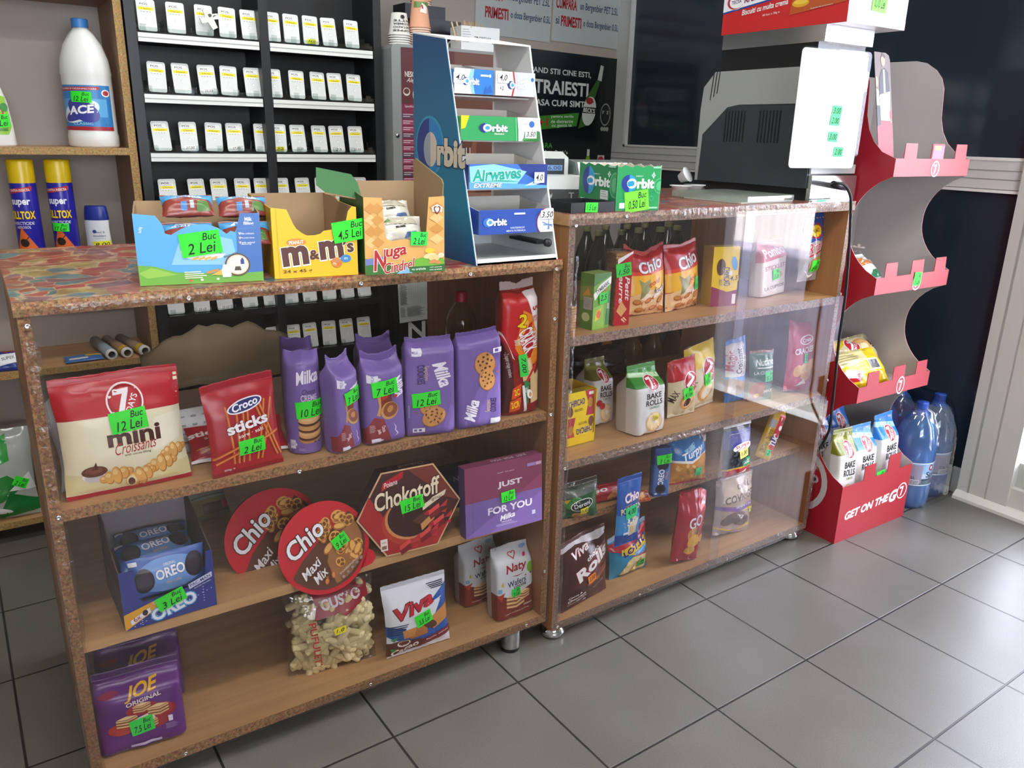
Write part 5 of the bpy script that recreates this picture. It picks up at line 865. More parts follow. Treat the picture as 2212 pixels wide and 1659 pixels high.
def seven_bag(label, pl, c, bot, tags=(), **k): return bag('filled_croissant_bag', label, 'bag', pl, pillow(.05), 'd3c9a6', [P(c, (0,.62), (.5,.66), (1,.60), (1,1), (0,1)), T('3a2a20', 'MAX', .10, .36, .3, .12, 60, b=.03), E('c98f4f', .55, .26, .28, .17, 20), E('e0b273', .57, .28, .24, .13, 20), E('f0d9a6', .56, .24, .19, .12, 20), E('4a2c24' if bot else 'efe9d6', .54, .22, .14, .08, 15)] + seven(.66, .58, .27, .17, -30), tags, wr=.004, bseal='d8cfae', top=[-.03,0,.0,.02,.05], **k)
seven_bag('red-topped filled croissant bag marked 4.5 lei on the second shelf', place((1461,913), (1520,898), 784, A2, 6, .012), 'b3202b', True, [(lei('4,5 Lei'), .52, .405, .042, .03, 8)])
seven_bag('pale filled croissant bag in the shade behind the red-topped one', place((1436,893), (1496,878), 822, A2, 4, .02), 'a89c84', True)
seven_bag('yellow-topped filled croissant bag marked 4.5 lei on the second shelf', place((1518,907), (1580,882), 752, A2, 6, .045), 'e6c94a', False, [(lei('4,5 Lei'), .55, .44, .036, .034, 6)])
bag('cocoa_croissant_bag', 'blue croissant bag with a tall white panel on the second shelf', 'bag', place((1588,880), (1630,872), 736, A2, 6, .02), pillow(.05), '3f7fcb', [P('d9d6d2', (0,.42), (.72,.42), (.84,.52), (.84,.88), (.74,.94), (0,.94)), T('3a3230', 'Croissant', .46, .66, .95, .12, 84, b=.05), T('5a504c', 'cu crema de cacao', .68, .66, 1.0, .06, 84), T('b8525a', 'Magic', .14, .68, .8, .16, 84, b=.03, ol='efe9e6'), E('8a5236', .22, .26, .30, .15, 60), E('9c6242', .55, .24, .26, .14, 60), E('6b3d2a', .4, .2, .2, .1, 60)], wr=.003, top=[-.04,.0,.0,.02,.04])
bag('peanut_bag', 'green and brown peanut bag between the blue croissant bag and the pink crackers', 'bag', place((1630,875), (1682,869), 760, A2, 5, .012), pillow(.045), '8a5a48', [P('3f6a52', (0,.40), (1,.40), (1,.95), (0,.95)), T('e6ece6', 'Nutline', .52, .78, .76, .13, 4, b=.03, sh=.3), B('dfe5df', .2, .66, .85, .68), T('dfe5df', 'LA CUPTOR', .5, .58, .8, .06, 3, b=.02), P('3f5a4a', (.55,.0), (1,.0), (1,.40), (.55,.40)), E('a33a2c', .28, .22, .26, .17), E('c9a23a', .28, .12, .1, .04), T('e6ded6', 'SARATE', .72, .2, .4, .06, 0, b=.03)], [(lei('15 Lei'), .66, .50, .030, .030, 4, '3fe07c')], wr=.003, rough=.2)
bag('cracker_bag', 'pink-looking red cracker bag leaning at the right end of the second shelf', 'bag', place((1708,860), (1768,846), 706, A2, 6, .012), pillow(.04), 'b02a45', [E('f1edf0', .52, .74, .24, .07, 10), E('b02a45', .52, .74, .21, .055, 10), T('f1edf0', 'Croco', .52, .74, .32, .06, 10, b=.05), T('f1edf0', 'CRACKERS', .52, .59, .74, .09, 8, b=.06), E('d9a25c', .3, .28, .14, .09, 20), E('d9a25c', .62, .22, .2, .1, -10), E('e6bb80', .5, .32, .16, .08, 30), E('d9a25c', .72, .36, .18, .08, 40), P('e9dfd0', (.3,.05), (.7,.08), (.6,.16))], [([('5', 0, 0, .5, .6)], .50, .47, .016, .030, 0, '3fe07c')], wr=.004, roll=5, bseal='b02a45', top=[.03,-.01,0,.0,.04])
# third shelf
bag('coated_peanut_bag', 'dark green snack bag with an oval badge at the left of the third shelf', 'bag', place((1225,1135), (1304,1124), 1046, A3, 8, .012), pillow(.045), '2f5a34', [P('5a6560', (0,.66), (1,.80), (1,1), (0,1)), P('3f8a3f', (.0,.55), (.3,.72), (.6,.62), (.5,.4), (.1,.36)), P('c9b02a', (0,.60), (.2,.66), (.1,.5)), E('e6ece6', .50, .46, .32, .17, 12), E('1c2a22', .50, .46, .30, .15, 12), T('f0f3ee', 'Deroni', .50, .47, .46, .13, 12, b=.02), E('b98a4a', .45, .14, .2, .09), E('a3743a', .45, .08, .22, .06)], [([('2,50', 0, 0, .8, .6)], .55, .28, .022, .016, 12, 'e8e02a')], wr=.004, seal=clearfilm('clear_seal', 'c9cfcc', 2., .1, .5, 60, .1), seal_h=.012, rough=.2, top=[-.08,-.04,0,.05,.1])
bag('snack_bag', 'red snack bag lying behind the green bag on the third shelf', 'bag', place((1300,1116), (1380,1098), 1056, A3, 40, .05), pillow(.04), 'ae2430', [T('efe6e6', 'Go', .3, .6, .5, .3, 0, b=.05), E('d98a4a', .8, .3, .3, .2, 20)], wr=.004)
bag('snack_bag', 'orange printed snack bag corner sticking out right of the blue popcorn pack', 'bag', place((1390,1106), (1430,1098), 1068, A3, 50, .035), pillow(.03), 'b5532a', [E('e0a25a', .5, .5, .3, .3, 20), E('7a2a1c', .8, .5, .2, .3, 20)], wr=.004)
# popcorn hung inside the pane
p0 = at(1341, 1189, Y=.0); p1 = at(1403, 1144, Y=.004)
d = p1-p0; d.z = 0; W = .088; Mx = Matrix.Translation(p0+Vector((0, .016, 0))) @ Matrix.Rotation(math.atan2(d.y, d.x), 4, 'Z') @ Matrix.Rotation(R(-1), 4, 'X'); lo = .1; 
for _ in range(60):
    if pixy(Mx @ Vector((W/2, 0, lo)))[1] > 1033: lo += .003
bag('popcorn_bag', 'blue microwave popcorn pack hanging in front of the third shelf edge', 'bag', (Mx, W, lo), pillow(.022, .5, 2.5), '2a5cab', [P('3f8fd0', (0,.18), (1,.10), (1,.45), (0,.5)), P('234a94', (0,0), (1,0), (1,.12), (0,.16)), T('f3f1f4', 'Chio', .55, .76, .60, .14, 8, b=.06, sh=.2, ol='b0202b'), T('e8a53a', 'micro', .40, .635, .26, .03, 8), T('f3e6c8', 'POPCORN', .52, .575, .84, .10, 8, b=.06, ol='234a94'), P('efe6cf', (.42,.30), (.86,.40), (.78,.14), (.5,.12))] + bags_(.63, .36, .24, .07, 26, 3, ['f3ecd6', 'e6d6a6', 'fbf6e8']) + [B('d9b25a', .52+.08*i, .14, .55+.08*i, .28) for i in range(4)] + bags_(.24, .33, .06, .04, 7, 5, ['f3ecd6', 'e6d6a6']) + [B('dfe6f2', .26, .16, .48, .2)], [([('4,00', 0, 0, .7, .55)], .52, .525, .044, .034, 8, '2fd67c')], seal='234f9c', seal_h=.014, bseal='2a5cab', wr=.0015, lift=False)
carton2 = place((1416,1079), (1452,1076), 970, A3, 3, .012)
bag('biscuit_packet', 'blue sandwich biscuit packet standing on its end on the third shelf', 'packet', carton2, brick(.034, 6.), '2f4f92', [P('3f6cae', (0,.05), (1,.05), (1,.66), (0,.66)), E('26222c', .52, .64, .34, .09), T('eef2fa', 'OREO', .48, .38, .86, .16*2.4, 86, b=.06, ol='24407f') if 0 else T('eef2fa', 'OREO', .44, .40, .86*1.1, .12, 86, b=.06, ol='24407f'), T('e0a070', 'choc', .76, .44, .5, .06, 86), E('26222c', .44, .16, .30, .10), E('1a1820', .44, .16, .2, .07), B('dfe6f2', .1, .05, .24, .08), B('7d9ad0', .5, .04, .8, .07)], [(lei('3 Lei'), .58, .78, .044, .026, 6)], wr=.0012, rough=.25)
bag('puff_snack_bag', 'blue and orange snack bag with white lettering on the third shelf', 'bag', place((1461,1060), (1541,1046), 952, A3, 8, .012), pillow(.05), 'c98a3a', [P('2f78b8', (0,.52), (.5,.46), (1,.66), (1,1), (0,1)), P('8fc0e0', (.3,.72), (.6,.86), (.62,.74), (.4,.66)), T('f1f3f6', 'Turpy', .55, .63, .60, .22, 18, b=.06, sh=.2), P('efe9e0', (0,.48), (.5,.42), (1,.62), (1,.66), (.5,.48), (0,.53)), E('d99a4a', .84, .48, .13, .1, 30)] + bags_(.5, .22, .45, .18, 26, 8, ['d9a24a', 'c98430', 'e6b96a', '9a7a3a']) + [E('c24a4a', .93, .86, .08, .07), E('f0ebeb', .93, .86, .06, .055), E('dfeaf4', .85, .93, .02, .04, -20), E('dfeaf4', .78, .92, .02, .04, -20)], [(lei('2 Lei'), .70, .22, .026, .024, 4, '2fd67c')], bseal='b8324a', wr=.003, top=[-.06,-.04,.0,.05,.1], rough=.22)
bag('seed_bag', 'dark blue sunflower seed bag marked 1.00 on the third shelf', 'bag', place((1575,1047), (1634,1030), 917, A3, 5, .012), pillow(.035), '2b2f38', [P('34398c', (0,.58), (1,.62), (1,.93), (0,.93)), P('a8242f', (0,0), (1,0), (1,.17), (0,.15)), P('d9b22a', (0,.15), (.25,.18), (.5,.15), (.75,.19), (1,.17), (1,.19), (0,.18)), E('f1eef0', .58, .60, .36, .085, 5), T('b02030', 'SUPER', .58, .625, .56, .06, 5, b=.04), T('b02030', 'de la tara', .56, .57, .4, .03, 5, sh=.3), E('2f8a5a', .78, .27, .22, .10), T('eef2ee', 'CU', .78, .305, .2, .04, 5, b=.03), T('eef2ee', 'SARE', .77, .25, .3, .04, 5, b=.03), T('e6e6ea', 'www.superseeds.com', .5, .88, .7, .025, 3), P('e9e4e2', (.45,.04), (.8,.12), (.75,.04))] + bags_(.4, .38, .34, .14, 18, 4, ['1b1d22', '3a3e46', '4a4e55']), [([('1,00', 0, 0, .7, .6)], .60, .47, .038, .025, 8, 'e6dc6a')], seal='d9d9d6', seal_h=.016, bseal='e0d9d4', wr=.003, rough=.2)
bag('cracker_roll', 'thin yellow and red cracker roll leaning towards the right end of the third shelf', 'pack', place((1641,1003), (1672,1000), 888, A3, 10, .012), flow(.03, .9, 3.), 'e0b51f', [P('c22f3a', (.5,.25), (1,.1), (1,.92), (.5,.92)), E('3a2f72', .72, .40, .26, .11, 80), T('f3eef0', 'TUC', .72, .40, .8, .14, 82, b=.08), B('dfdce6', .05, .62, .42, .78)] + [B('4a4660', .08+.05*i, .62, .10+.05*i, .78) for i in range(7)] + [T('6b5a1a', 'ORIGINAL CRACKERS', .28, .36, 1.6, .1, 84), E('f0e9e2', .8, .66, .12, .05), P('f0e9e2', (.6,.86), (.7,.86), (.66,.78)), B('3a3a40', .8, .78, .95, .82)], [([('2', 0, 0, .5, .6)], .60, .14, .016, .02, 0, '2fd67c')], wr=.0015, roll=23)
# bottom shelf
bag('choco_roll_bag', 'brown chocolate roll bag with an orange price label at the left of the bottom shelf', 'bag', place((1234,1340), (1330,1283), 1165, A4, 6, .012), pillow(.05), '4a2620', [P('5c2a22', (.1,.3), (.6,.75), (1,.85), (1,.3)), P('c8c4c6', (0,.90), (.3,.95), (.8,.88), (1,.93), (1,1), (0,1)), T('e9e2e0', 'Viva', .36, .845, .34, .13, 16, b=.05, sh=.25, ol='8e2a24'), T('f0eae4', 'choco', .60, .735, .34, .07, 18, b=.05), T('f0eae4', 'Rolls', .60, .60, .78, .20, 20, b=.08, ol='8e2a24'), P('8a4a2c', (.42,.30), (.95,.46), (.98,.40), (.46,.25)), P('6b3826', (.5,.38), (.98,.52), (1,.46), (.55,.32)), E('a3603c', .66, .33, .06, .03), T('efe8e2', 'Cocoa &', .22, .19, .24, .035, 12, b=.04), T('efe8e2', 'Chocolate', .26, .145, .34, .035, 12, b=.04), T('d9cfc8', 'Cream Filled Rolls', .27, .10, .36, .03, 12), T('d9cfc8', 'Rulouri cu crema', .72, .22, .26, .02, 12)], [([('3,50', 0, 0, .8, .6)], .52, .375, .032, .022, 12, 'f08a1f')], seal='6b4a48', seal_h=.008, bseal='5a2f3a', wr=.003, rough=.22, top=[-.02,.0,.02,.01,.0])
bag('corn_snack_bag', 'blue, yellow and red corn snack bag on the bottom shelf', 'bag', place((1334,1266), (1415,1233), 1147, A4, 8, .012), pillow(.05), '2f8ab0', [P('b5273a', (.3,.60), (1,.55), (1,1), (0,.95), (0,.72)), P('e6c92a', (.22,.70), (.95,.80), (1,.58), (.55,.48), (.22,.56)), T('2f2f86', 'LOTTO', .60, .675, .70, .16, 16, b=.09), P('4f9ad6', (.5,.52), (.9,.62), (1,.56), (.8,.44)), T('bcd9f0', 'Classic', .74, .535, .42, .08, 20, b=.03, sh=.3), P('b5273a', (.4,.50), (.6,.44), (.9,.44), (1,.52), (1,.4), (.7,.38)), P('cfc08a', (.2,.05), (.85,.02), (.95,.38), (.5,.44), (.35,.36))] + bags_(.5, .2, .25, .16, 14, 6, ['d9c47a', 'b99a4a', 'e6d9a0']), [(lei('2 Lei'), .74, .22, .030, .020, 6, '2fb44c')], seal='9fb3c0', seal_h=.012, wr=.004, rough=.22, top=[-.14,-.1,-.03,.05,.12])
bag('snack_bag', 'shiny red snack bag leaning to the right on the bottom shelf', 'bag', place((1466,1240), (1524,1216), 1078, A4, 6, .012), pillow(.05), 'a3202c', [T('e6d6d6', 'GO', .54, .58, .52, .16, 14, b=.05, ol='6b1a20'), E('b9822c', .5, .40, .22, .1), E('d9a53a', .54, .30, .22, .1), E('8a5a2a', .6, .44, .1, .04), E('c9922c', .5, .17, .2, .06), P('c9363f', (.6,.7), (1,.75), (1,1), (.6,1)), E('e0a25c', .85, .34, .12, .06), P('e6dcda', (.7,.8), (.9,.82), (.86,.95)), P('d9b23a', (.85,.55), (1,.6), (1,.5))], wr=.006, rough=.14, roll=11, top=[.0,-.02,.02,.04,.0])
bag('pretzel_bag', 'clear and brown pretzel bag with a purple band on the bottom shelf', 'bag', place((1558,1180), (1636,1154), 1036, A4, 8, .012), pillow(.06), 'a8917c', [P('d6c3ae', (.1,.55), (1,.62), (1,1), (.1,1)), T('6b5c52', 'COVRIGEI', .56, .63, .84, .13, 8, b=.07), T('7a6a60', 'DINI', .6, .80, .3, .07, 8, b=.03), P('6b3f86', (0,.50), (.5,.47), (1,.56), (1,.49), (.5,.39), (0,.44)), T('e6dfe9', 'cu sare si mac', .66, .49, .5, .045, 6), P('d9b23a', (0,.15), (.5,.07), (1,.16), (1,.13), (.5,.04), (0,.12)), P('d9c23a', (.5,.40), (1,.46), (1,.42)), E('5a3f32', .32, .28, .24, .10, 20), E('4a342a', .62, .24, .28, .10, -10), E('6b4a3a', .5, .34, .2, .06, 0), P('e6ded6', (.44,.36), (.66,.32), (.6,.26)), E('7d5a44', .78, .82, .1, .05, 0)], [([('4,0', 0, 0, .7, .6)], .90, .40, .026, .016, 6, 'e8e02a')], wr=.005, rough=.16, roll=6, top=[-.1,-.02,.02,.05,.02])
# ================================================================ left shelf unit goods
YS = YR+.06
def onY(x, y, Y=YS): p = at(x, y, Y=Y); return p
# bleach bottle
WB = M('e2e4e0', .32)
t = thing('bleach_bottle', 'large white bleach bottle with a blue cap and blue label on the left shelf unit', 'bottle', TR(-.668, YR+.085, 1.187, -38))
MB().lathe([(.001,0),(.062,0),(.068,.006),(.068,.035),(.066,.04),(.066,.20),(.0675,.205),(.063,.245),(.050,.285),(.032,.315),(.022,.326),(.019,.330),(.019,.34)], WB, 40, None, True, 1.06, .86).build('bottle', t)
MB().lathe([(.0215,.330)]+[(.0215+(.0006 if i % 2 else 0),.332+i*.001) for i in range(20)]+[(.021,.354),(.001,.355)], M('3c86cf', .4), 30).build('cap', t)
def wrapS(rx, ry, z0, h, a0, a1):
    def S(u, v):
        a = R(a0+(a1-a0)*u); return Vector((rx*math.cos(a), ry*math.sin(a), z0+h*v)), Vector((math.cos(a)/rx, math.sin(a)/ry, 0)).normalized()
    return S
GU = [i/16 for i in range(17)]
def wraplabel(parent, rx, ry, z0, h, a0, a1, art, name='label', price_=None):
    mb = MB(); S = wrapS(rx, ry, z0, h, a0, a1); W = (rx+ry)/2*R(a1-a0); draw(mb, art, W, h, S, GU, [], off=.0005); mb.build(name, parent)
    if price_: price(parent, price_[0], price_[1], price_[2], price_[3], price_[4], price_[5], W, h, S, GU, [], price_[6] if len(price_) > 6 else GREEN)
wraplabel(t, .0705, .057, .048, .125, 205, 352, [B('2f7fc0', 0, 0, 1, 1), B('5aa6d9', .1, .3, .9, .7), B('a8242f', 0, -.0, 1, .085), P('b0242f', (.06,.86), (.80,.90), (.80,.97), (.06,.95)), T('f0e6e6', 'INALBIRE SI DEZINFECTARE', .42, .92, .66, .035), E('eceff2', .90, .83, .08, .08), E('b0242f', .90, .83, .055, .055), E('dfeaf4', .44, .42, .34, .22, 20), E('3a3f96', .5, .44, .28, .22, -30), E('3a3f96', .42, .36, .28, .12, 20), T('f4f6f8', 'ACE', .47, .46, .44, .19, 6, b=.08, sh=.2, ol='2c3480'), T('bfe0f4', 'CLASSIC', .48, .15, .32, .05, 0, b=.02), T('1f5a96', '2 L', .88, .13, .1, .04)], price_=(lei('12 Lei'), .50, .74, .052, .030, -2))
# white bottle with green label at the frame edge
t = thing('cleaner_bottle', 'white trigger-shaped cleaner bottle with a green label at the left picture edge', 'bottle', TR(-.945, YR+.085, 1.187, -30))
MB().lathe([(.001,0),(.07,0),(.075,.006),(.072,.06),(.066,.12),(.055,.16),(.035,.195),(.02,.215),(.017,.24)], M('e6e8e6', .3), 36, None, True, 1.1, .6).build('bottle', t)
MB().box(-.02, .02, -.018, .018, .24, .28, M('d94a3a', .4)).box(-.05, .0, -.01, .01, .262, .28, M('d94a3a', .4)).build('trigger', t)
wraplabel(t, .0815, .0445, .03, .12, 215, 352, [P('8fc23a', (.02,.1), (.1,0), (.9,.02), (1,.2), (.92,.85), (.5,1), (.05,.85)), E('dfe8d6', .5, .62, .35, .16), T('c0303a', 'DAISY', .66, .52, .5, .16, 0, b=.06), E('3f8a3f', .88, .62, .08, .1), E('eef2ea', .74, .84, .07, .06), P('4f8a2f', (.1,.12), (.9,.16), (.9,.1), (.1,.06))], price_=(lei('9 Lei'), .78, .32, .05, .034, 6))
# insecticide cans
def can(label, x, tags):
    t = thing('spray_can', label, 'spray can', TR(x, YR+.075, .86, -28))
    MB().lathe([(.001,0),(.033,0),(.0345,.004),(.0345,.225),(.033,.235)], M('27259a', .28), 32).build('can', t)
    MB().lathe([(.0345,.226),(.0345,.286),(.033,.291),(.001,.292)], M('e0bf12', .3), 32).build('cap', t)
    wraplabel(t, .0347, .0347, .01, .21, 200, 345, [P('b02a33', (.1,.88), (.9,.93), (.92,.99), (.1,.94)), T('f0e6e0', 'CONTRA INSECTA', .5, .935, .66, .035, 3, b=.03), T('eef0f6', 'super', .50, .76, .60, .10, 0, b=.06), T('e8cf1c', 'KILLTOX', .50, .60, .80, .11, 0, b=.07, ol='6b1f2a'), T('e6e8f2', 'INSECTICIDE', .5, .49, .66, .04, 0, b=.02), T('e6e8f2', 'AEROSOL', .5, .435, .44, .035, 0, b=.02), P('d9652a', (.2,.12), (.88,.12), (.42,.44)), E('2a1c18', .46, .22, .13, .06, 60), P('2a1c18', (.3,.16), (.36,.18), (.62,.30), (.6,.31)), B('c9cbe6', .2, .095, .9, .1)] + lines('c9cbe6', .22, .07, .85, 3, .012, .026), price_=tags)
can('tall blue and yellow insecticide can without a price at the left', -.872, None)
can('tall blue and yellow insecticide can with a green 17 lei sticker', -.778, (lei('17 Lei'), .50, .42, .044, .024, -3))
t = thing('shampoo_bottle', 'small white shampoo bottle with a dark blue cap and yellow price label', 'bottle', TR(-.690, YR+.08, .86, -32))
MB().lathe([(.001,0),(.036,0),(.039,.005),(.036,.05),(.034,.09),(.036,.115)], M('e4e8ee', .3), 32, None, True, 1., .62).build('bottle', t)
MB().lathe([(.036,.113),(.0365,.118),(.034,.140),(.032,.152),(.03,.155),(.001,.1555)], M('23358e', .3), 32, None, True, 1., .62).build('cap', t)
wraplabel(t, .0375, .0235, .02, .09, 215, 345, [B('e4e8ee', 0, 0, 1, 1), E('2c4a96', .42, .66, .07, .06), T('5a6a8e', 'head &', .60, .64, .36, .07, 0), T('5a6a8e', 'shoulders', .58, .52, .44, .08, 0), B('8aa0c4', .4, .42, .8, .43), P('2f8a5a', (.2,.02), (1,.02), (1,.1), (.3,.07))], price_=(one('8,00'), .66, .22, .044, .022, 4, 'e6ea1c'))
# foil rolls, pens, tea light packet on the shelf behind the left counter's pane
CL = clearfilm('foil_roll', 'b9b6ae', 2.2, .12, .6, 40., .12)
for i, (x, c, s) in enumerate(((-.705, '8fa0a8', 'silvery film roll, leftmost of three,'), (-.660, '9a7a5c', 'brown film roll with a yellow band, middle of three,'), (-.608, '9c8a76', 'pale film roll with a yellow band, rightmost of three,'))):
    t = thing('film_roll', s+' on the shelf unit', 'roll', TR(x, YR+.008, .545+.0172, 6+3*i))
    MB().lathe([(.0105,0),(.017,0),(.017,.21),(.0105,.21),(.0105,0)], M(c, .25), 24, Matrix.Rotation(R(-90), 4, 'X')).build('roll', t)
    MB().lathe([(.0107,-.0005),(.0172,-.0005),(.0172,.01)], M('d9d9d2', .4), 24, Matrix.Rotation(R(-90), 4, 'X')).build('rim', t)
    if i: MB().lathe([(.0174,.018),(.0174,.042)], M('d9b21a', .5), 24, Matrix.Rotation(R(-90), 4, 'X')).build('band', t)
bag('pen_packet', 'flat blue and yellow pen packet lying left of the film rolls', 'packet', (TR(-.835, YR+.012, .547, 3, -82), .11, .05), pillow(.012, .5, 3.), '3f74b4', [B('d9b21a', .55, .5, 1, .75), B('d9d6cf', .1, .2, .6, .35), P('3fae3a', (.5,.8), (.62,1), (.7,.82))], wr=.001)
bag('detergent_pack', 'small dark blue pack with a white label at the left picture edge', 'pack', (TR(-1.04, YR+.01, .547, -8, -35), .085, .06), pillow(.03, .5, 3.), '22388a', [P('e6e8ea', (.4,.2), (.95,.35), (.95,.9), (.4,.8)), T('2a2f4a', 'SUPER', .68, .58, .42, .16, 10, b=.02), P('3fae3a', (0,.75), (.3,.95), (.1,1)), P('c0303a', (.5,.9), (.9,.95), (.9,1), (.5,1))], wr=.002)
GB = bag('crisp_bag', 'large clear and green printed bag at the bottom left on the shelf unit', 'bag', (TR(-1.20, YR+.01, .072, -6, -10), .235, .28), pillow(.09), 'b3b8b0', [P('2f8a3a', (0,.15), (.6,.2), (.9,.36), (.7,.5), (.3,.42), (0,.5)), P('1f7a35', (.5,.0), (1,.05), (1,.18), (.7,.3)), P('3fa04a', (.6,.62), (.75,.66), (.72,.95), (.6,.9)), E('5b2a4a', .3, .7, .22, .06, 20), E('e6e6ea', .4, .12, .3, .04, -10), P('2f6b3a', (.1,0), (.6,0), (.5,.1)), T('dfe6e0', 'Verde', .35, .32, .5, .10, 10, b=.04, sh=.3), P('e9ebe6', (.7,.32), (.95,.5), (1,.3))], [(lei('2 Lei'), .84, .40, .04, .030, -30)], wr=.006, rough=.14)
# ================================================================ coffee machine on its stand, posters, cups
NB = M('15181b', .4); GREY = M('8e9391', .35); MAR = '5a2a2c'
x0, x1, yf = .245, .66, 1.235
cm = thing('coffee_machine', 'brown and grey coffee vending machine on a black stand beside the cigarette rack', 'coffee machine', TR(x0, yf, 0))
w_ = x1-x0
MB().box(0, w_, 0, .42, 0, .90, NB).build('stand', cm, 'black stand with white lettering')
mb = MB(); draw(mb, [T('d6d9d6', 'NESCAFE', .62, .60, 1.02, .075, 0, b=.05), B('d6d9d6', .22, .655, .9, .665)], w_, .9, off=.001, clip=False); mb.build('stand_lettering', cm)
mb = MB(); mb.prism([(0,.90),(w_,.90),(w_,1.53),(w_-.008,1.535),(.02,1.535),(.004,1.53),(0,1.52)], 0, .42, GREY)
mb.build('body', cm)
mb = MB(); H_ = .60; W_ = w_-.038
draw(mb, [B(MAR, 0, 0, 1, 1), B('6e4638', .55, 0, 1, 1), P('8a5a48', (.62,.2), (.8,.6), (.78,.0)), B('7d2f4a', .0, .20, .25, .70), T('e6dcd6', 'NESCAFE', .12, .86, .17, .03, 0, b=.04), T('d6ccc6', 'Alegria', .12, .825, .14, .03, 0, sh=.4), E('d9d2c6', .05, .765, .035, .022), E('5a2f22', .05, .768, .028, .015), E('e6dcd0', .17, .74, .055, .05, 20), E('3a2a26', .165, .77, .025, .025), E('d9b23a', .175, .72, .03, .02), T('dcd2cc', 'Specificatii bauturi', .13, .685, .2, .016)] +
     sum([[B('9c4a66' if i % 3 else '5b4a58', .0, .62-.036*i, .25, .646-.036*i), B('d9c9d0', .01, .64-.036*i, .11, .644-.036*i), B('d9c9d0', .01, .629-.036*i, .08, .633-.036*i), B('c9b9c2', .155, .626-.036*i, .20, .644-.036*i)] for i in range(12)], []) + [B('e0c62a', 0, .165, .25, .19), B('b02a5a', 0, .12, .25, .16), T('e8e0dc', 'NESCAFE', .78, .86, .24, .04, 0, b=.04), T('e0d6d0', 'Alegria', .79, .81, .18, .045, 0, sh=.4), E('cfc9c6', .50, .84, .07, .05), E('a59a96', .52, .82, .05, .03), P('e8e4e0', (.62,.74), (.9,.78), (1,.82), (1,.80), (.8,.745)), T('e8e4e2', 'Ub', .52, .44, .1, .04), T('e8e4e2', 'U', .70, .44, .05, .045), P('b0452a', (.4,.0), (1,.0), (1,.14), (.4,.14))], W_, H_, off=.003, face=Matrix.Translation((.034, 0, .925)))
mb.build('front_panel', cm, 'maroon front panel with a list of drinks')
MB().lathe([(.001,-.006),(.006,-.006),(.008,-.002),(.008,.0)], STEEL, 16, TR(.016, 0, 1.24, 0, -90)).lathe([(.001,-.007),(.002,-.007)], M('222222', .5), 8, TR(.016, 0, 1.24, 0, -90)).build('lock', cm)
# cups
def cups(label, x, y, z, col, n, art, rim, first_h=.07, r0=.036, r1=.026):
    t = thing('paper_cup_stack', label, 'cups', TR(x, y, z))
    for k in range(n):
        m = MB(); zz = k*.0075; cc = M(rim, .6)
        m.lathe([(r0+.0022, zz), (r0+.0022, zz+.004), (r0, zz+.005), (r1, zz+first_h), (r1-.002, zz+first_h), (.001, zz+first_h-.002)] if k == n-1 else [(r0+.0022, zz), (r0+.0022, zz+.004), (r0-.001, zz+.005), (r0-.003, zz+.016)], cc if k < n-1 else M(col, .6), 28); m.build('cup', t)
    zz = (n-1)*.0075+.006
    def S(u, v):
        a = R(200+150*u); r = r0+(r1-r0)*(zz+first_h*.9*v-zz)/(first_h); return Vector((r*math.cos(a), r*math.sin(a), zz+first_h*.88*v)), Vector((math.cos(a), math.sin(a), .1)).normalized()
    mb = MB(); draw(mb, art, .09, first_h*.88, S, GU, [], off=.0006); mb.build('print', t)
cups('short stack of white lettered paper cups turned upside down on the coffee machine', .300, 1.285, 1.5355, 'e0dfd8', 5, [T('3a3634', s, .5, .12+.17*i, .9, .10, 180, b=.04) for i, s in enumerate(('COFFEE', 'CORTADO', 'COLOMBIA', 'LATTE'))] + [E('2a2624', .45, .82, .1, .1), T('b0303a', 'CAFE', .8, .5, .3, .09, 90, b=.04)], 'd9d8d2')
cups('tall stack of peach paper cups turned upside down on the coffee machine', .378, 1.285, 1.5355, 'e0a888', 9, [P('6b8a4a', (0,.75), (1,.8), (1,1), (0,1)), P('efe6dc', (.3,.55), (.6,.5), (.66,.8), (.4,.95)), P('b0303a', (.38,.7), (.46,.7), (.44,.86), (.36,.86)), B('4f8ac0', .8, .6, 1, .8)], 'e6c3ae', .085)
t = thing('stirrer_box', 'small white box of wooden stirrers with Cyrillic lettering on the coffee machine', 'box', TR(.535, 1.27, 1.5355, -4)); W, H, D = .155, .082, .09
mb = MB(); q = M('e6e9e8', .5); mb.box(0, W, 0, .002, 0, H, q).box(0, .002, .002, D, 0, H, q).box(W-.002, W, .002, D, 0, H, q).box(.002, W-.002, D-.002, D, 0, H, q).box(.002, W-.002, .002, D, 0, .002, q)
draw(mb, [T('2c2f33', 'ДЪРВЕНИ', .54, .52, .44, .16, -1, b=.03), E('4a4e52', .88, .42, .09, .12), E('e6e9e8', .88, .41, .07, .09)] + lines('9aa0a2', .03, .85, .25, 6, .02, .1), W, H); mb.build('box', t)
for k in range(16): m = MB(); m.box(-.003, .003, -.0009, .0009, 0, .092+.012*rd.random(), M('d9b98a', .7)); o = m.build('stirrer', t); o.location = (.012+.0065*k, .02+.05*rd.random(), .004); o.rotation_euler = (R(rd.uniform(-6, 6)), R(rd.uniform(-24, -8)), R(rd.uniform(0, 90)))
carton('coffee_box', 'black box with white lettering behind the stirrer box', 'box', (TR(.445, 1.40, 1.5355, 3), .17, .11), .10, '17191b', [T('e6e6e2', 'NESCAFE', .72, .25, 1.0, .30, 0, b=.05)], rough=.35)
carton('coffee_box', 'dark box on top of the black one beside the peach cups', 'box', (TR(.40, 1.44, 1.6455, 3), .17, .05), .09, '26262a', [])
cups('short peach paper cup stack at the top picture edge on the dark boxes', .485, 1.48, 1.6955, 'e0a888', 3, [P('6b8a4a', (0,.75), (1,.8), (1,1), (0,1))], 'e6c3ae')
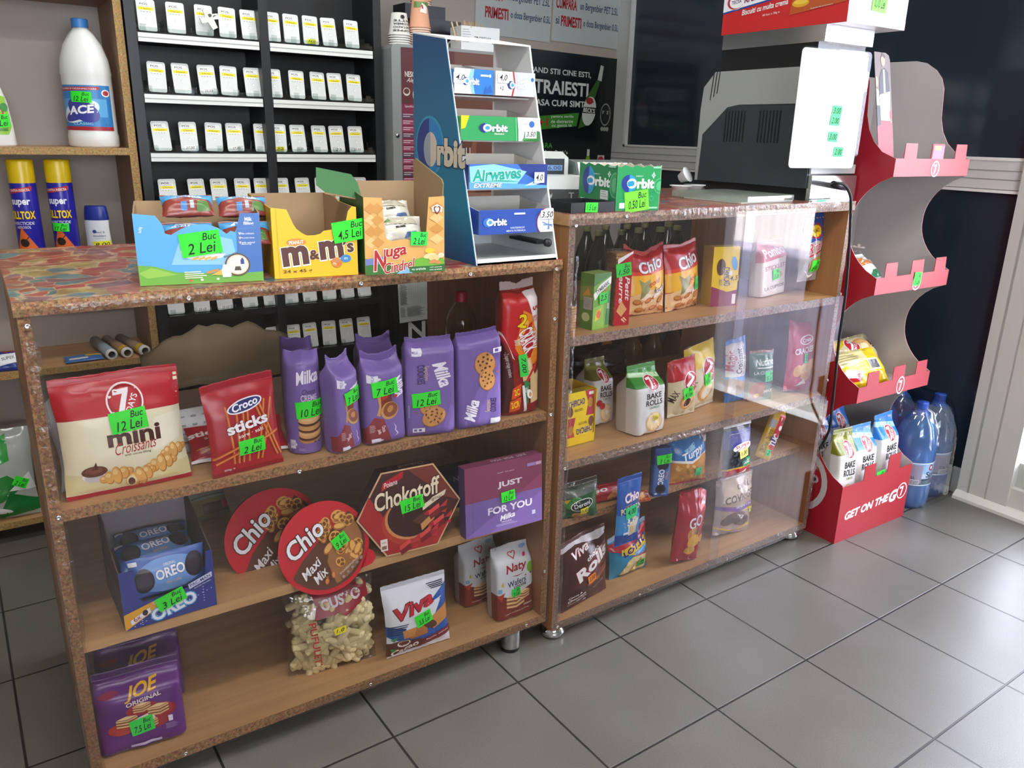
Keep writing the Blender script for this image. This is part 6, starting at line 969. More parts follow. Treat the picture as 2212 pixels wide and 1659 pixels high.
def sheet(name, label, cat, x0, x1, z0, z1, y, art, col='e2e6e4', rot=0, rough=.35, group=None, wav=.0):
    mb = MB(); W, H = x1-x0, z1-z0
    n = 14; vs = []; fs = []
    f = lambda u, v: -.0015-wav*(1+noise.noise(Vector((u*3+x0, v*3, 1))))
    S = lambda u, v: (Vector((W*u, f(u, v), H*v)), Vector((0, -1, 0)))
    g_ = [i/n for i in range(n+1)] if wav else [0, 1]
    for v in g_:
        for u in g_: vs.append((W*u, f(u, v), H*v))
    k = len(g_); fs = [(j*k+i, j*k+i+1, j*k+k+i+1, j*k+k+i) for j in range(k-1) for i in range(k-1)]; mb.add(vs, fs, M(col, rough), bool(wav))
    mb.box(0, W, -.0005, 0, 0, H, M('cfcfca', .6)); draw(mb, art, W, H, S if wav else None, g_ if wav else (), g_ if wav else (), off=.0022 if not wav else .0005, rough=rough)
    o = mb.build(name); o.location = (x0, y, z0); o.rotation_euler = (0, R(rot), 0); return tag(o, label, cat, group)
YP = YB-.004
def bottle_p(u, v, s, t_, c1, c2): return [P(c1, (u-s, v), (u+s, v), (u+s, v+t_*.62), (u+s*.3, v+t_*.85), (u+s*.3, v+t_), (u-s*.3, v+t_), (u-s*.3, v+t_*.85), (u-s, v+t_*.62)), B(c2, u-s, v+t_*.42, u+s, v+t_*.60), E(c1, u, v, s, t_*.06)]
bp = [P('3d4a2c', (0,.62), (1,.62), (1,1), (0,1))] + bottle_p(.52, .47, .11, .6, '4f8a2f', 'd9dcd9') + [P('c0303a', (.41,.68), (.63,.68), (.63,.72), (.41,.72)), T('3a3a3a', 'Bergenbier', .52, .79, .2, .04, 0, b=.04), B('2f74b0', .66, .45, .80, .85), B('d9dcd9', .66, .74, .80, .84), T('2c4a86', 'Bergenbier', .73, .80, .13, .03), T('c0303a', 'PET', .73, .62, .1, .03)]
sheet('poster', 'white beer poster with red lettering in the back wall corner', 'poster', 1.50, 1.925, 1.70, 2.28, YP, bp + [T('b0242f', 'CUMPARA', .19, .30, .30, .085, 0, b=.06), T('3f5a78', 'un Bergenbier PET 2.5L', .68, .295, .58, .075, 0, b=.03), T('3f5a78', 'si', .07, .165, .05, .06, 0, b=.03), T('b0242f', 'PRIMESTI', .27, .165, .30, .085, 0, b=.06), T('3f5a78', 'o doza Bergenbier 0.5L', .72, .165, .54, .07, 0, b=.03)], 'c3cac8', 1.5)
sheet('poster', 'white beer poster partly hidden behind the boxes on the coffee machine', 'poster', 1.06, 1.49, 1.70, 2.28, YP, bp + [T('b0242f', 'CUMPARA', .19, .30, .30, .085, 0, b=.06), T('3f5a78', 'un Bergenbier PET 2.5L', .68, .295, .58, .075, 0, b=.03), T('b0242f', 'PRIMESTI', .27, .165, .30, .085, 0, b=.06), T('3f5a78', 'o doza Bergenbier 0.5L', .72, .165, .54, .07, 0, b=.03)], 'c3cac8', 1.5)
sheet('poster', 'black beer poster with white slogan and a green bottle on the back wall', 'poster', 1.33, 1.92, 1.095, 1.655, YP, [T('d9dcd6', 'CAND STII CINE ESTI,', .38, .83, .66, .055, 0, b=.04), T('e2e4de', 'TRAIESTI', .40, .70, .58, .12, 0, b=.05), T('d9dcd6', 'ASA CUM SIMTI.', .41, .57, .56, .055, 1, b=.04), P('3f8a2f', (.08,.32), (.58,.38), (.60,.50), (.10,.44)), T('c0303a', '5+1', .19, .395, .16, .07, 4, b=.06), T('dfe8d6', 'pentru serile', .42, .455, .24, .03, 3), T('dfe8d6', 'de distractie', .42, .415, .24, .03, 3), T('dfe8d6', 'cu gasca ta', .42, .375, .22, .03, 3),
     P('3f6a2f', (.60,.36), (.72,.40), (.76,.62), (.82,.80), (.78,.80), (.66,.62)), E('d9dcd6', .71, .52, .075, .13, -10), E('b0303a', .71, .61, .04, .03), B('2a2f2c', .635, .50, .79, .555), T('e6e8e2', "BECK'S", .71, .527, .13, .04, -3, b=.05), P('cfd3cd', (.785,.80), (.83,.79), (.845,.92), (.81,.93)), E('9aa39c', .90, .50, .06, .10), E('1c2220', .90, .50, .052, .09), T('c9cfc8', 'BERE', .90, .52, .07, .03), E('9aa39c', .87, .37, .018, .02), E('9aa39c', .90, .37, .018, .02), E('9aa39c', .93, .37, .018, .02),
     T('3f9a3a', 'CUMPARA', .18, .20, .30, .045, 0, b=.04), T('d9dcd6', "6 sticle/duse Beck's", .28, .145, .44, .032, 0), T('3f9a3a', 'orice si acelasi fel,', .22, .095, .34, .03, 0), T('d9dcd6', 'doza', .46, .095, .1, .03, 0), T('d9dcd6', 'gratuita la 0.33 ml', .30, .045, .44, .03, 0), P('7fae2a', (.70,.0), (.76,.0), (.76,.08), (.745,.12), (.715,.12), (.70,.08)), B('d9dcd6', .715, .12, .745, .18), B('c9ccc6', .84, .0, .92, .13), E('b0303a', .88, .08, .035, .04), T('e6e8e2', "BECK'S", .88, .02, .07, .02)], '131a1d', 1.2, .22, wav=.004)
sheet('notice', 'small printed notice high on the wall strip between rack and coffee machine', 'notice', .233, .2449, 1.39, 1.46, 1.30, lines('6a6f70', .05, .9, .95, 8, .03, .1), 'c9cfcd') if 0 else None
sheet('notice', 'white price table sheet stuck on the black coffee machine stand', 'notice', .255, .395, .575, .72, yf-.003, [B('9aa3a0', .30+.066*i, .45, .304+.066*i, .98) for i in range(10)] + [B('9aa3a0', .28, .45+.053*j, .97, .453+.053*j) for j in range(11)] + lines('5d6664', .04, .96, .26, 18, .012, .029) + lines('6a7371', .22, .38, .72, 8, .012, .032) + lines('6a7371', .03, .38, .18, 8, .012, .032) + [T('5a6260', 'Total', .85, .25, .14, .05)], 'cdd5d1', -2)
# bottles stacked behind the right counter
bn = thing('low_shelf', 'low dark wooden bottle shelf behind the right counter', 'shelf', TR(.74, .78, 0)); DW = M('2b2724', .6)
MB().box(0, .86, 0, .30, .58, .60, DW).build('board', bn); MB().box(0, .86, 0, .30, .20, .22, DW).build('board', bn)
for x, y in ((0, 0), (.83, 0), (0, .27), (.83, .27)): MB().box(x, x+.03, y, y+.03, 0, .58, DW).build('leg', bn)
MB().box(0, .86, .298, .30, .22, .58, M('3a322c', .7)).build('back_board', bn)
def pet(label, x, y, z, col, capc, h=.33, r=.046, lab=None, group=None, art=()):
    t = thing('drink_bottle', label, 'bottle', TR(x, y, z, -38), group)
    MB().lathe([(.001,.003),(r*.6,.0),(r*.95,.012),(r,.03),(r,.55*h),(r*.97,.62*h),(r*.75,.76*h),(r*.4,.88*h),(.014,.93*h),(.013,.955*h)], M(col, .12), 24).build('bottle', t)
    MB().lathe([(.015,.945*h),(.0155,.99*h),(.014,h),(.001,h)], M(capc, .4), 16).build('cap', t)
    if lab: wraplabel(t, r+.0008, r+.0008, .22*h, .26*h, 190, 350, [B(lab, 0, 0, 1, 1)]+list(art))
GRP = 'dark beer bottles behind the right counter'
for x, y in ((.86,.84),(.96,.83),(1.06,.85),(1.16,.84),(1.27,.86),(.91,.97),(1.01,.98),(1.11,.97),(1.21,.98),(1.33,.97)):
    pet('dark green beer bottle in the row behind the right counter', x, y, .601, '14221b', '6b6f45', lab='22302a', group=GRP)
for x, l, c, b_ in ((1.08, 'first', '9a6a2a', '2f7a4a'), (1.19, 'second', '8a5a26', '2f7a4a'), (1.30, 'third', 'a35a2c', 'b8452f'), (1.41, 'last', '3f6a4a', '2f6a4a')):
    pet('juice bottle with coloured sleeve on the low shelf, %s from the left' % l, x, .86, .221, c, '3a3a36', lab=b_)
pet('orange juice bottle with a dark label at the left end of the low shelf', .93, .84, .221, 'd98a1a', 'd9c21a', .32, .05, '2a3a3a', None, [T('e6e6da', 'Cappy', .5, .5, .6, .36, 0, b=.03)])
t, *_ = bag('carrier_bag', 'crumpled black plastic carrier bag lying at the back of the second shelf', 'bag', place((1268,850), (1400,822), 762, A2, 20, .05), pillow(.10), '121316', [], wr=.014, rough=.25, top=[.1,-.1,.0,-.06,.05], body='bag')
# ================================================================ on top of the right counter
ZC2 = 1.0915
t = thing('coin_tray', 'flat black tray with a green price label on the right counter front edge', 'tray', TR(.082, .006, ZC2, 2)); BT = M('1e2224', .55)
MB().box(0, .128, 0, .003, 0, .022, BT).box(0, .128, .107, .11, 0, .022, BT).box(0, .003, .003, .107, 0, .022, BT).box(.125, .128, .003, .107, 0, .022, BT).box(.003, .125, .003, .107, 0, .012, M('15181a', .9, bump=1., bscale=120)).build('tray', t)
price(t, one('1.5 Lei'), .46, .50, .036, .021, -2, .128, .022, off=.001, col='2fe62c', face=None)
# open green gum carton
t = thing('gum_carton', 'open torn green gum carton marked 0.50 lei on the right counter', 'box', TR(.213, .012, ZC2, -12)); W, D, H = .115, .19, .102; GN = '2c9f5c'; INN = M('cfc7b4', .7)
top = lambda n, s: [.97+.03*math.sin(i*2.1+s) for i in range(n+1)]
def torn(W_, s): k = top(12, s); return [(0, 0), (W_, 0)]+[(W_*(1-i/12), H*k[i]) for i in range(13)]
mb = MB(); mb.prism(torn(W, 0), 0, .001, M(GN, .4)).prism(torn(W, 0), .0011, .0022, INN)
gart = lambda W_, H_: [T('f3f6f4', 'Orbit', .57, .60, .62, .22, 0, b=.09, ol='2f5a9c'), ]
def gface(mb, W_, face=None, rr=1.0):
    a = H/W_
    draw(mb, [E('2a9fd0', .28, .60, .17, .17/a), P('2c3f96', *[(.28+.17*math.cos(R(q)), .60+.17/a*math.sin(R(q))) for q in range(90, 271, 15)]), T('f3f6f4', 'Orbit', .54, .60, .62, .22, 0, b=.09), E('2c9fd6', .285, .59, .045, .06), P('dff0e4', (.82,.86), (.845,.80), (.87,.78), (.845,.76), (.82,.70), (.795,.76), (.77,.78), (.795,.80)), P(GN, (.82,.81), (.833,.78), (.82,.75), (.807,.78)), E('5fbf84', .97, .55, .13, .15/a), E(GN, .97, .55, .11, .13/a), E('5fbf84', .97, .55, .08, .09/a), E('5fbf84', .80, .28, .05, .05/a), E(GN, .80, .28, .04, .04/a), B('9fd9b4', .80, .93, .98, .97), B('9fd9b4', .72, .05, .95, .09), B('e6efe9', .08, .06, .20, .18), T('dfeee4', 'DIRECT', .5, .76, .16, .03)], W_, H, off=.0006, face=face)
gface(mb, W); mb.build('front_wall', t, 'green printed front wall')
mb = MB(); mb.prism(torn(D, 1), 0, .001, M('1f8a4e', .4), axis='x').prism(torn(D, 1), .0011, .0022, INN, axis='x'); fL = Matrix.Rotation(R(-90), 4, 'Z') @ Matrix.Translation((-D, 0, 0)); gface(mb, D, fL); draw(mb, [B('e6ebe8', .62, .22, .82, .42)] + lines('9aa5a0', .64, .38, .8, 3, .015, .05), D, H, off=.002, face=fL); mb.build('side_wall', t, 'green printed side wall')
MB().prism(torn(D, 2), W-.002, W, INN, axis='x').build('side_wall', t); MB().prism(torn(W, 4), D-.002, D, INN).build('back_wall', t); MB().box(0, W, 0, D, 0, .002, INN).build('base', t)
price(t, lei('0,50 Lei'), .47, .22, .062, .046, 8, W, H, col='7df03a', off=.002)
# shop scale / cash register
t = thing('cash_register', 'pale grey cash register with a small blue display behind the gum stand', 'cash register', TR(.20, .30, ZC2, -16)); CRG = M('cdd4cf', .4)
mb = MB(); mb.prism([(0,0),(.26,0),(.26,.05),(.20,.062),(0,.062)], 0, .30, CRG, axis='x'); mb.build('body', t)
mb = MB(); mb.box(0, .30, -.006, 0, 0, .03, M('3a413f', .5)); draw(mb, [T('a9b0ac', s, .1+.2*i, .5, .05, .5) for i, s in enumerate(('~', 'T', 'o', 'M 20', '='))], .30, .03, off=.007); mb.build('keyboard', t)
mb = MB(); mb.prism([(.10,.05),(.18,.05),(.20,.105),(.15,.12),(.10,.105)], -.02, .12, CRG, axis='x'); fc = Matrix.Translation((-.02, .10, .052)); draw(mb, [B('2a3138', .08, .06, .92, .92), B('6f94c0', .12, .36, .88, .62), T('2a3f6a', '6.00', .72, .49, .26, .18)], .14, .055, face=fc); mb.build('display', t, 'customer display with a blue strip')
mb = MB(); mb.prism([(.06,.05),(.16,.05),(.15,.10),(.09,.095)], .135, .29, M('6a7370', .5), axis='x'); fc = Matrix.Translation((.135, .06, .05)) @ Matrix.Rotation(R(-30), 4, 'X'); draw(mb, [B('e6e9e8', .03, .28, .97, .98), P('2c4a96', (.08,.6), (.2,.85), (.32,.7), (.2,.45)), P('e6e9e8', (.13,.62), (.2,.76), (.27,.68), (.2,.55)), P('b8303a', (.2,.45), (.32,.52), (.32,.6), (.2,.52)), T('2c3a66', 'ROMTEC', .64, .70, .56, .2, 0, b=.04), T('4a5560', 'SERVICE', .64, .46, .5, .08), T('e6e9e8', 'ACTIV', .5, .14, .4, .16, 0, b=.05)], .155, .052, face=fc, off=.001); mb.build('printer_cover', t)
# espresso machine
mx0, mx1, my0, my1, mz0, mz1 = .965, 1.176, .07, .49, ZC2, 1.553
em = thing('espresso_machine', 'black and silver bean coffee machine standing on the right counter', 'coffee machine', TR(mx0, my0, mz0)); w, d, h = mx1-mx0, my1-my0, mz1-mz0
SIL = M('a9aeac', .35, .3); BK = M('343c40', .45); CHR = M('d9dcdd', .14, .9)
sp = lambda x, y: (lambda p: (p.y-my0, p.z-mz0))(at(x, y, X=mx0))
MB().box(.02, w-.01, .01, d-.02, 0, .035, M('24292b', .5)).build('base', em)
MB().prism([(0,.035),(d,.035),(d,.30),(d-.05,h-.105),(0,h-.105)], .002, w-.002, M('2a3033', .45), axis='x').build('body', em)
sil = [(d+.004,.035),(d+.004,.25),(d-.002,.315),(d-.045,h-.103),(0,h-.103),(0,.262),(.27,.262),(.315,.255),(d-.012,.175),(d-.006,.035)]
MB().prism(sil, -.006, .0, SIL, axis='x').build('side_cover', em, 'silver side cover')
mb = MB(); mb.prism([(0,.035),(d-.006,.035),(d-.012,.175),(.315,.255),(.27,.262),(0,.262)], -.004, 0, BK, axis='x')
fL = Matrix.Rotation(R(-90), 4, 'Z') @ Matrix.Translation((-d, 0, 0)); DKV = '12171b'
for a0 in (.115, .245):
    draw(mb, [B(DKV, (d-(a0+.012*i)-.004)/d if 0 else (d-a0-.012*i)/d-.006, .155/h, (d-a0-.012*i)/d+.006, .245/h) for i in range(7)], d, h, off=.0045, face=fL)
mb.build('side_panel', em, 'black side panel with two rows of vents')
mb = MB(); draw(mb, [P(DKV, (.075+.03*i, .60+.02*i), (.083+.03*i, .60+.02*i), (.10+.03*i, .78+.02*i), (.092+.03*i, .78+.02*i)) for i in range(3)], d, h, off=.0065, face=fL); mb.build('vent_slots', em)
MB().box(.0, w, .02, d-.06, h-.105, h-.042, M('17191b', .3)).build('bean_hopper', em, 'dark bean hopper'); MB().box(-.002, w+.002, .0, d-.058, h-.042, h, CHR).build('lid', em, 'silver lid')
MB().box(.004, w-.004, -.006, .0, .30, h-.11, M('c6c9c9', .3, .6)).build('front_panel', em); MB().box(.004, w-.004, -.006, .0, .075, .10, M('c9cac8', .35)).build('front_strip', em); MB().box(.002, w-.002, -.014, 0, .0, .07, CHR).build('drip_tray', em, 'shiny drip tray')
MB().box(.06, .14, -.026, -.006, .25, .30, M('26292b', .4)).build('spout', em)
# biscuit carton on top
t = thing('biscuit_carton', 'red and white cream biscuit carton on top of the espresso machine', 'box', TR(.968, .015, mz1+.0005)); W, D, H = .262, .43, .125; RC = 'c62b2c'
mb = MB(); mb.box(0, W, 0, D, 0, H, M('ece6e4', .4), skip='l'); mb.add([(0,D,0),(0,0,0),(0,0,H),(0,D,H)], [(0,1,2,3)], M(RC, .4))
fL = Matrix.Rotation(R(-90), 4, 'Z') @ Matrix.Translation((-D, 0, 0))
draw(mb, [P('e9edf2', (.0,.50), (.56,.72), (.56,1.1), (0,1.1)), P('2c4a96', (0,.46), (.56,.68), (.56,.72), (0,.50)), P(RC, (0,.88), (.6,1.1), (0,1.1)), E('f2f2f4', .11, .70, .075, .17), E('b8303a', .105, .70, .072, .16), E('f2f2f4', .115, .70, .062, .14), T('3a2f66', 'TECSA', .115, .70, .085, .075, 4, b=.04), T('7a1f4a', 'Krembis EXTRA', .36, .78, .36, .16, 5, b=.06, sh=.25), T('f2f0ee', 'Biscuiti cu multa crema', .36, .50, .38, .12, 5, b=.04, sh=.25), T('f0dcd9', '48 buc x 36g e', .42, .34, .14, .06, 4), P('b5562a', (.57,.26), (.98,.40), (.98,1), (.60,1)), P('e9ebf0', (.60,.66), (.88,1.0), (.92,.90), (.66,.54)), P('3a4f9c', (.60,.62), (.66,.50), (.92,.86), (.90,.84), (.66,.52)), T('26304a', 'Krembis', .73, .76, .15, .12, 16, b=.02, sh=.2), E('dfe3ea', .80, .66, .05, .09, 20), T('3a2f66', 'TECSA', .80, .66, .07, .05, 14, b=.03), E('d9a82a', .65, .48, .065, .08), E('e6c24a', .65, .51, .055, .05), E('d9a82a', .88, .58, .07, .08, 10), E('f2e6c4', .87, .60, .05, .05), T('f0dcd9', 'Sugestie de prezentare', .81, .36, .16, .03, 4)], D, H, face=fL, off=.0006)
draw(mb, [P('e9b9b6', (0,0), (1,0), (1,.18), (0,.28)), P('c9cfcc', (.28,.82), (.8,.82), (.85,1), (.25,1)), P('c62b2c', (.3,.84), (.46,1), (.42,.84)), B(RC, 0, .9, .2, 1)], W, H, off=.0006)
mb.build('carton', t); price(t, lei('0,70 Lei'), .50, .52, .066, .06, -2, W, H, col='7df03a', off=.002)
# price sheet in a clear sleeve taped to the machine
p0 = at(1703, 363, Y=.058); p1 = at(1846, 368, Y=.030); dd = p1-p0; W = math.hypot(dd.x, dd.y); H = .305
t = thing('price_sheet', 'white price sheet in a clear sleeve with four green stickers', 'price list', Matrix.Translation(Vector((p0.x, p0.y, p0.z))) @ Matrix.Rotation(math.atan2(dd.y, dd.x), 4, 'Z'))
mb = MB(); mb.prism(rrect(W*.97, H, .012), .001, .002, M('f3f4f5', .6)); draw(mb, [B('dcdfe3', .35, .92, .55, .925), B('e6e8ec', .2, .74, .28, .75), B('e3e5ea', .3, .74, .38, .75)] + [B('dfe2e8', .04, .25+.1*i, .05, .28+.1*i) for i in range(7)] + [B('dfe2e8', .93, .2+.1*i, .94, .22+.1*i) for i in range(6)], W, H, off=-.0004); mb.build('paper', t)
MB().prism([(-.004+x*1.03, z*1.01) for x, z in rrect(W, H, .014)], -.0005, .0004, clearfilm('clear_sleeve', 'fbfcfc', .8, .12, .05, 20)).build('sleeve', t)
MB().box(W*.40, W*.55, .002, .022, H*.5, H*.5+.03, M('e6e6e2', .4)).build('tape_hinge', t)
for i, (s, u, v) in enumerate((('3.00', .60, .50), ('2.00', .59, .415), ('3.00', .59, .275), ('2.00', .70, .145))): price(t, one(s), u, v, .036, .026, -2, W, H, col='45e68a', off=.001)
# small things in front of the machine
t = thing('plastic_tray', 'flat greenish clear plastic tray with white paper beneath it on the right counter', 'tray', TR(.685, .055, ZC2, 3)); GT = milky('clear_green_tray', 'e3ece4', 'd3dcd4', .35, 2.)
MB().prism(rrect(.245, .26, .025), .004, .018, GT, axis='z').build('tray', t); MB().prism([(x*.225+.01, y*.20+.008) for x, y in ((0,0),(1,0),(1,1),(0,1))], .0, .0035, M('e6e6e0', .6), axis='z').build('paper', t)
t = thing('creamer_cup', 'small white creamer cup turned on its side on a pair of white cups', 'cup', TR(.80, .40, ZC2+.045, 20, 60)); MB().lathe([(.001,0),(.013,0),(.02,.024),(.024,.026),(.024,.028),(.001,.028)], M('e9ecee', .35), 20).build('cup', t)
for i, (x, y) in enumerate(((.775,.37),(.85,.385))): t = thing('creamer_cup', 'white creamer cup with its foil lid, %s of the upright pair' % ('left' if i == 0 else 'right'), 'cup', TR(x, y, ZC2)); MB().lathe([(.001,0),(.021,0),(.027,.024),(.033,.026),(.033,.028),(.001,.028)], M('dfe2e2', .35), 24).build('cup', t)
o = MB().tube([(0,0,0),(.07,0,0),(.14,0,0)], .0032, M('c9c2b4', .5), 8).build('pen'); o.matrix_world = TR(.56, .36, ZC2+.0035, 8); tag(o, 'thin pale stick lying on the right counter between the gum carton and the cups', 'stick')
mb = MB(); mb.box(0, .17, 0, .008, 0, .006, CHR).box(.02, .07, -.0004, .0084, -.0002+.0006, .0064, M('3fae8a', .4)).box(.12, .15, -.0004, .0084, .0004, .0064, W1); o = mb.build('metal_rail'); o.matrix_world = TR(.935, .022, ZC2+.0005, 4); tag(o, 'thin shiny metal rail with a green band on the front edge of the right counter', 'rail')
# power cord
mb = MB(); pts = [Vector((mx0+.16, my0-.014, ZC2+.035)), at(1800, 397, Y=.02), at(1822, 398, Y=-.005), at(1836, 420, Y=-.018), at(1838, 455, Y=-.021), at(1834, 540, Y=-.022), at(1826, 640, Y=-.022), at(1812, 740, Y=-.022), at(1803, 830, Y=-.022), at(1797, 880, Y=-.02), Vector((1.16, .02, .35)), Vector((1.15, .12, .15)), Vector((1.15, .25, .012)), Vector((1.15, .50, .008))]
cv = []
for i in range(len(pts)-1):
    a, b_, c_, e = pts[max(i-1, 0)], pts[i], pts[i+1], pts[min(i+2, len(pts)-1)]
    for k in range(5): s = k/5; cv.append(.5*((2*b_)+(c_-a)*s+(2*a-5*b_+4*c_-e)*s*s+(3*b_-a-3*c_+e)*s**3))
o = mb.tube(cv, .0042, M('16181c', .35), 10).tube([pts[0]+Vector((0,.008,0)), pts[0], pts[1]], .009, M('16181c', .4), 10).build('power_cord'); tag(o, 'black power cord hanging from the espresso machine down the right counter front', 'cord')
# notice on the inner face of the right side panel
p = at(1812, 560, X=1.112); mb = MB(); W, H = .17, .20; mb.box(0, W, .0, .0008, 0, H, M('9a908c', .5)); draw(mb, [B('8a4a3c', .62, 0, .98, 1), T('dcd0c6', 'DOVADA A VODALONE', .80, .5, .95, .12, 90, b=.03) if 0 else T('dcd0c6', 'DOVADA VODALONE', .80, .5, .9*H/W, .10, 90, b=.03), T('6b605c', '2 %', .34, .86, .14, .10, 90, b=.03), E('6b605c', .5, .12, .05, .04), B('7a706c', .2, .11, .42, .13)], W, H, off=.0005)
o = mb.build('notice'); o.matrix_world = Matrix.Translation((1.1155, .20, .842)) @ Matrix.Rotation(R(-90+1.4), 4, 'Z'); tag(o, 'grey and brown notice with sideways lettering on the inside of the right side panel', 'notice')
# ================================================================ red cardboard display
dx0, dx1, dyf, dyb = 1.182, 1.575, -.05, .30; RP = 'a8202e'; GI = M('b9b2b0', .6); RC_ = M(RP, .42); DW_ = dx1-dx0
ds = thing('snack_display', 'tall red cardboard snack display with curved sides standing right of the counters', 'display stand', TR(dx0, 0, 0))
def arc(z0, z1, dep): return [(dyf+dep*(1-abs(2*i/16-1)**2.2)**.8, z0+(z1-z0)*i/16) for i in range(17)]
prof = [(dyb, 0), (dyf, 0)] + arc(.205, .485, .11) + arc(.535, .823, .11) + arc(.873, 1.163, .112) + [(dyf, 1.213), (-.006, 1.23), (.024, 1.257), (.045, 1.29), (.058, 1.33), (.062, 1.375), (.066, 1.42), (.078, 1.45), (.10, 1.475), (.135, 1.497), (.17, 1.505), (dyb, 1.507)]
mb = MB(); mb.prism(prof, 0, .0015, RC_, axis='x'); mb.prism(prof, .0016, .003, GI, axis='x')
fL = Matrix.Rotation(R(-90), 4, 'Z') @ Matrix.Translation((-dyb, 0, 0)); sw = dyb-dyf
draw(mb, [E('c9c4c2', .52, .118, .33, .077), E(RP, .52, .118, .27, .063), E('c9c4c2', .70, .128, .05, .010), E('3a1620', .70, .128, .025, .005), E('c9c4c2', .40, .60, .3, .07), E(RP, .40, .60, .24, .056), T('e6e0de', '*', .80, .634, .12, .02, 0, b=.05)], sw, 1.5, off=.0006, face=fL); mb.build('side_panel', ds, 'red outer side panel with white rings')
mb = MB(); mb.prism(prof, DW_-.003, DW_-.0015, GI, axis='x'); mb.prism(prof, DW_-.0014, DW_, RC_, axis='x'); mb.build('side_panel', ds, 'grey inner side panel')
mb = MB(); mb.box(.003, DW_-.003, dyb-.003, dyb, 0, 1.46, GI); mb.build('back_panel', ds)
# advert picture strip inside the left top
mb = MB(); W, H = .075, .295; mb.prism([(0,0),(W,0),(W,H-.02),(W-.005,H-.006),(W-.02,H),(0,H)], 0, .001, M('7d6f6c', .5)); draw(mb, [B('9a3038', 0, 0, 1, .34), P('b8303a', (.25,.02), (.85,.02), (.88,.40), (.22,.40)), P('e0dfdd', (.25,.36), (.85,.36), (.90,.66), (.78,.80), (.34,.78), (.22,.62)), P('2a2a2c', (.22,.60), (.90,.64), (.82,.82), (.62,.86), (.42,.84), (.26,.76)), P('c9cfe0', (.50,.36), (.64,.36), (.60,.84), (.50,.84)), E('c99a7c', .52, .93, .13, .06), P('4a3226', (.38,.95), (.5,1.0), (.66,.97), (.64,.94), (.5,.965)), E('b8404a', .90, .42, .09, .05), P('2a2a2c', (.0,.30), (.22,.32), (.22,.5), (0,.5)), P('d9d6d2', (0,.5), (.2,.5), (.16,.64), (0,.66)), E('c99a7c', .05, .72, .09, .05)], W, H); o = mb.build('picture_panel', ds, 'printed picture of a person in red trousers and a white and black jacket'); o.location = (.004, .05, 1.22); o.rotation_euler = (0, 0, R(-72) if 0 else R(90-8)); o.location = (.012, .06, 1.222); o.rotation_euler = (0, 0, R(0)); o.location = (.006, dyb-.02, 1.20)
o.matrix_parent_inverse = Matrix(); o.location = (.004, .004, 1.212); o.rotation_euler = (R(-12.5), 0, 0)
def front(z0, z1, art, tabs, dep):
    mb = MB(); pts = [(0, z0), (DW_, z0), (DW_, z1)]
    for u0, u1, hh in tabs[::-1]: pts += [(u1*DW_, z1), (u1*DW_-.004, z1+hh), (u0*DW_-.004 if 0 else u0*DW_, z1+hh), (u0*DW_, z1)]
    pts += [(0, z1)]; mb.prism(pts, dyf-.002, dyf, RC_); draw(mb, art, DW_, z1-z0, off=.0006, face=Matrix.Translation((0, dyf-.002, z0)), clip=False); mb.build('tray_front', ds, 'red tray front with upright tabs')
    if dep: MB().box(.003, DW_-.003, dyf, dyb-.003, z0+.001, z0+.004, GI).build('tray_floor', ds)
tb = [(.10,.26,.042), (.45,.62,.042), (.78,.94,.042)]
seal_ = lambda u, v, ru, rv: [E('eee4e4', u, v, ru, rv), E(RP, u, v, ru*.84, rv*.84), P('eee4e4', (u-ru*.5, v+rv*.55), (u+ru*.3, v+rv*.55), (u, v-rv*.6), (u-ru*.3, v-rv*.6), (u-.0, v+rv*.3), (u-ru*.5, v+rv*.3))]
front(1.163, 1.213, seal_(.53, .42, .055, .46) + [P('b06aa0', (.44,.05), (.62,.05), (.60,1.7), (.47,1.7)) if 0 else B('c25a78', .46, 1.0, .61, 1.75), B('e6d23a', .48, 1.5, .56, 1.72)], tb, True)
front(.823, .873, seal_(.55, .45, .06, .5), tb, True); front(.485, .535, seal_(.58, .5, .055, .6), tb, True)
front(.0, .20, [T('f1ecec', 'GET ON THE', .40, .48, .62, .15, 3, b=.09, sh=.25), T('f1ecec', 'G', .775, .50, .12, .22, 3, b=.1, sh=.25)] + seal_(.90, .54, .075, .15), [(.28,.44,.05), (.62,.80,.06)], False)
MB().box(.003, DW_-.003, dyf, dyb-.003, .10, .104, GI).build('tray_floor', ds)
price(ds, lei('5 Lei'), .55, .66, .04, .042, -3, DW_, .05, off=.004, face=Matrix.Translation((0, dyf, .823)))
BZ = .1045
def bk(label, X, Y, rz, ln, c1, c2, w_=.085, h_=.235, word='SALT'): return bakeroll(label, (TR(dx0+X, Y, BZ, rz, -ln), w_, h_), c1, c2, word, (), .075)
bk('white and olive bake roll bag at the left of the lowest display tray', .010, -.030, -5, 3, '7a7d1f', '8f9230', .092, .262, 'TOMATO'); bk('white and blue bake roll bag in the middle of the lowest display tray', .110, -.028, -2, 4, '2f7fd0', '9fd0f4', .112, .255)
bk('white and blue bake roll bag at the right of the lowest display tray', .250, -.028, 3, 4, '2f7fd0', '9fd0f4', .115, .268); bk('blue-topped bake roll bag at the back left of the lowest display tray', .06, .12, -8, 2, '2f6fc4', 'eef2f6', .10, .27); bk('blue-topped bake roll bag at the back centre of the lowest display tray', .18, .12, 0, 2, '2f6fc4', '2f6fc4', .10, .285)
t_ = thing('price_card', 'small green price card in the lowest display tray', 'price label', TR(dx0+.215, -.047, .196)); price(t_, lei('5 Lei'), 0, 0, .045, .03, 3, 1, 1, off=0)
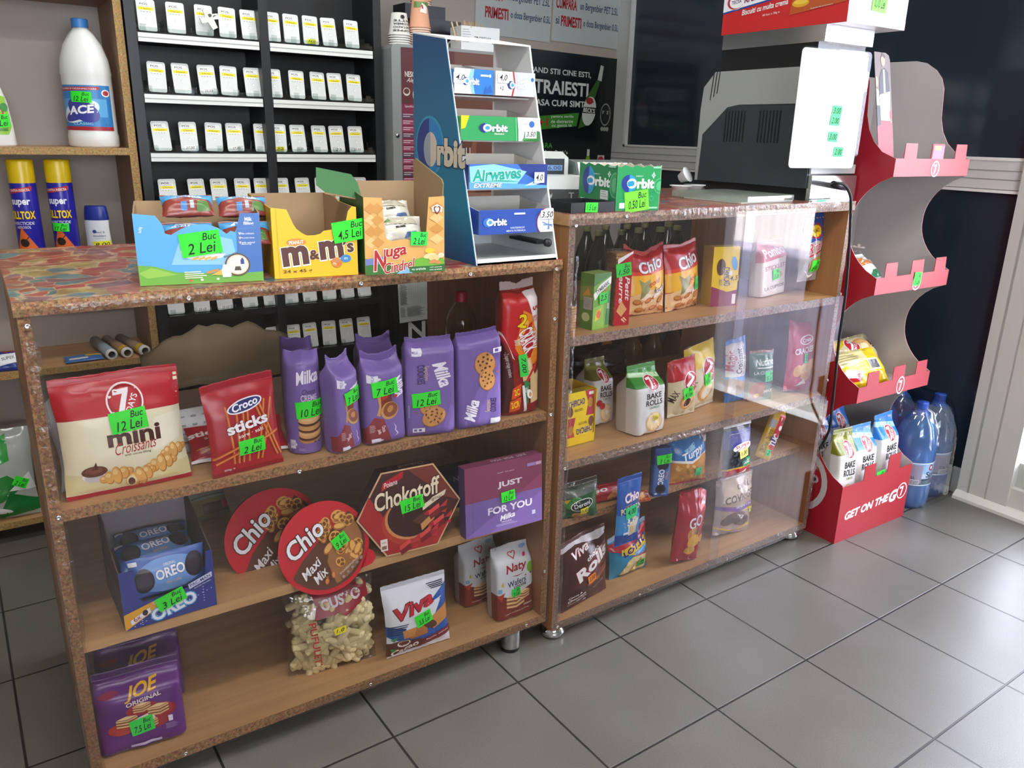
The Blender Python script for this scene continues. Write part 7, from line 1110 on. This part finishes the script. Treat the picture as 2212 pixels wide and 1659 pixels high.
def yb(label, mx, flip): bag('croissant_pack', label, 'pack', (mx, .23, .135), pillow(.06, .5, 2.2), 'dcd0a0' if not flip else 'e0c01f', ([P('e3bd14', (0,0), (.2,.05), (.9,.0), (1,.3), (.7,.22), (.2,.3)), P('e3bd14', (0,.7), (.3,.9), (0,1)), E('c98f4f', .55, .6, .22, .28, 10), E('e0b273', .57, .63, .18, .2, 10), E('f0e0b6', .58, .6, .12, .12), T('3a2a20', 'MAX', .86, .66, .16, .2, -40, b=.04)] + seven(.30, .70, .13, .22, -20)) if not flip else [P('d9cf9a', (0,.55), (.6,.62), (.66,1), (0,1)), B('eeeeea', .58, .36, .84, .66), P('b8242f', (.0,.2), (.3,.14), (.36,.3), (.1,.4)), P('efeae0', (0,.3), (.3,.22), (.4,.34), (.1,.5))] + [B('26282a', .60+.022*i, .40, .612+.022*i, .62) for i in range(10)] + lines('a89c6a', .06, .9, .5, 5, .03, .07), wr=.006, rough=.18, bseal='e3bd14', lift=not flip and False or flip)
yb('yellow croissant pack with a barcode lying at the left of the second display tray', TR(dx0+.008, -.025, .496, -3, -42), True); yb('cream and yellow croissant pack lying behind and right in the second display tray', TR(dx0+.15, .055, .530, 6, -40), False)
bag('donut_pack', 'white pack with green crimped end lying in the third display tray', 'pack', (TR(dx0+.012, -.02, .834, 8, -46), .14, .11), pillow(.05), 'cfcac4', [P('b8743f', (.1,.55), (.5,.75), (.9,.6), (.8,.85), (.2,.9)), P('e3d2b4', (.2,.65), (.5,.8), (.8,.68), (.5,.72)), P('1f7a4f', (.35,.1), (1,.15), (1,.4), (.5,.35))], wr=.006, rough=.16, seal='cfcac4', bseal='1f7a4f')
# ================================================================ shrink-wrapped water
wp = thing('water_pack', 'shrink-wrapped pack of large blue water bottles in the corner by the door', 'water pack', TR(1.692, .012, 0))
PB = milky('blue_pet', 'a6d0f8', '8cc0f8', .36, 1.6); WAT = milky('blue_water', '9accf8', '84bcf8', .45)
pr = [(.001,.012),(.036,.004),(.06,.002),(.068,.014),(.071,.03),(.071,.085),(.0695,.09),(.0695,.165),(.071,.17),(.071,.21),(.067,.245),(.054,.285),(.034,.315),(.018,.33),(.0165,.338)]
for i, (x, y) in enumerate(((0,0),(.149,0.02),(0,.150),(.149,.170),(0,.30),(.149,.32))):
    b_ = MB().lathe(pr, PB, 32).build('bottle', wp); b_.location = (x, y, 0); b_.scale = (1, 1, 1.09)
    m = MB().lathe([(.001,.014),(.06,.012),(.067,.02),(.0675,.2),(.001,.2)], WAT, 24).build('water', b_)
    MB().lathe([(.0205,.334),(.0205,.352),(.019,.356),(.001,.357)], M('2f55b8', .35), 20).build('cap', b_)
    MB().lathe([(.030,.316),(.022,.326),(.0215,.333)], M('3a63c0', .35), 20).build('handle_ring', b_)
    mb = MB(); S = wrapS(.0702, .0702, .088, .078, 175, 365); draw(mb, [B('b9cbe0', 0, 0, 1, 1), P('8fb8e0', (0,.5), (1,.55), (1,1), (0,1)), P('5a6a78', (.0,.05), (1,.02), (1,.2), (.7,.3), (.4,.18), (.2,.28)), P('3f6a3a', (.72,.72), (.85,.9), (1,.8), (1,.66)), E('b02a3a', .60, .78, .045, .14), E('e6eaf0', .60, .78, .02, .07), T('22305a', 'Spring', .70, .44, .36, .34, 0, b=.03), T('b0506a', 'HARGHITA', .74, .24, .2, .08), P('9a94ac', (.12,.12), (.45,.1), (.45,.9), (.12,.92)), T('22283a', '2.5L', .30, .34, .12, .12), B('e6eaf0', .24, .06, .42, .26)] + [B('26304a', .25+.015*k, .07, .257+.015*k, .24) for k in range(11)] + [B('eef2f6', 0, .965, 1, 1), B('eef2f6', 0, 0, 1, .02)], .196, .078, S, GU, [], off=.0004); lb = mb.build('label', b_); lb.rotation_euler = (0, 0, R((-20, 20, 10, 30, 0, 0)[i]))
FILMW = clearfilm('shrink_film', 'f6fafd', 2.2, .08, 1.0, 14., .05); mb = MB(); n = 36; rings = []
def outline(k, z):
    o = []
    for i in range(n):
        a = 2*math.pi*i/n; cx, cyy = .0745, .160; c_, s_ = math.cos(a), math.sin(a); ex = .150*k*math.copysign(abs(c_)**.55, c_); ey = .238*k*math.copysign(abs(s_)**.45, s_)
        q = 1+.02*noise.noise(Vector((c_*3, s_*3, z*9))); o.append((cx+ex*q, cyy+ey*q, z+.006*noise.noise(Vector((c_*4, s_*4, z*5)))*(z > .02)))
    return o
vs = []; Z_ = [(.985,.006),(1.0,.03),(1.0,.10),(.99,.17),(.985,.23),(.95,.28),(.85,.355),(.72,.384),(.60,.388)]
for k, z in Z_: vs += outline(k, z)
fs = [(j*n+i, j*n+(i+1)%n, (j+1)*n+(i+1)%n, (j+1)*n+i) for j in range(len(Z_)-1) for i in range(n)]
mb.add(vs, fs, FILMW, True).build('shrink_wrap', wp)
